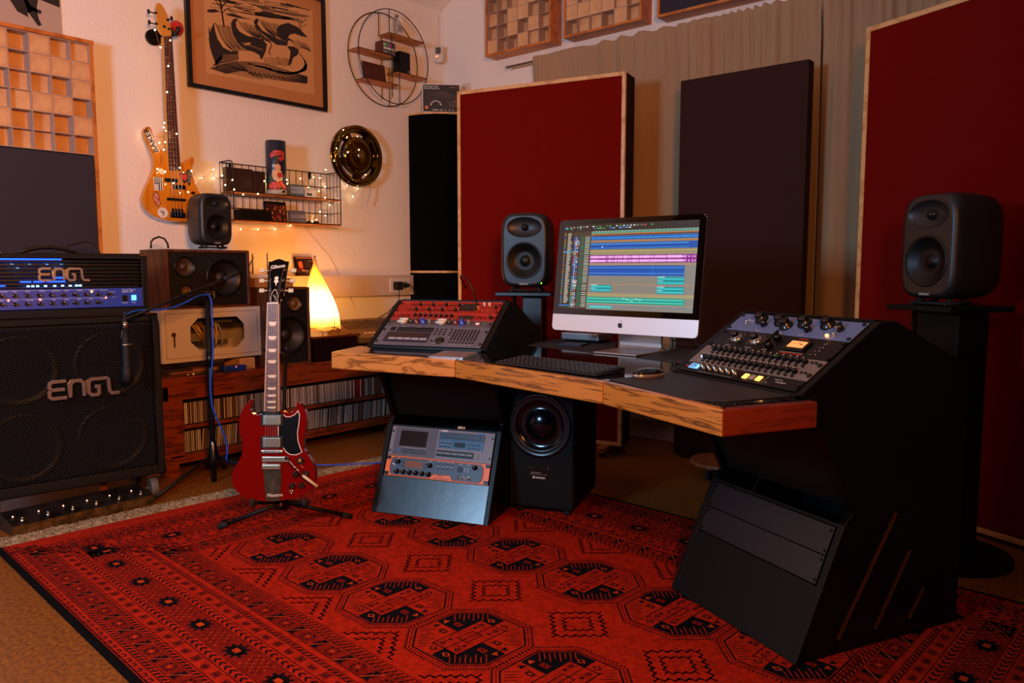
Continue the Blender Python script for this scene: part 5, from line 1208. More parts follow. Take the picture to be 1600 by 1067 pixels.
# ------------------------------------------------------------------ desk
ZT = .755
P0, P1, P2, P3, P4 = (-2.625, 1.925), (-2.047, 2.068), (-1.295, 1.947), (-.812, 1.750), (-.672, 2.02)
desk = thing('studio_desk', 'black studio desk with oak edging, slanted rack bays and two splayed pedestals', 'desk', (0, 0, 0))
top = [(-2.61,1.955),(-2.04,2.095),(-1.29,1.975),(-.83,1.78),(-.70,2.03),(-.70,2.10),(-.93,2.62),(-1.05,3.13),(-2.42,3.17),(-2.48,2.72),(-2.72,2.20),(-2.73,2.16)]
part('desktop', MB().prism(top, .69, ZT-.0015), mat('desk_core_black', '0b0a0b', .4), desk)
gl = [(-2.50,2.02),(-2.052,2.098),(-1.296,1.978),(-.838,1.792),(-.715,2.03),(-.715,2.10),(-.94,2.62),(-1.06,3.12),(-2.41,3.16),(-2.47,2.72),(-2.70,2.22),(-2.64,2.15)]
part('black_laminate', MB().prism(gl, ZT-.0014, ZT+.0006), mat('polished_black', '0b0908', .07, spec=.7), desk)
def offs(p, q, d): v = Vector((q[0]-p[0], q[1]-p[1])).normalized(); return (-v.y*d, v.x*d)
def edge(a, c, mm, nm, d=.030, g0=.0008, g1=.0008, lab=None):
    v = Vector((c[0]-a[0], c[1]-a[1])); L = v.length; v.normalize(); M_ = frame((a[0], a[1], .686), (v.x, v.y, 0), (0, 0, 1))
    m = MB(); m.T = Matrix.Identity(4)
    m.prism([(g0, 0), (L-g1, 0), (L-g1, d), (g0, d)], 0, ZT-.686+.0008)
    return part(nm, m, mm, desk, .007, 3, M=M_, label=lab)
edge(P0, P1, OAKL, 'edge_board', lab='light figured edge board on the left wing'); edge(P1, P2, OAK, 'edge_board'); edge(P2, P3, OAK, 'edge_board'); edge(P3, P4, OAKR, 'end_board', .03, lab='oak end board with red lamplight in its colour')
part('wood_corner', MB().prism([(-2.60,1.952),(-2.50,1.98),(-2.50,2.02),(-2.64,2.15),(-2.73,2.165)], ZT-.0014, ZT+.0005), OAKL, desk)
edge((-2.745, 2.165), P0, OAKL, 'end_board', .03)
# pedestals
def ped(origin, ang, name):
    a = radians(ang); return frame(origin, (cos(a), sin(a), 0), (0, 0, 1))
PW = .566
profile = [(0, 0.0125), (.165, .385), (.195, .412), (.075, .640), (.035, .690), (.0, .752), (-.016, .764), (.272, .952), (.335, .953), (.52, .868), (.655, .812), (.662, .0125)]
def side(M_, x0, x1, slots=False):
    m = MB(); m.T = M_ @ Matrix(((0,0,1,0),(1,0,0,0),(0,1,0,0),(0,0,0,1))); m.prism(profile, x0, x1)
    o = part('side_panel', m, SATIN, desk, .0015, 1)
    if slots:
        cs = []
        for (u0, z0), (u1, z1) in (((.158, .055), (.372, .395)), ((.305, .055), (.438, .272)), ((.446, .060), (.507, .148))):
            c = MB(); c.T = M_ @ Matrix(((0,0,1,0),(1,0,0,0),(0,1,0,0),(0,0,0,1)))
            d = Vector((u1-u0, z1-z0)).normalized(); nx, nz = -d.y*.009, d.x*.009
            c.prism([(u0+nx-d.x*.006, z0+nz-d.y*.006), (u0-d.x*.012, z0-d.y*.012), (u0-nx-d.x*.006, z0-nz-d.y*.006), (u1-nx, z1-nz), (u1+d.x*.008, z1+d.y*.008), (u1+nx, z1+nz)], x0-.02, x1+.02); cs.append(c)
        cut(o, cs)
        for (u0, z0), (u1, z1) in (((.158, .055), (.372, .395)), ((.305, .055), (.438, .272)), ((.446, .060), (.507, .148))):
            d = Vector((u1-u0, z1-z0)).normalized(); q = MB(); q.T = M_ @ Matrix(((0,0,1,0),(1,0,0,0),(0,1,0,0),(0,0,0,1)))
            q.stroke([(u0+d.y*.0062, z0-d.x*.0062), (u1+d.y*.0062, z1-d.x*.0062)], .003, x0+.001, x1-.001); part('slot_liner', q, mat('bare_ply_edge', '482a12', .7, spec=.2), desk)
        lm = MB(); lm.T = M_
    return o
ML = ped((-2.665, 2.154, 0), 20, 'L'); MR = ped((-1.228, 2.281, 0), -25, 'R')
desk_tops = {}
UFR, UFT = Vector((0, -.012, .776)), Vector((0, .272, .958))   # upper slant start/end in (x,u,z)
for M_, nm in ((ML, 'L'), (MR, 'R')):
    side(M_, 0, .022, nm == 'R'); side(M_, PW-.022, PW, nm == 'R')
    def lp(name, mb_, mm, lab=None, bev=.001): mb_.T = Matrix(); return part(name, mb_, mm, desk, bev, 1, M=M_, label=lab)
    m = MB(); m.box(.022, .56, .02, PW-.022, .575, .80); lp('rear_panel', m, SATIN)
    m = MB(); m.prism([(.022, .05), (PW-.022, .05), (PW-.022, .62), (.022, .62)], .0125, .028); lp('floor_panel', m, SATIN)
    # top board behind the slanted bay
    m = MB(); m.T = Matrix(); a0, a1 = (.278, .955), (.52, .868)
    mm_ = MB().add([(.022, .272, .940), (PW-.022, .272, .940), (PW-.022, .272, .9575), (.022, .272, .9575), (.022, .335, .935), (PW-.022, .335, .935), (PW-.022, .335, .9525), (.022, .335, .9525), (.022, .655, .793), (PW-.022, .655, .793), (PW-.022, .655, .8115), (.022, .655, .8115)],
        [(0,1,2,3), (3,2,6,7), (7,6,10,11), (0,4,5,1), (4,8,9,5), (8,11,10,9), (0,3,7,4), (4,7,11,8), (1,5,6,2), (5,9,10,6)]); lp('top_board', mm_, SATIN)
    m = MB().add([(.022, -.014, .7565), (PW-.022, -.014, .7565), (PW-.022, -.012, .766), (.022, -.012, .766), (.022, .016, .757), (PW-.022, .016, .757), (PW-.022, .006, .772), (.022, .006, .772)], [(0,1,2,3),(3,2,6,7),(4,7,6,5),(0,3,7,4),(1,5,6,2),(0,4,5,1)]); lp('sill', m, SATIN)
    # sub-desk front board leaning back to the low bay, low blank board
    m = MB().add([(.022, .105, .645), (PW-.022, .105, .645), (PW-.022, .215, .420), (.022, .215, .420), (.022, .125, .655), (PW-.022, .125, .655), (PW-.022, .235, .43), (.022, .235, .43)], [(0,3,2,1),(4,5,6,7),(0,1,5,4),(3,7,6,2),(0,4,7,3),(1,2,6,5)]); lp('recess_board', m, BLACK)
light_bay = []
def bayM(M_, u0, z0, u1, z1, x0=.0282):
    """frame on a slanted face: x right, y up the slope, z outward"""
    o = M_ @ Vector((x0, u0, z0)); ex = (M_.to_3x3() @ Vector((1, 0, 0))); s_ = (M_.to_3x3() @ Vector((0, u1-u0, z1-z0))).normalized(); ez = ex.cross(s_)
    return frame(o, ex, ez) @ Matrix.Scale(1.055, 4)
BU_L = bayM(ML, -.008, .771, .272, .955); BU_R = bayM(MR, -.008, .771, .272, .955)
BL_L = bayM(ML, 0, .0125, .165, .385); BL_R = bayM(MR, 0, .0125, .165, .385)
LOWLEN = hypot(.165, .372)/1.055; UPLEN = hypot(.280, .184)/1.055
part('low_front_board', MB().box(-.006, .002, -.016, .489, .1595, -.002), BOARD, desk, .001, 1, M=BL_L)
part('low_front_board', MB().box(-.006, .002, -.016, .489, .2105, -.002), SATIN, desk, .001, 1, M=BL_R)
part('top_rail', MB().box(-.006, LOWLEN-.0075, -.016, .489, LOWLEN, -.002), SATIN, desk, .001, 1, M=BL_L); part('top_rail', MB().box(-.006, LOWLEN-.010, -.016, .489, LOWLEN, -.002), SATIN, desk, .001, 1, M=BL_R)
for B in (BU_L, BU_R):
    part('rack_rail', MB().box(-.006, 0, -.012, .012, UPLEN, -.006), BLACK, desk, M=B); part('rack_rail', MB().box(.471, 0, -.012, .489, UPLEN, -.006), BLACK, desk, M=B)
U = .0445; UD = .0435
def rack_unit(B, y, nu, name, label, cat, mm, h=None, group=None):
    t = thing(name, label, cat, M=B @ Matrix.Translation((0, y, 0)), group=group)
    h = h or nu*UD
    part('front_panel', MB().box(0, .0006, -.003, .483, h-.0006, 0), mm, t, .0006, 1)
    part('chassis', MB().box(.022, .003, -.13 if y > 0 and B in (BU_L, BU_R) else -.10, .461, h-.003, -.0035), BLACK, t)
    return t, h
def screws(t, ys, xs=(.008, .475), mm=None, r_=.0045):
    me = MB().cyl((0,0,0), (0,0,.004), r_, r_*.8, 10).mesh('screw', [mm or BLKPL])
    for y_ in ys:
        for x_ in xs: link('screw', me, t, (x_, y_, .0002))
# blank steel plates in the right pedestal
for k, (y_, lb) in enumerate(((.212, 'lower dark blank rack plate in the right pedestal of the desk'), (.2935, 'upper dark blank rack plate in the right pedestal of the desk'))):
    t = thing('blank_rack_plate', lb, 'rack panel', M=BL_R @ Matrix.Translation((0, y_, 0))); part('plate', MB().box(0, .0008, -.003, .483, .0805, 0), mat('blue_black_plate', '0b0e16', .35), t, .0008, 1); screws(t, (.012, .068), r_=.005)

# ------------------------------------------------------------------ rack units, left bay (grey recorder, preamp strip, two red interfaces)
def kmesh(r, h, mm=KNOB, r2=None, mark=True, n=16):
    m = MB().lathe([(r, 0), (r, h*.25), ((r2 or r*.8), h*.3), ((r2 or r*.8)*.92, h), (0, h)], n)
    if mark: m.box(-.0006, (r2 or r*.8)*.2, h, .0006, (r2 or r*.8)*.85, h+.0006, 1)
    return m.mesh('knob', [mm, WHITEP])
GREYP = mat('cool_grey_face', '5c5a66', .42)
yy = .0008
t, h = rack_unit(BU_L, yy, 3, 'hard_disk_recorder', 'grey rack recorder with display, jog wheel and eight slots, lowest in the left slanted bay', 'audio device', GREYP)
part('display_surround', MB().box(.035, .022, 0, .235, .082, .004), mat('dark_violet_plastic', '1c1a24', .3), t, .002)
part('display', MB().box(.050, .050, .004, .215, .076, .005), mat('brown_display', '2a1610', .2), t)
sk = MB().box(0, 0, 0, .032, .013, .003).mesh('soft_key', [mat('grey_key', '9a98a0', .4)], .001)
for i in range(5): link('soft_key', sk, t, (.058+i*.036, .030, .004))
part('disk_slot', MB().box(.070, .090, 0, .235, .117, .004).box(.078, .108, .004, .228, .114, .006), mat('slot_dark', '14141c', .3), t, .001); part('drive_bay', MB().box(.038, .095, 0, .058, .115, .004), BLKPL, t, .001)
part('jog_wheel', MB().lathe([(.019, 0), (.019, .006), (.012, .009), (.010, .007), (0, .007)], 24, o=(.292, .035, 0)), KNOB, t)
bk_ = MB().box(0, 0, 0, .009, .006, .003).mesh('button', [BLKPL], .0005)
for i in range(4):
    for j in range(3): link('button', bk_, t, (.248+i*.020+(.006 if i == 3 else 0), .075+j*.016, .0002))
link('button', bk_, t, (.252, .030, .0002))
me = MB().box(0, 0, 0, .0055, .074, .002).mesh('fader_slot', [mat('slot_black', '0a0a0c', .4)]); cp = MB().box(0, 0, 0, .0075, .004, .004).mesh('button', [BLKPL])
for i in range(8): link('fader_slot', me, t, (.335+i*.0148, .040, .0002)); link('button', cp, t, (.334+i*.0148, .024, .0002))
P = Paint(); P.text('ALESIS', .085, .121, .0055, 'd8d8e0', 1); P.text('MASTERLINK', .15, .121, .004, 'd8d8e0', 1)
for i in range(8): P.rect(.3365+i*.0148, .118, .341+i*.0148, .1195, 'c8c8d0', 1); P.rect(.334+i*.0148, .0195, .342+i*.0148, .021, 'b8b8c0', 1)
for i in range(4):
    for j in range(3): P.rect(.248+i*.020, .083+j*.016, .256+i*.020, .0845+j*.016, 'c0c0c8', 1)
P.line([(.262,.018),(.322,.018)], .001, 'c0c0c8', 1); P.rect(.34,.012,.44,.0132,'c0c0c8',1)
P.build('panel_print', PANELP, t, z=.0003); screws(t, (.022, .100), r_=.006)
yy += h
t, h = rack_unit(BU_L, yy, 1, 'preamp_strip', 'slim grey rack preamp with white cylinders, dark red and blue knobs', 'audio device', mat('strip_grey', '4a4246', .45))
wk = MB().cyl((-.020, 0, .010), (.020, 0, .010), .0065, n=12).box(-.008,-.003,0,.008,.003,.006).mesh('white_grip', [mat('ivory_plastic', 'd8d0c0', .4)])
for x_ in (.075, .255): link('white_grip', wk, t, (x_, .014, 0)); link('white_grip', wk, t, (x_+.003, .031, 0))
for x_, c, r_ in ((.112, '141214', .009), (.140, '5c1418', .012), (.170, '1638b0', .013), (.200, '6a7078', .007), (.292, '141214', .009), (.320, '5c1418', .012), (.350, '1638b0', .013), (.380, '6a7078', .007)):
    link('knob', kmesh(r_, .020, mat('knob_'+c, c, .3)), t, (x_, .022, 0))
part('lit_button', MB().box(.410, .018, 0, .425, .028, .003), mat('pink_button', 'f0a8a8', .4, emit=.6), t); part('switch_row', MB().box(.435, .018, 0, .462, .026, .004), STEEL, t)
P = Paint(); P.rect(.02,.038,.06,.042,'b83020',1); P.rect(.025,.005,.46,.006,'c0b8b0',1); P.build('panel_print', PANELP, t, z=.0003); screws(t, (.022,))
yy += h
RED = mat('red_anodised', 'a82412', .35, .3)
for nu, lb in ((1, 'single-height red rack interface with eight small knobs in the left bay'), (2, 'double-height red rack interface at the top of the left bay')):
    t, h = rack_unit(BU_L, yy, nu, 'red_audio_interface', lb, 'audio device', RED)
    part('edge_rail', MB().box(.004, h-.004, 0, .479, h-.001, .003), mat('red_bright_edge', 'd8503a', .25, .5), t)
    kk = MB().cyl((0,0,0), (0,0,.014), .0062, .005, 12).cyl((0,0,0),(0,0,.003),.0075,n=12).mesh('knob', [KNOB]); bb_ = MB().cyl((0,0,0), (0,0,.002), .0035, n=8).mesh('button', [BLKPL])
    wh = MB().cyl((0,0,0), (0,0,.0012), .002, n=6).mesh('marker', [WHITEP])
    if nu == 1:
        for x_ in (.045, .075): part('combo_socket', MB().lathe([(.0115, 0), (.0115, .002), (.009, .002), (.009, -.002), (0, -.002)], 24, o=(x_, .022, .0)), BLKPL, t)
        for i in range(8): link('knob', kk, t, (.112+i*.0245, .026, 0)); link('button', bb_, t, (.112+i*.0245, .010, 0)); link('marker', wh, t, (.119+i*.0245, .012, 0))
        part('meter_display', MB().box(.315, .010, 0, .385, .034, .001), mat('meter_dark', '24140e', .3), t)
        for i in range(5): link('button', bb_, t, (.40+i*.010, .018+(i % 2)*.008, 0))
        link('knob', kk, t, (.462, .022, 0))
    else:
        for j in range(2):
            for i in range(4):
                x_ = .100+i*.062+(.006 if j else 0); link('knob', kk, t, (x_, .026+j*.036, 0)); link('marker', wh, t, (x_+.008, .034+j*.036, 0))
                for k in range(4): link('button', bb_, t, (x_-.044+k*.011, .026+j*.036, 0))
        part('meter_display', MB().box(.298, .024, 0, .378, .076, .001), mat('meter_dark'), t)
        for i in range(2): part('white_knob', MB().cyl((.408+i*.024, .060, 0), (.408+i*.024, .060, .018), .007, .006, 14), mat('pale_pink_knob', 'd8b0a0', .35), t)
        for i in range(6): link('button', bb_, t, (.305+i*.013, .032+(i % 2)*.01, .001)); 
        link('knob', kk, t, (.462, .050, 0)); link('marker', wh, t, (.405, .030, 0)); link('marker', wh, t, (.430, .032, 0))
        q = [t.matrix_world @ Vector(v) for v in ((.392, .030, 0), (.390, .032, .040), (.386, .036, .085), (.370, .06, .120), (.335, .09, .135), (.30, .115, .12), (.29, .14, .08), (.292, .16, .02))]
        cb = solo('patch_lead', MB().tube(smooth3(q), .0032, 6), CABLEB, 'black lead arching out of the top red interface', 'cable'); part('orange_jack', MB().tube([q[0]+Vector((0,0,.001)), q[0]*.4+q[1]*.6], [.006, .004], 8), mat('orange_jack', 'd8702c', .4), cb)
    P = Paint(); P.text('FOCUS', .030 if nu == 1 else .028, h-.012, .006, 'e8c8b8', 1); P.rect(.10, .0035, .30, .0045, 'd89080', 1)
    P.build('panel_print', PANELP, t, z=.0003); screws(t, (.022,) if nu == 1 else (.018, .068), r_=.005)
    yy += h

# right bay
yy = .0008
t, h = rack_unit(BU_R, yy, 1, 'monitor_controller', 'black monitor controller with lit blue display and amber buttons, lowest in the right bay', 'audio device', mat('face_black', '060505', .35, spec=.3))
part('display', MB().box(.030, .016, 0, .072, .037, .001), mat('blue_white_display', '4a98e8', .3, emit=2.6), t); P = Paint(); P.rect(.034,.018,.058,.034,'1c4c88',1); P.text('-26', .037, .021, .012, 'c8e8ff', 2)
P.rect(.030,.016,.072,.037,'88c4ff',0); P.build('display_print', mat('display_emissive', rough=.5, attr=True, emit=1.6), t, z=.0011)
kk = kmesh(.0095, .022, mat('chrome_knob', '807468', .2, .9), .0075)
for i in range(6): link('knob', kk, t, (.100+i*.0275, .022, 0))
for i, mm in enumerate(('amber_lit', 'plain', 'amber_lit')): part('square_button', MB().box(.272+i*.026, .012, 0, .290+i*.026, .031, .003), mat('amber_lit', 'ffb850', .4, emit=2.6) if mm == 'amber_lit' else mat('unlit_button', '988878', .4), t, .002)
P = Paint(); P.rect(.086,.006,.24,.007,'a8a098',1); P.rect(.356,.006,.357,.038,'a8a098',1); P.text('MONITOR', .385, .028, .006, 'd8d0c8', 1); P.text('Controller 2', .395, .019, .007, 'd8d0c8', 1, .02); P.text('o', .365, .010, .01, 'd8d0c8', 1); P.rect(.012,.018,.026,.026,'b02818',1)
P.build('panel_print', PANELP, t, z=.0003); screws(t, (.022,), r_=.005)
yy += h
kk = MB().cyl((0,0,0), (0,0,.016), .0085, .006, 14).box(-.0008, 0, .016, .0008, .0055, .0168, 1).mesh('knob', [mat('slate_knob', '0c0c10', .5, spec=.3), mat('pointer_cream', 'e8d8c0', .4)])
for k, lb in enumerate(('lower of two grey equaliser strips with a row of pointer knobs and blue lights', 'upper of two grey equaliser strips with a row of pointer knobs')):
    t, h = rack_unit(BU_R, yy, 1, 'equaliser_strip', lb, 'audio device', mat('warm_grey_face', '6e645e', .4))
    bz = MB().cyl((0,0,0), (0,0,.006), .004, n=8).mesh('button', [BLKPL])
    for i in range(16):
        link('knob', kk, t, M=TR(.055+i*.0245, .026, 0, random.uniform(-1, 1))); link('button', bz, t, (.060+i*.0245, .009, 0))
    for i in range(3):
        if k == 0: part('blue_light', MB().sphere((.038+i*.018, .030, .003), .0035, 8), mat('blue_white_led', '90c8ff', emit=22), t)
    part('green_light', MB().sphere((.10 if k == 0 else .125, .034, .002), .0018, 6), LEDG, t); part('green_light', MB().sphere((.22 if k == 0 else .30, .034, .002), .0018, 6), LEDG, t)
    for x_ in (.452, .466): part('round_button', MB().cyl((x_-.008, .028, 0), (x_-.008, .028, .004), .004, n=10), BLKPL, t)
    P = Paint(); P.rect(.03,.0425,.46,.0432,'2a2624',1); P.poly([(.018,.03),(.026,.022),(.022,.036)], 'c04028', 1); P.build('panel_print', PANELP, t, z=.0003); screws(t, (.022,), xs=(.475,), r_=.0075)
    yy += h
t, h = rack_unit(BU_R, yy, 2, 'compressor', 'black rack compressor with two silver-skirted knobs and a lit amber needle meter', 'audio device', mat('face_black'))
for x_ in (.085, .170): k = part('large_knob', MB().lathe([(.021, 0), (.019, .005), (.014, .007), (.0115, .009), (.0105, .022), (0, .022)], 28, o=(x_, .050, 0)), mat('silver_skirt', 'a09890', .25, .9), t); part('knob_top', MB().cyl((x_, .050, .0085), (x_, .050, .0235), .0118, .011, 20), KNOB, k)
for x_, y_ in ((.243, .068), (.243, .030)): part('pointer_knob', MB().cyl((x_, y_, 0), (x_, y_, .016), .012, .009, 16).box(x_-.003, y_-.014, .014, x_+.003, y_+.014, .022), KNOB, t)
mt = part('meter', MB().box(.300, .020, 0, .380, .066, .006), BLKPL, t, .002); part('meter_face', MB().box(.312, .032, .006, .370, .060, .0066), mat('lit_meter', 'f0a860', .5, emit=.65), mt)
P = Paint(); P.line([(.32,.045),(.34,.052),(.362,.045)], .0015, '6a3010', 1); P.line([(.341,.034),(.35,.052)], .001, '301008', 1); P.rect(.352,.044,.364,.0465,'c02010',1); P.build('meter_scale', PANELP, mt, z=.0068)
P = Paint()
for x_ in (.085, .170):
    for i in range(11): a = radians(225-27*i); P.circ(x_+.028*cos(a), .050+.028*sin(a), .0013, 'e0d8d0', 1, 6)
    P.text('INPUT' if x_ < .1 else 'OUTPUT', x_-.012, .010, .0065, 'e0d8d0', 1)
P.text('AURORA', .318, .074, .009, 'c83020', 1, .02); P.rect(.300,.0155,.385,.0165,'e0d8d0',1); P.rect(.300,.009,.385,.012,'b82818',1); P.text('RATIO', .232, .010, .006, 'e0d8d0', 1)
for i in range(4): P.circ(.425, .02+i*.016, .0018, 'e0d8d0', 1, 6); P.text('o', .405+.004*i, .016+i*.016, .008, 'e0d8d0', 1)
P.build('panel_print', PANELP, t, z=.0003); screws(t, (.010, .076), r_=.0055)
yy += h
t, h = rack_unit(BU_R, yy, 2, 'blue_compressor', 'pale blue rack compressor with large black knobs at the top of the right bay', 'audio device', mat('pale_blue_face', '5a6c94', .42))
bk1 = MB().lathe([(.0215, 0), (.0205, .006), (.016, .008), (.015, .024), (.0135, .027), (0, .027)], 28).mesh('knob', [KNOB]); bk2 = MB().lathe([(.011, 0), (.010, .008), (.009, .02), (0, .020)], 20).box(-.003,-.011,.012,.003,.011,.022).mesh('knob', [KNOB])
for x_, y_ in ((.105, .060), (.190, .056), (.225, .040), (.282, .058), (.365, .060)): link('knob', bk1, t, (x_, y_, 0))
for x_, y_ in ((.138, .036), (.318, .030), (.420, .046)): link('knob', bk2, t, (x_, y_, 0))
part('pilot_light', MB().sphere((.398, .015, .002), .005, 10), mat('amber_pilot', 'ff9040', emit=9), t)
part('toggle_switch', MB().cyl((.060, .034, 0), (.062, .040, .012), .002, .003, 8).cyl((.060,.034,0),(.060,.034,.003),.005,n=10), CHROME, t); part('toggle_switch', MB().cyl((.422, .016, 0), (.420, .020, .012), .002, .003, 8).cyl((.422,.016,0),(.422,.016,.003),.005,n=10), CHROME, t)
P = Paint(); P.text('TUBE-TECH', .046, .070, .008, 'c05040', 1, .02); P.rect(.046,.054,.088,.056,'e0e4f0',1); P.text('COMPRESSOR', .046, .047, .005, 'e0e4f0', 1)
for x_ in (.105,.19,.225,.282,.365): 
    for i in range(9): a = radians(230-32*i); P.circ(x_+.028*cos(a), (.040 if x_ == .225 else .058)+.028*sin(a), .0011, 'e8ecf8', 1, 6)
for x_, s_ in ((.125,'GAIN'),(.205,'THRESHOLD'),(.300,'RATIO'),(.405,'POWER')): P.text(s_, x_, .006, .006, 'e0e4f0', 1)
P.build('panel_print', PANELP, t, z=.0003); screws(t, (.010, .076), r_=.006)

# low left bay: orange-rimmed processor and grey synthesiser
yy = .1602
t, h = rack_unit(BL_L, yy, 2, 'guitar_processor', 'orange-rimmed blue-grey rack processor in the low left bay of the desk', 'audio device', mat('orange_face', 'd86c1c', .4))
inn = [(.030,.012),(.040,.006),(.215,.006),(.232,.024),(.312,.024),(.322,.006),(.440,.006),(.452,.016),(.456,.04),(.452,.070),(.440,.080),(.040,.080),(.028,.072),(.024,.042)]
part('inner_face', MB().prism(inn, 0, .003), mat('blue_grey_face', '34485e', .4), t, .001, 1); part('face_outline', MB().stroke(inn, .003, 0, .0036, 0, True), mat('dark_red_line', '6a1408', .4), t)
part('display', MB().box(.095, .040, .003, .178, .070, .0036), mat('amber_display', '6a4020', .3, emit=.12), t)
kk = kmesh(.0105, .016, KNOB, .0085)
for i in range(6): link('knob', kk, t, (.062+i*.030, .020, .003))
for x_, y_ in ((.060, .062), (.212, .057), (.418, .066)): link('knob', kk, t, (x_, y_, .003))
b2 = MB().box(-.006, -.004, 0, .006, .004, .002).mesh('button', [mat('dark_button', '20262e', .4)])
for i in range(4):
    for j in range(2): link('button', b2, t, (.250+i*.021, .050+j*.019, .0031))
for y_ in (.046, .060): link('button', b2, t, (.084, y_, .0031)); link('button', b2, t, (.190, y_, .0031))
for x_, y_ in ((.040, .048),): part('input_jack', MB().lathe([(.007, .003), (.007, .006), (.004, .006), (.004, .003)], 16, o=(x_, y_, 0)), CHROME, t)
part('combo_socket', MB().cyl((.352, .052, .003), (.352, .052, .005), .013, n=24), BLKPL, t)
for i in range(3): part('input_jack', MB().lathe([(.008, .003), (.008, .006), (.004, .006), (.004, .003)], 16, o=(.348+i*.024, .020, 0)), CHROME, t)
P = Paint(); P.text('Eleven', .252, .016, .010, '6a3010', 1, .02)
for i in range(14):
    for j in range(2): P.rect(.236+i*.0052+j*.0026, .004+j*.004, .239+i*.0052+j*.0026, .0065+j*.004, '3a1a08', 1)
for i in range(4):
    for j in range(2): P.rect(.245+i*.021, .057+j*.019, .256+i*.021, .0585+j*.019, 'c8d0d8', 4)
for x_ in (.06,.212,.352,.418,.386): P.rect(x_-.008, .0745, x_+.008, .076, 'c8d0d8', 4)
for x_ in (.372,.386): P.circ(x_,.048,.0022,'d8e0e8',4,6); P.circ(x_,.058,.0022,'d8e0e8',4,6)
P.build('panel_print', PANELP, t, z=.0003, dz=.0008)
me = MB().cyl((0,0,0), (0,0,.004), .006, n=12).box(-.010,-.007,0,.010,.007,.002).mesh('screw', [BLKPL])
for x_ in (.010, .473):
    for y_ in (.010, .077): link('screw', me, t, (x_, y_, 0))
yy += h
t, h = rack_unit(BL_L, yy, 3, 'studio_synth', 'grey and blue rack recorder with a tape slot, topmost in the low left bay', 'audio device', mat('grey_face_low', '6c6c76', .38))
part('side_panel_dark', MB().box(.020, .004, 0, .222, .126, .0012), mat('violet_grey', '4a4650', .45), t)
part('display_window', MB().box(.048, .045, .0012, .176, .112, .003), mat('brown_window', '1c120e', .2), t)
part('blue_button', MB().box(.042, .020, .0012, .058, .032, .004), mat('blue_key', '2c5c9c', .4), t, .001)
b3 = MB().box(-.0065, -.003, 0, .0065, .003, .0025).mesh('button', [mat('dark_button')])
for i in range(8):
    for j in range(2): link('button', b3, t, (.074+i*.0145, .018+j*.011, .0014))
part('blue_section', MB().box(.232, .050, 0, .440, .092, .0014), mat('steel_blue', '2a5a84', .35), t)
part('tape_slot', MB().box(.232, .090, 0, .440, .118, .005).box(.250, .094, .005, .424, .114, .008), mat('slot_blue_grey', '32465c', .3), t, .001)
part('led_window', MB().box(.306, .058, .0014, .356, .078, .003), BLKPL, t)
for i in range(3):
    for j in range(2): link('button', b3, t, (.246+i*.019, .058+j*.014, .0015)); link('button', b3, t, (.375+i*.020, .058+j*.014, .0015))
part('tape_transport', MB().box(.230, .014, 0, .400, .040, .003), BLKPL, t, .001)
tb = MB().box(0, 0, 0, .030, .008, .003).mesh('transport_key', [mat('transport_grey', '6a7078', .4)])
for i in range(5): link('transport_key', tb, t, (.234+i*.0335, .024, .003))
part('square_key', MB().box(.404, .014, 0, .424, .036, .004), mat('transport_grey'), t, .001)
P = Paint(); P.text('ALESIS', .236, .1205, .011, 'e8e8f0', 2, .02); P.rect(.408,.112,.436,.124,'1c68b8',2)
for i in range(3):
    for j in range(2): P.rect(.240+i*.019,.0635+j*.014,.251+i*.019,.0645+j*.014,'c8d8e8',4)
for i in range(8): P.rect(.068+i*.0145, .037, .078+i*.0145, .0385, 'a8a4b0', 3)
P.build('panel_print', PANELP, t, z=.0003, dz=.0006); screws(t, (.022, .106), r_=.0045)
tg = BL_L @ Matrix.Translation((.30, LOWLEN+.002, -.03))
t = solo('small_connector', MB().box(0, 0, 0, .022, .012, .01).box(.026,0,0,.032,.012,.01), mat('beige_connector', 'b09a88', .5), 'tiny beige connector lying on top of the low left rack', 'connector', M=tg)

# ------------------------------------------------------------------ computer on the desk
ZD = ZT+.0008
IM = TR(-1.675, 2.640, .838, radians(.8)) @ Matrix.Rotation(radians(-6.9), 4, 'X') @ Matrix.Scale(1.048, 4)
t = thing('desktop_computer', 'silver all-in-one computer with a bright screen of coloured audio tracks', 'computer', M=IM)
IW, IH = .650, .450
def rrect(w0, h0, w1, h1, r, n=5):
    p = []
    for cx, cy, a in ((w1-r, h0+r, -90), (w1-r, h1-r, 0), (w0+r, h1-r, 90), (w0+r, h0+r, 180)):
        p += [(cx+r*cos(radians(a+90*i/n)), cy+r*sin(radians(a+90*i/n))) for i in range(n+1)]
    return p
MZ = Matrix(((1,0,0,0),(0,0,-1,0),(0,1,0,0),(0,0,0,1)))       # (x, y, out) -> (x, -out, y)
fr1 = rrect(-IW/2, 0, IW/2, IH, .016); 
def sh(poly, s, y): return [(x*s, y, IH/2+(z-IH/2)*s) for x, z in poly]
part('aluminium_back', MB().loft([sh(fr1, 1, .003), sh(fr1, .998, .008), sh(fr1, .97, .014), sh(fr1, .80, .026), sh(fr1, .45, .040), sh(fr1, .2, .045)]), ALU, t)
m = MB(); m.T = MZ; m.prism(rrect(-IW/2, 0, IW/2, .090, .016), -.0031, .0); m.box(-IW/2, .02, -.0031, IW/2, .070, .0)
CH = part('chin', MB().add([], []) if False else (lambda q: (setattr(q, 'T', MZ), q.prism([(-IW/2, .0655), (-IW/2, .016), (-IW/2+.005, .005), (-IW/2+.016, 0), (IW/2-.016, 0), (IW/2-.005, .005), (IW/2, .016), (IW/2, .0655)], -.0031, .001), q)[-1])(MB()), mat('chin_aluminium', 'e6eaf0', .4, .3), t)
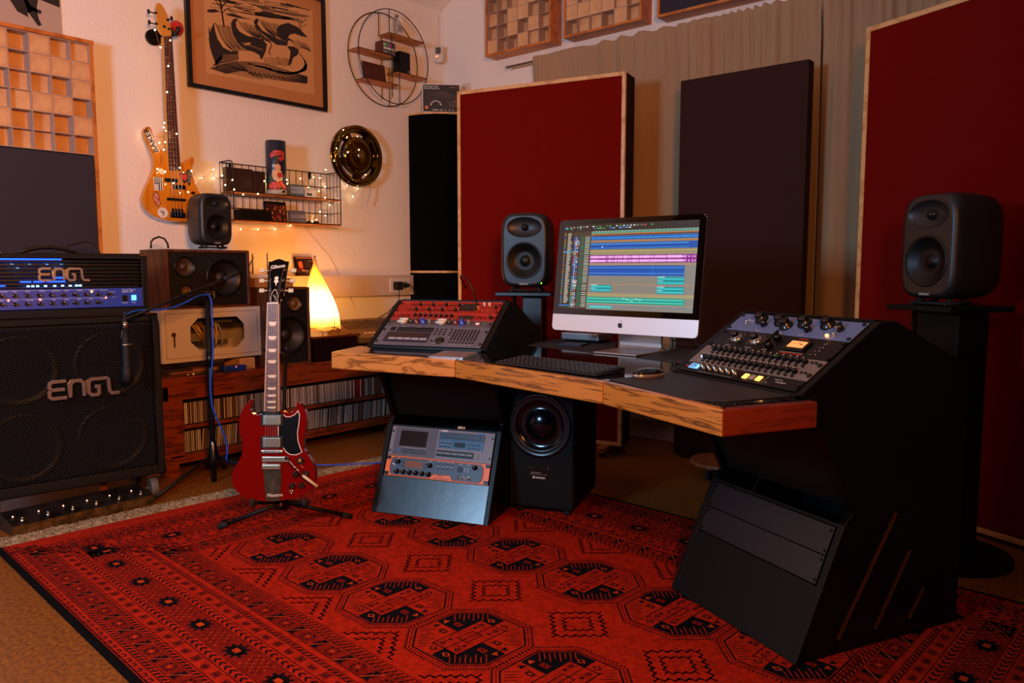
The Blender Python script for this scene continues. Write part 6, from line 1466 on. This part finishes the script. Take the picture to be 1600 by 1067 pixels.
m = MB(); m.T = MZ; m.prism([(-IW/2, .0660), (IW/2, .0660), (IW/2, IH-.016), (IW/2-.005, IH-.005), (IW/2-.016, IH), (-IW/2+.016, IH), (-IW/2+.005, IH-.005), (-IW/2, IH-.016)], -.0031, .001)
part('black_glass', m, mat('screen_glass_black', '050406', .04, spec=.7), t)
# logo on the chin
m = Paint(); AP = []
for i in range(40):
    a = 2*pi*i/40; x_ = .0105*cos(a)*(1+.05*abs(sin(a))); y_ = .0112*sin(a)+(.0012*cos(2*a) if sin(a) > 0 else -.0016*abs(cos(a))**6*0)
    if sin(a) > .85: y_ -= .0012
    if sin(a) < -.9: y_ += .0009
    d = hypot(x_-.0125, y_-.002)
    if d < .0058: ang_ = atan2(y_-.002, x_-.0125); x_, y_ = .0125+.0058*cos(ang_), .002+.0058*sin(ang_); x_ = min(x_, .0125-(.0058**2-min(.0058**2, (y_-.002)**2))**.5)
    AP.append((x_, y_+.032))
m.poly(AP, '101014', 1); m.poly([(.000,.0452),(.0012,.0482),(.0036,.0505),(.0052,.0508),(.0046,.0478),(.0024,.0456)], '101014', 1)
m.build('fruit_emblem', PAINT, t, M=frame((0, -.0013, 0), (1,0,0), (0,-1,0)))
# display picture
S = Paint(); SW, SH = .598, .340; sx0, sy0 = -SW/2, .066+.0235
def R_(x0, y0, x1, y1, c, l=1): S.rect(sx0+x0*SW, sy0+(1-y1)*SH, sx0+x1*SW, sy0+(1-y0)*SH, c, l)   # y from top
rnd = random.Random(8)
R_(0, 0, 1, 1, '3a2c1c', 0); R_(.225, .085, 1, 1, '8c8478', 1)
R_(0, 0, 1, .082, '33251a', 1)
for i in range(26): R_(.02+.026*i+rnd.random()*.006, .022 if i > 3 else .03, .036+.026*i, .036, rnd.choice(['d0d0c8','40a850','60b0e8','e0e0d0','3c8c48','d84c40','1c1812','8c8478']), 2)
for i in range(20): R_(.05+.024*i, .046, .064+.024*i+rnd.random()*.008, .058, rnd.choice(['58a8f0','3070c8','48b060','d8d8d0','2a2018','2a2018']), 2)
R_(.01, .03, .032, .052, '30a8c8', 2)
for i in range(60): R_(.245+i*.0126, .083, .250+i*.0126, .092, 'd8d8c8' if i % 2 else '30a898', 2)
R_(.235, .092, .998, .115, '1ca88c', 1); R_(.235, .118, 1, .128, 'd07018', 2); R_(.235, .128, 1, .142, '5a3418', 2)
R_(.0, .0+.09, .085, .97, '33281a', 1); R_(.085, .09, .225, 1, '4a3c2c', 1)
y_ = .10
while y_ < .93:
    w_ = .02+rnd.random()*.02; R_(.035, y_, .035+w_, y_+.006, 'c8c0b0', 3); R_(.008, y_, .018, y_+.007, rnd.choice(['3050c0','c8b030','30a8c8','903080','c85828','58a050']), 3); y_ += .0115
R_(.005, .315, .085, .328, '30a8d8', 4); R_(.0, .955, .085, .97, '2878c8', 4)
tracks = [(.145,.20,'2050b8'),(.20,.222,'c07020'),(.225,.31,'2050b8'),(.31,.36,'c8a820'),(.365,.46,'a02890'),(.46,.49,'38a8c8'),(.49,.605,'1838b0'),(.61,.70,'2090a8'),(.71,.79,'2090a8'),(.80,.845,'a89020'),(.85,.93,'1c9c80'),(.935,.985,'1c8c70')]
for a, c, k in tracks:
    R_(.088, a, .096, c, k, 2); n = max(1, int((c-a)/.018))
    for j in range(n):
        ya = a+(c-a)*j/n+.002; yb_ = ya+(c-a)/n-.004
        R_(.098, ya, .132, yb_, rnd.choice(['182c70','2a2018','206878','c8c8d0']), 3); R_(.101, ya+.003, .110, yb_-.003, 'c0d0e8', 4); R_(.115, ya+.002, .125, yb_-.002, rnd.choice(['3060c0','d8d8d8','d05030']), 4)
        R_(.142, ya, .172, yb_, rnd.choice(['584c44','207050','1c6848']), 3); R_(.178, ya, .216, ya+(yb_-ya)*.45, 'd0c8c0', 3); R_(.182, ya+(yb_-ya)*.55, .214, yb_, rnd.choice(['2c6c38','383028']), 3)
for i in range(70): R_(.228+i*.011, .60, .2285+i*.011, .99, '767064', 2)
def clip_(x0, y0, x1, y1, c, wf=None, wc=None):
    R_(x0, y0, x1, y1, c, 3)
    if wf:
        for yc in wf:
            x_ = x0+.002
            while x_ < x1-.004: hh = (y1-y0)*(.05+.09*rnd.random()); R_(x_, yc-hh, x_+.005, yc+hh, wc, 4); x_ += .0055
clip_(.225, .145, 1, .192, '0f5cb0', (.170,), '48a8f0'); R_(.225,.197,1,.216,'b4783c',3)
clip_(.225, .222, 1, .298, '0a4ca8', (), ''); R_(.225,.236,.94,.242,'58b0f0',4); R_(.225,.282,.94,.288,'4098e0',4)
for i in range(50): R_(.24+i*.0142, .233+rnd.random()*.004, .245+i*.0142, .246, '68b8f8', 5)
R_(.225,.305,1,.33,'98885c',3); R_(.225,.318,1,.324,'d8c060',4); R_(.225,.335,1,.362,'a09068',3)
R_(.225,.366,1,.456,'8c1088',3)
x_ = .23
while x_ < .93:
    g_ = 1 if rnd.random() < .88 else .25; ha = .017*g_*(.6+.4*rnd.random()); R_(x_, .389-ha, x_+.0042, .389+ha, 'ffb8f4', 4); ha = .017*g_*(.6+.4*rnd.random()); R_(x_, .433-ha, x_+.0042, .433+ha, 'ffb8f4', 4); x_ += .0043
for x_ in (.945, .968, .985): R_(x_, .38, x_+.008, .40, 'ffb8f4', 4); R_(x_, .425, x_+.008, .445, 'ffb8f4', 4)
R_(.225,.46,1,.468,'b09060',3); R_(.225,.476,1,.480,'e09850',3)
R_(.225,.488,.925,.605,'0a50b0',3); R_(.225,.508,.92,.514,'60a8e8',4); R_(.225,.574,.92,.580,'60a8e8',4); R_(.705,.488,.7065,.605,'50a0e8',5)
for x0_, y0_, x1_, y1_ in ((.745,.612,.93,.70),(.745,.722,.93,.802),(.25,.708,.41,.79)):
    R_(x0_, y0_, x1_, y1_, '0a9098', 3); R_(x0_+.004, y0_+.018, x1_-.004, y0_+.030, '40dcd8', 4); R_(x0_+.004, y1_-.024, x1_-.004, y1_-.012, '40dcd8', 4); R_(x0_, y0_, x0_+.05, y0_+.009, 'b8e8e8', 4); R_(x0_, (y0_+y1_)/2, x0_+.04, (y0_+y1_)/2+.007, 'b8e8e8', 4)
R_(.225,.703,1,.708,'d88848',3); R_(.225,.808,1,.813,'d8a060',3); R_(.225,.822,1,.828,'c8c050',3); R_(.225,.832,1,.848,'a8986c',3)
clip_(.225,.852,.94,.925,'0a9c88'); R_(.225,.866,.93,.874,'68e8d0',4); R_(.225,.900,.93,.908,'68e8d0',4)
for i in range(5): R_(.50+i*.03,.862+.012*(i % 3),.52+i*.03,.868+.012*(i % 3),'d0f8f0',5)
R_(.225,.932,1,.938,'d89850',3); R_(.225,.945,1,.95,'3888c8',3); R_(.25,.955,.43,.985,'28b8b0',4); R_(.255,.962,.42,.968,'a0f0f0',5)
S.rect(sx0+.315*SW, sy0+.722*SH, sx0+.322*SW, sy0+.735*SH, 'ffffff', 6)
S.build('display', mat('screen_picture', rough=.3, attr=True, emit=.92), t, M=frame((0, -.0012, 0), (1,0,0), (0,-1,0)), dz=.00005)
part('camera_dot', MB().sphere((0, -.001, IH-.012), .0022, 8), mat('lens_dark', '202028', .1), t)
# foot: bent aluminium plate
IT = IM.inverted()
m = MB(); pl = [(0, 0), (.02, .0), (.17, .0), (.190, .004), (.200, .014), (.202, .03), (.192, .10), (.185, .19)]
m.T = frame((-1.768, 2.592, ZD+.0005), (math.cos(.0), 0, 0), (0, 0, 1)) @ Matrix(((0,0,1,0),(1,0,0,0),(0,1,0,0),(0,0,0,1)))
m.stroke([(a, c+.004) for a, c in pl], .006, 0, .200)
mm = MB(); mm.v = [tuple(IT @ Vector(v)) for v in m.v]; mm.f, mm.m, mm.sm = m.f, m.m, m.sm
part('stand_foot', mm, ALU, t, .0008, 1)

# keyboard, mouse, trackpad, drive and mats
v = Vector((-1.369+1.839, 2.014-2.057)); KA = atan2(v.y, v.x)
KM = TR(-1.842, 2.066, ZD+.001, KA) 
t = thing('keyboard', 'wide flat black keyboard near the front edge of the desk', 'keyboard', M=KM)
KW, KD = .475, .150
m = MB(); m.T = Matrix(((0,0,1,0),(1,0,0,0),(0,1,0,0),(0,0,0,1))); m.prism([(0, 0), (KD, 0), (KD, .018), (KD-.01, .018), (0, .006)], 0, KW)
part('keyboard_case', m, mat('dark_case', '141214', .35), t, .0015, 1)
k = MB(); rows = 6
for j in range(rows):
    x_ = .007; y_ = .008+j*.0232; z_ = .0062+y_*.08
    while x_ < KW-.022:
        w_ = .0185
        if j == 0 and .09 < x_ < .12: w_ = .118
        if abs(x_-.315) < .006 or abs(x_-.377) < .004: x_ += .006
        k.box(x_, y_, z_, x_+w_, y_+.0195, z_+.0035); x_ += w_+.0025
tag(part('keycaps', k, mat('keycap_black', '0c0b0d', .5), t), kind='stuff')
P = Paint()
for j in range(rows):
    for i in range(21): P.rect(.013+i*.0215, .015+j*.0232, .019+i*.0215, .020+j*.0232, '9a9498', 1)
P.build('key_legends', PAINT, t, warp=lambda v: (v[0], v[1], .0103+v[1]*.08))
ms = Vector((-1.228, 2.105))
t = thing('mouse', 'low rounded computer mouse with a black top and silver sides on the right mat', 'mouse', M=TR(ms.x, ms.y, ZD+.003, radians(-16)))
def mring(s, z_, w_=.0335, l_=.062): return [(w_*s*cos(2*pi*i/32), l_*s*sin(2*pi*i/32)*(1), z_+.006*cos(pi*sin(2*pi*i/32)*.5)*s*.0) for i in range(32)]
part('mouse_base', MB().loft([mring(.86, 0), mring(.97, .004), mring(1, .010), mring(.97, .014)]), mat('mouse_silver', 'c0a898', .25, .8), t)
part('mouse_top', MB().loft([mring(.975, .0142), mring(.9, .019), mring(.7, .025), mring(.4, .029), mring(.1, .030)]), mat('mouse_black', '0c0b0d', .12), t)
v = Vector((-2.019+2.17, 2.035-2.017)); TA = atan2(v.y, v.x)
t = thing('trackpad', 'square silver trackpad on the left wing of the desk', 'trackpad', M=TR(-2.165, 2.045, ZD, TA+radians(14)))
m = MB(); m.T = Matrix(((0,0,1,0),(1,0,0,0),(0,1,0,0),(0,0,0,1))); m.prism([(0, .0), (.150, 0), (.150, .013), (.14, .013), (0, .006)], 0, .145)
part('trackpad_body', m, ALU, t, .001, 1); m = MB(); m.T = Matrix(((0,0,1,0),(1,0,0,0),(0,1,0,0),(0,0,0,1))); m.prism([(.001, .0062), (.140, .0132), (.140, .0140), (.001, .0070)], .001, .144); part('glass_top', m, mat('warm_silver_glass', 'a89088', .3, .4), t)
FELT = mat('dark_mat_felt', '1e1c22', .7, bump=.1, bscale=300)
solo('desk_mat', MB().prism([(-1.300,1.992),(-.945,1.822),(-.85,1.86),(-.75,2.06),(-1.19,2.29),(-1.225,2.262)], ZD, ZD+.003), FELT, 'dark grey mat under the mouse on the right wing of the desk', 'mat', bev=.001)
solo('desk_mat', MB().prism([(-2.18,2.665),(-1.764,2.607),(-1.80,2.80),(-1.97,3.08),(-2.26,2.98)], ZD, ZD+.002), FELT, 'dark mat behind and left of the computer foot', 'mat')
solo('desk_mat', MB().prism([(-1.545,2.565),(-1.357,2.528),(-1.25,2.60),(-1.40,3.0),(-1.60,2.98)], ZD, ZD+.002), FELT, 'dark mat behind and right of the computer foot', 'mat')
t = solo('external_drive', MB().box(0, 0, 0, .20, .14, .034), ALU, 'flat silver external drive behind the lower left corner of the screen', 'drive', M=TR(-2.165, 2.90, ZD+.012, radians(6)), bev=.006)
for x_ in (.02, .18):
    for y_ in (.02, .12): part('foot', MB().cyl((x_, y_, -.0095), (x_, y_, .001), .006, n=8), RUBBER, t)
solo('small_notebook', MB().box(0, 0, 0, .11, .09, .008), mat('navy_cover', '101c38', .4), 'small dark blue notebook lying in front of the silver drive', 'notebook', M=TR(-2.06, 2.74, ZD+.0025, radians(12)), bev=.001)
solo('flat_card', MB().box(0, 0, 0, .10, .05, .004), mat('pinkish_card', 'b08878', .5), 'thin pinkish card on the desk behind the right mat', 'card', M=TR(-1.34, 2.96, ZD+.001, radians(-4)))
for i, (pts, lb) in enumerate(((((1035,526),(1033,540),(1042,552),(1050,545),(1052,534),(1049,527)), 'black cable loop hanging behind the right end of the computer'), (((1052,532),(1075,530),(1092,538),(1101,552)), 'thin black cable running right from the computer'), (((862,530),(880,540),(905,545),(925,541)), 'black cable lying between the drive and the computer foot'))):
    solo('computer_cable', MB().tube(smooth3([wy(px, py, 2.78+.04*i) if wy(px, py, 2.78+.04*i).z > ZD+.004 else Vector((wy(px, py, 2.78+.04*i).x, 2.78+.04*i, ZD+.004)) for px, py in pts]), .003, 6), CABLEB, lb, 'cable')

# ------------------------------------------------------------------ monitors, their stands and the subwoofer
SLY, SRY = 26.3, -32.8
ML2 = TR(-2.564, 3.109, 1.002, radians(SLY)); MR2 = TR(-.690, 3.188, .9875, radians(SRY))
monitor(ML2, .9, 'tall dark grey studio monitor on the stand left of the computer', led=True)
monitor(MR2, .9, 'large dark grey studio monitor on the right stand before the red panel', led=False)
for M_, ztop, lb, wide in ((ML2, .9765, 'black monitor stand behind the left rack bay', False), (MR2, .962, 'tall black monitor stand with a round foot beside the right pedestal', True)):
    o = M_.translation; A = Matrix.Translation((o.x, o.y, 0)) @ M_.to_3x3().to_4x4()
    t = thing('monitor_stand', lb, 'stand', M=A)
    BLM = SUBB if wide else mat('stand_black', '0a0b0e', .32, spec=.6)
    part('top_plate', MB().box(-.150, -.030, ztop-.020, .150, .27, ztop), BLM, t, .004)
    if wide:
        part('column', MB().box(-.075, .05, .02, .115, .19, ztop-.0205), BLM, t, .004); part('front_post', MB().cyl((-.10, .06, .02), (-.10, .06, ztop-.0205), .010, n=14), BLM, t)
        part('round_foot', MB().cyl((.03, .12, 0), (.03, .12, .018), .235, n=56), BLM, t, .004)
    else:
        part('column', MB().box(-.020, .05, .02, .085, .19, ztop-.0205), BLM, t, .004); part('front_post', MB().cyl((-.065, .06, .02), (-.065, .06, ztop-.0205), .009, n=14), BLM, t)
        part('round_foot', MB().cyl((.0, .16, 0), (.0, .16, .018), .15, n=48), BLM, t, .004)
SM = TR(-2.205, 2.571, 0, radians(21))
t = thing('subwoofer', 'black subwoofer with a round woofer under the desk beside the left pedestal', 'subwoofer', M=SM)
bd = part('sub_body', MB().box(0, 0, .035, .30, .43, .645), SUBB, t, .012, 3); cut(bd, [MB().cyl((.143, -.05, .41), (.143, .05, .41), .128, n=48)])
d = part('woofer', MB().lathe([(.145, .0), (.145, -.004), (.132, -.006), (.126, .002), (.118, -.006), (.108, .004)], 48, o=(.143, 0, .41), ax=(0, 1, 0)), mat('woofer_surround', '0c0c0e', .3), t)
part('cone', MB().lathe([(.109, .003), (.07, .030), (.066, .018), (.045, .004), (.02, -.002), (0, -.004)], 48, o=(.143, 0, .41), ax=(0, 1, 0)), mat('woofer_cone_gloss', '0b0b10', .16), d)
part('name_plate', MB().box(.095, -.0012, .165, .185, .0005, .225), mat('plate_black', '0a0a0a', .3), t)
P = Paint(); P.text('GENELEC', .155, .172, .011, 'd0d0d0', 1, .02); P.circ(.147, .176, .006, 'd0d0d0', 1); P.circ(.147, .176, .003, '101010', 2); P.rect(.128,.190,.212,.191,'a0a0a0',1); P.text('Active Subwoofer', .135, .196, .006, 'c0c0c0', 1); P.circ(.129,.220,.0015,'c0c0c0',1,6); P.circ(.211,.220,.0015,'c0c0c0',1,6)
P.build('plate_print', PAINT, t, M=frame((-.03, -.0014, 0), (1,0,0), (0,-1,0)))
for x_ in (.04, .26):
    for y_ in (.04, .39): part('rubber_foot', MB().cyl((x_, y_, .010), (x_, y_, .036), .018, n=12), RUBBER, t)

# ------------------------------------------------------------------ large absorber panels
def absorber(M_, w, h, d, fab, frame_m, label, name='absorber_panel', fw=.022):
    t = thing(name, label, 'acoustic panel', M=M_)
    # local: x right along face, y back, z up
    part('fabric_face', MB().box(fw if frame_m else 0, .003 if frame_m else 0, fw if frame_m else 0, w-(fw if frame_m else 0), d, h-(fw if frame_m else 0)), fab, t, .004)
    if frame_m:
        for nm, q in (('frame_strip', (0, 0, 0, fw, .020, h)), ('frame_strip', (w-fw, 0, 0, w, .020, h)), ('frame_strip', (fw, 0, h-fw, w-fw, .020, h)), ('frame_strip', (fw, 0, 0, w-fw, .020, fw))):
            part(nm, MB().box(*q), frame_m, t, .001, 1)
        part('panel_back', MB().box(.002, .021, .002, w-.002, d, h-.002), FABDARK if fab is FABRED else fab, t)
    return t
A1 = TR(-3.449, 3.522, .063, radians(13.4))
t = absorber(A1, 1.10, 2.137, .17, FABRED, MAPLE, 'wine red fabric panel with a pale maple frame left of the curtain')
for x_ in (.12, 1.0):
    f = part('foot_bar', MB().box(x_-.03, -.10, -.030, x_+.03, .36, -.001), wood('foot_wood', '9a5a30', '7a4420', 6, (3,3,3)), t, .003)
    part('caster_wheel', MB().cyl((x_-.01, -.05, -.046), (x_+.01, -.05, -.046), .0155, n=14), RUBBER, f)
    part('caster_wheel', MB().cyl((x_-.01, .30, -.046), (x_+.01, .30, -.046), .0155, n=14), RUBBER, f)
A2 = TR(-1.124, 3.832, .020, radians(-22.9))
t = absorber(A2, 1.70, 2.180, .10, FABRED, MAPLE, 'tall wine red fabric panel with a pale frame at the right, behind the right stand')
t = absorber(TR(-2.157, 4.0, .02, radians(.4)), .715, 2.132, .075, FABDARK, None, 'dark aubergine fabric panel standing before the curtain behind the computer', 'fabric_panel')

# corner bass trap: two quarter-round black columns with wooden rims
def quarter(r, z0, z1, m=0):
    pts = [(WX+.002, WY-.002)]+[(WX+.002+r*cos(-a), WY-.002-r*sin(a)) for a in [pi/2*i/20 for i in range(21)]]
    return MB().prism(pts, z0, z1, 0)
t = thing('corner_bass_trap', 'tall black quarter-round fabric column filling the room corner', 'bass trap', (0, 0, 0))
part('fabric_column', quarter(.355, .02, 1.068), FABBLK, t); part('wood_rim', quarter(.358, 1.068, 1.084), MAPLE, t); part('fabric_column', quarter(.355, 1.084, 2.236), FABBLK, t); part('wood_rim', quarter(.358, 2.236, 2.250), MAPLE, t)
part('base_rim', quarter(.357, 0, .02), MAPLE, t)
cb = frame((-4.27, 3.995, 2.2505), (cos(radians(45)), sin(radians(45)), 0), (sin(radians(45)), -cos(radians(45)), 0))
t = solo('camera_box', MB().box(0, 0, -.095, .280, .205, 0), mat('white_card', 'd8d0c8', .5), 'camera carton with a dark printed front, on top of the corner column', 'box', M=cb, bev=.001)
P = Paint(); P.rect(.006,.006,.274,.199,'120c0a',1); P.text('Blackmagic Pocket', .014, .182, .014, 'e8e4e0', 6, .01); P.text('Cinema Camera 4K', .014, .168, .014, 'e8e4e0', 6, .01); P.text('Body Only', .205, .178, .009, 'c8c4c0', 6); P.rect(.258,.17,.262,.188,'c83020',6)
P.poly([(.02,.13),(.07,.16),(.14,.165),(.27,.12),(.27,.05),(.19,.02),(.04,.03)], '221a18', 2); P.poly([(.05,.12),(.09,.15),(.16,.155),(.26,.115),(.24,.10),(.12,.11)], '342a27', 3)
P.circ(.10, .045, .045, '141010', 3, 24); P.line([(.10+.038*cos(a), .045+.038*sin(a)) for a in [radians(15+15*i) for i in range(11)]], .010, 'c8c0bc', 4); P.circ(.032,.036,.013,'e07028',5)
P.line([(.13,.15),(.2,.13)], .004, '5c504c', 4); P.rect(.235,.078,.258,.084,'e04030',6); P.poly([(.18,.09),(.25,.075),(.26,.04),(.20,.03)], '3c3330', 3)
for x0_, x1_ in ((.075,.12),(.132,.150),(.165,.175),(.195,.206),(.22,.232)): P.rect(x0_, .015, x1_, .021, 'd8d0c8', 6)
P.build('box_print', PAINT, t, z=.0003, dz=.0001)
p = wy(727.5, 136, WY-.02); solo('wall_thermostat', MB().box(p.x-.035, WY-.025, p.z-.05, p.x+.035, WY-.001, p.z+.028), WHITEP, 'small white box on the back wall just above the left red panel', 'thermostat', bev=.004)

# ------------------------------------------------------------------ curtain and rod
t = thing('curtain_rod', 'thin steel curtain rod showing at the left end of the curtain', 'curtain rod', (0, 0, 0))
part('rod', MB().cyl((-3.66, WY-.085, 2.520), (.6, WY-.085, 2.520), .008, n=12), STEEL, t); part('rod_tip', MB().cyl((-3.665, WY-.085, 2.520), (-3.645, WY-.085, 2.520), .010, n=12), STEEL, t)
for x_ in (-3.30, -1.3, .5): part('bracket', MB().box(x_-.008, WY-.09, 2.508, x_+.008, WY-.0005, 2.530), STEEL, t)
def curtain(x0, x1, ztop, z0, label, seed, yb=WY-.085, front=0.):
    rnd = random.Random(seed); n = int((x1-x0)/.010); ph = [rnd.random()*6 for _ in range(6)]
    xs = [x0+(x1-x0)*i/n for i in range(n+1)]; zs = [ztop+.020, ztop+.010, ztop, ztop-.012, ztop-.03, ztop-.08, ztop-.2, ztop-.5, ztop-1.0, ztop-1.6, z0]
    dens = [0]*(n+1); b = MB(); V = []
    w0 = [0]
    for i in range(n): w0.append(w0[-1]+.010*(2.6+2.2*sin(xs[i]*3.1+ph[0])+1.2*sin(xs[i]*7.3+ph[1])))
    for s_ in (1, -1):
        for j, z_ in enumerate(zs):
            q = min(1, max(0, (ztop-z_)/.8)); row = []
            for i, x_ in enumerate(xs):
                g = .013*sin(w0[i]*24)+.005*sin(x_*190+ph[3]); f_ = .040*sin(w0[i]*5.5+ph[4])+.018*sin(x_*17+ph[5])
                y_ = yb-front-(.024 if z_ > ztop-.1 else .012)-(g*(1-q)*(.5 if abs(z_-ztop) < .015 else 1)+f_*(.15+.85*q)) 
                row.append((x_, y_-(.0007 if s_ > 0 else -.0007), z_+(.006*sin(w0[i]*22+1) if j == 0 else 0)))
            V += row
    m = len(xs); K = len(zs); fs = []
    for s_ in (0, 1):
        for j in range(K-1):
            for i in range(m-1):
                a = s_*K*m+j*m+i; fs.append((a, a+1, a+1+m, a+m))
    b.add(V[:K*m], [f for f in fs if f[0] < K*m], 0, True)
    o = part('curtain', b, CURT); return tag(o, label, 'curtain', None)
curtain(-3.41, -1.47, 2.520, .14, 'beige gathered curtain behind the left red panel and the dark panel', 3)
curtain(-1.455, .55, 2.535, .14, 'beige curtain to the right of the dark panel, running behind the right red panel', 6)
# things in the dark under the desk
t = thing('round_plant_dolly', 'round wooden dolly on small wheels in the dark under the desk', 'dolly', (-1.74, 3.755, 0))
part('round_board', MB().cyl((0,0,.075), (0,0,.092), .165, n=36), wood('dolly_wood', '8a4c28', '6a3418', 6, (3,3,3)), t, .003)
for a in (.3, 2.4, 4.5): part('wheel', MB().cyl((.10*cos(a)-.01, .10*sin(a), .028), (.10*cos(a)+.01, .10*sin(a), .028), .0275, n=14), RUBBER, t); part('wheel_fork', MB().cyl((.10*cos(a), .10*sin(a), .03), (.10*cos(a), .10*sin(a), .075), .012, n=8), mat('fork_copper', '7a4028', .4, .6), t)
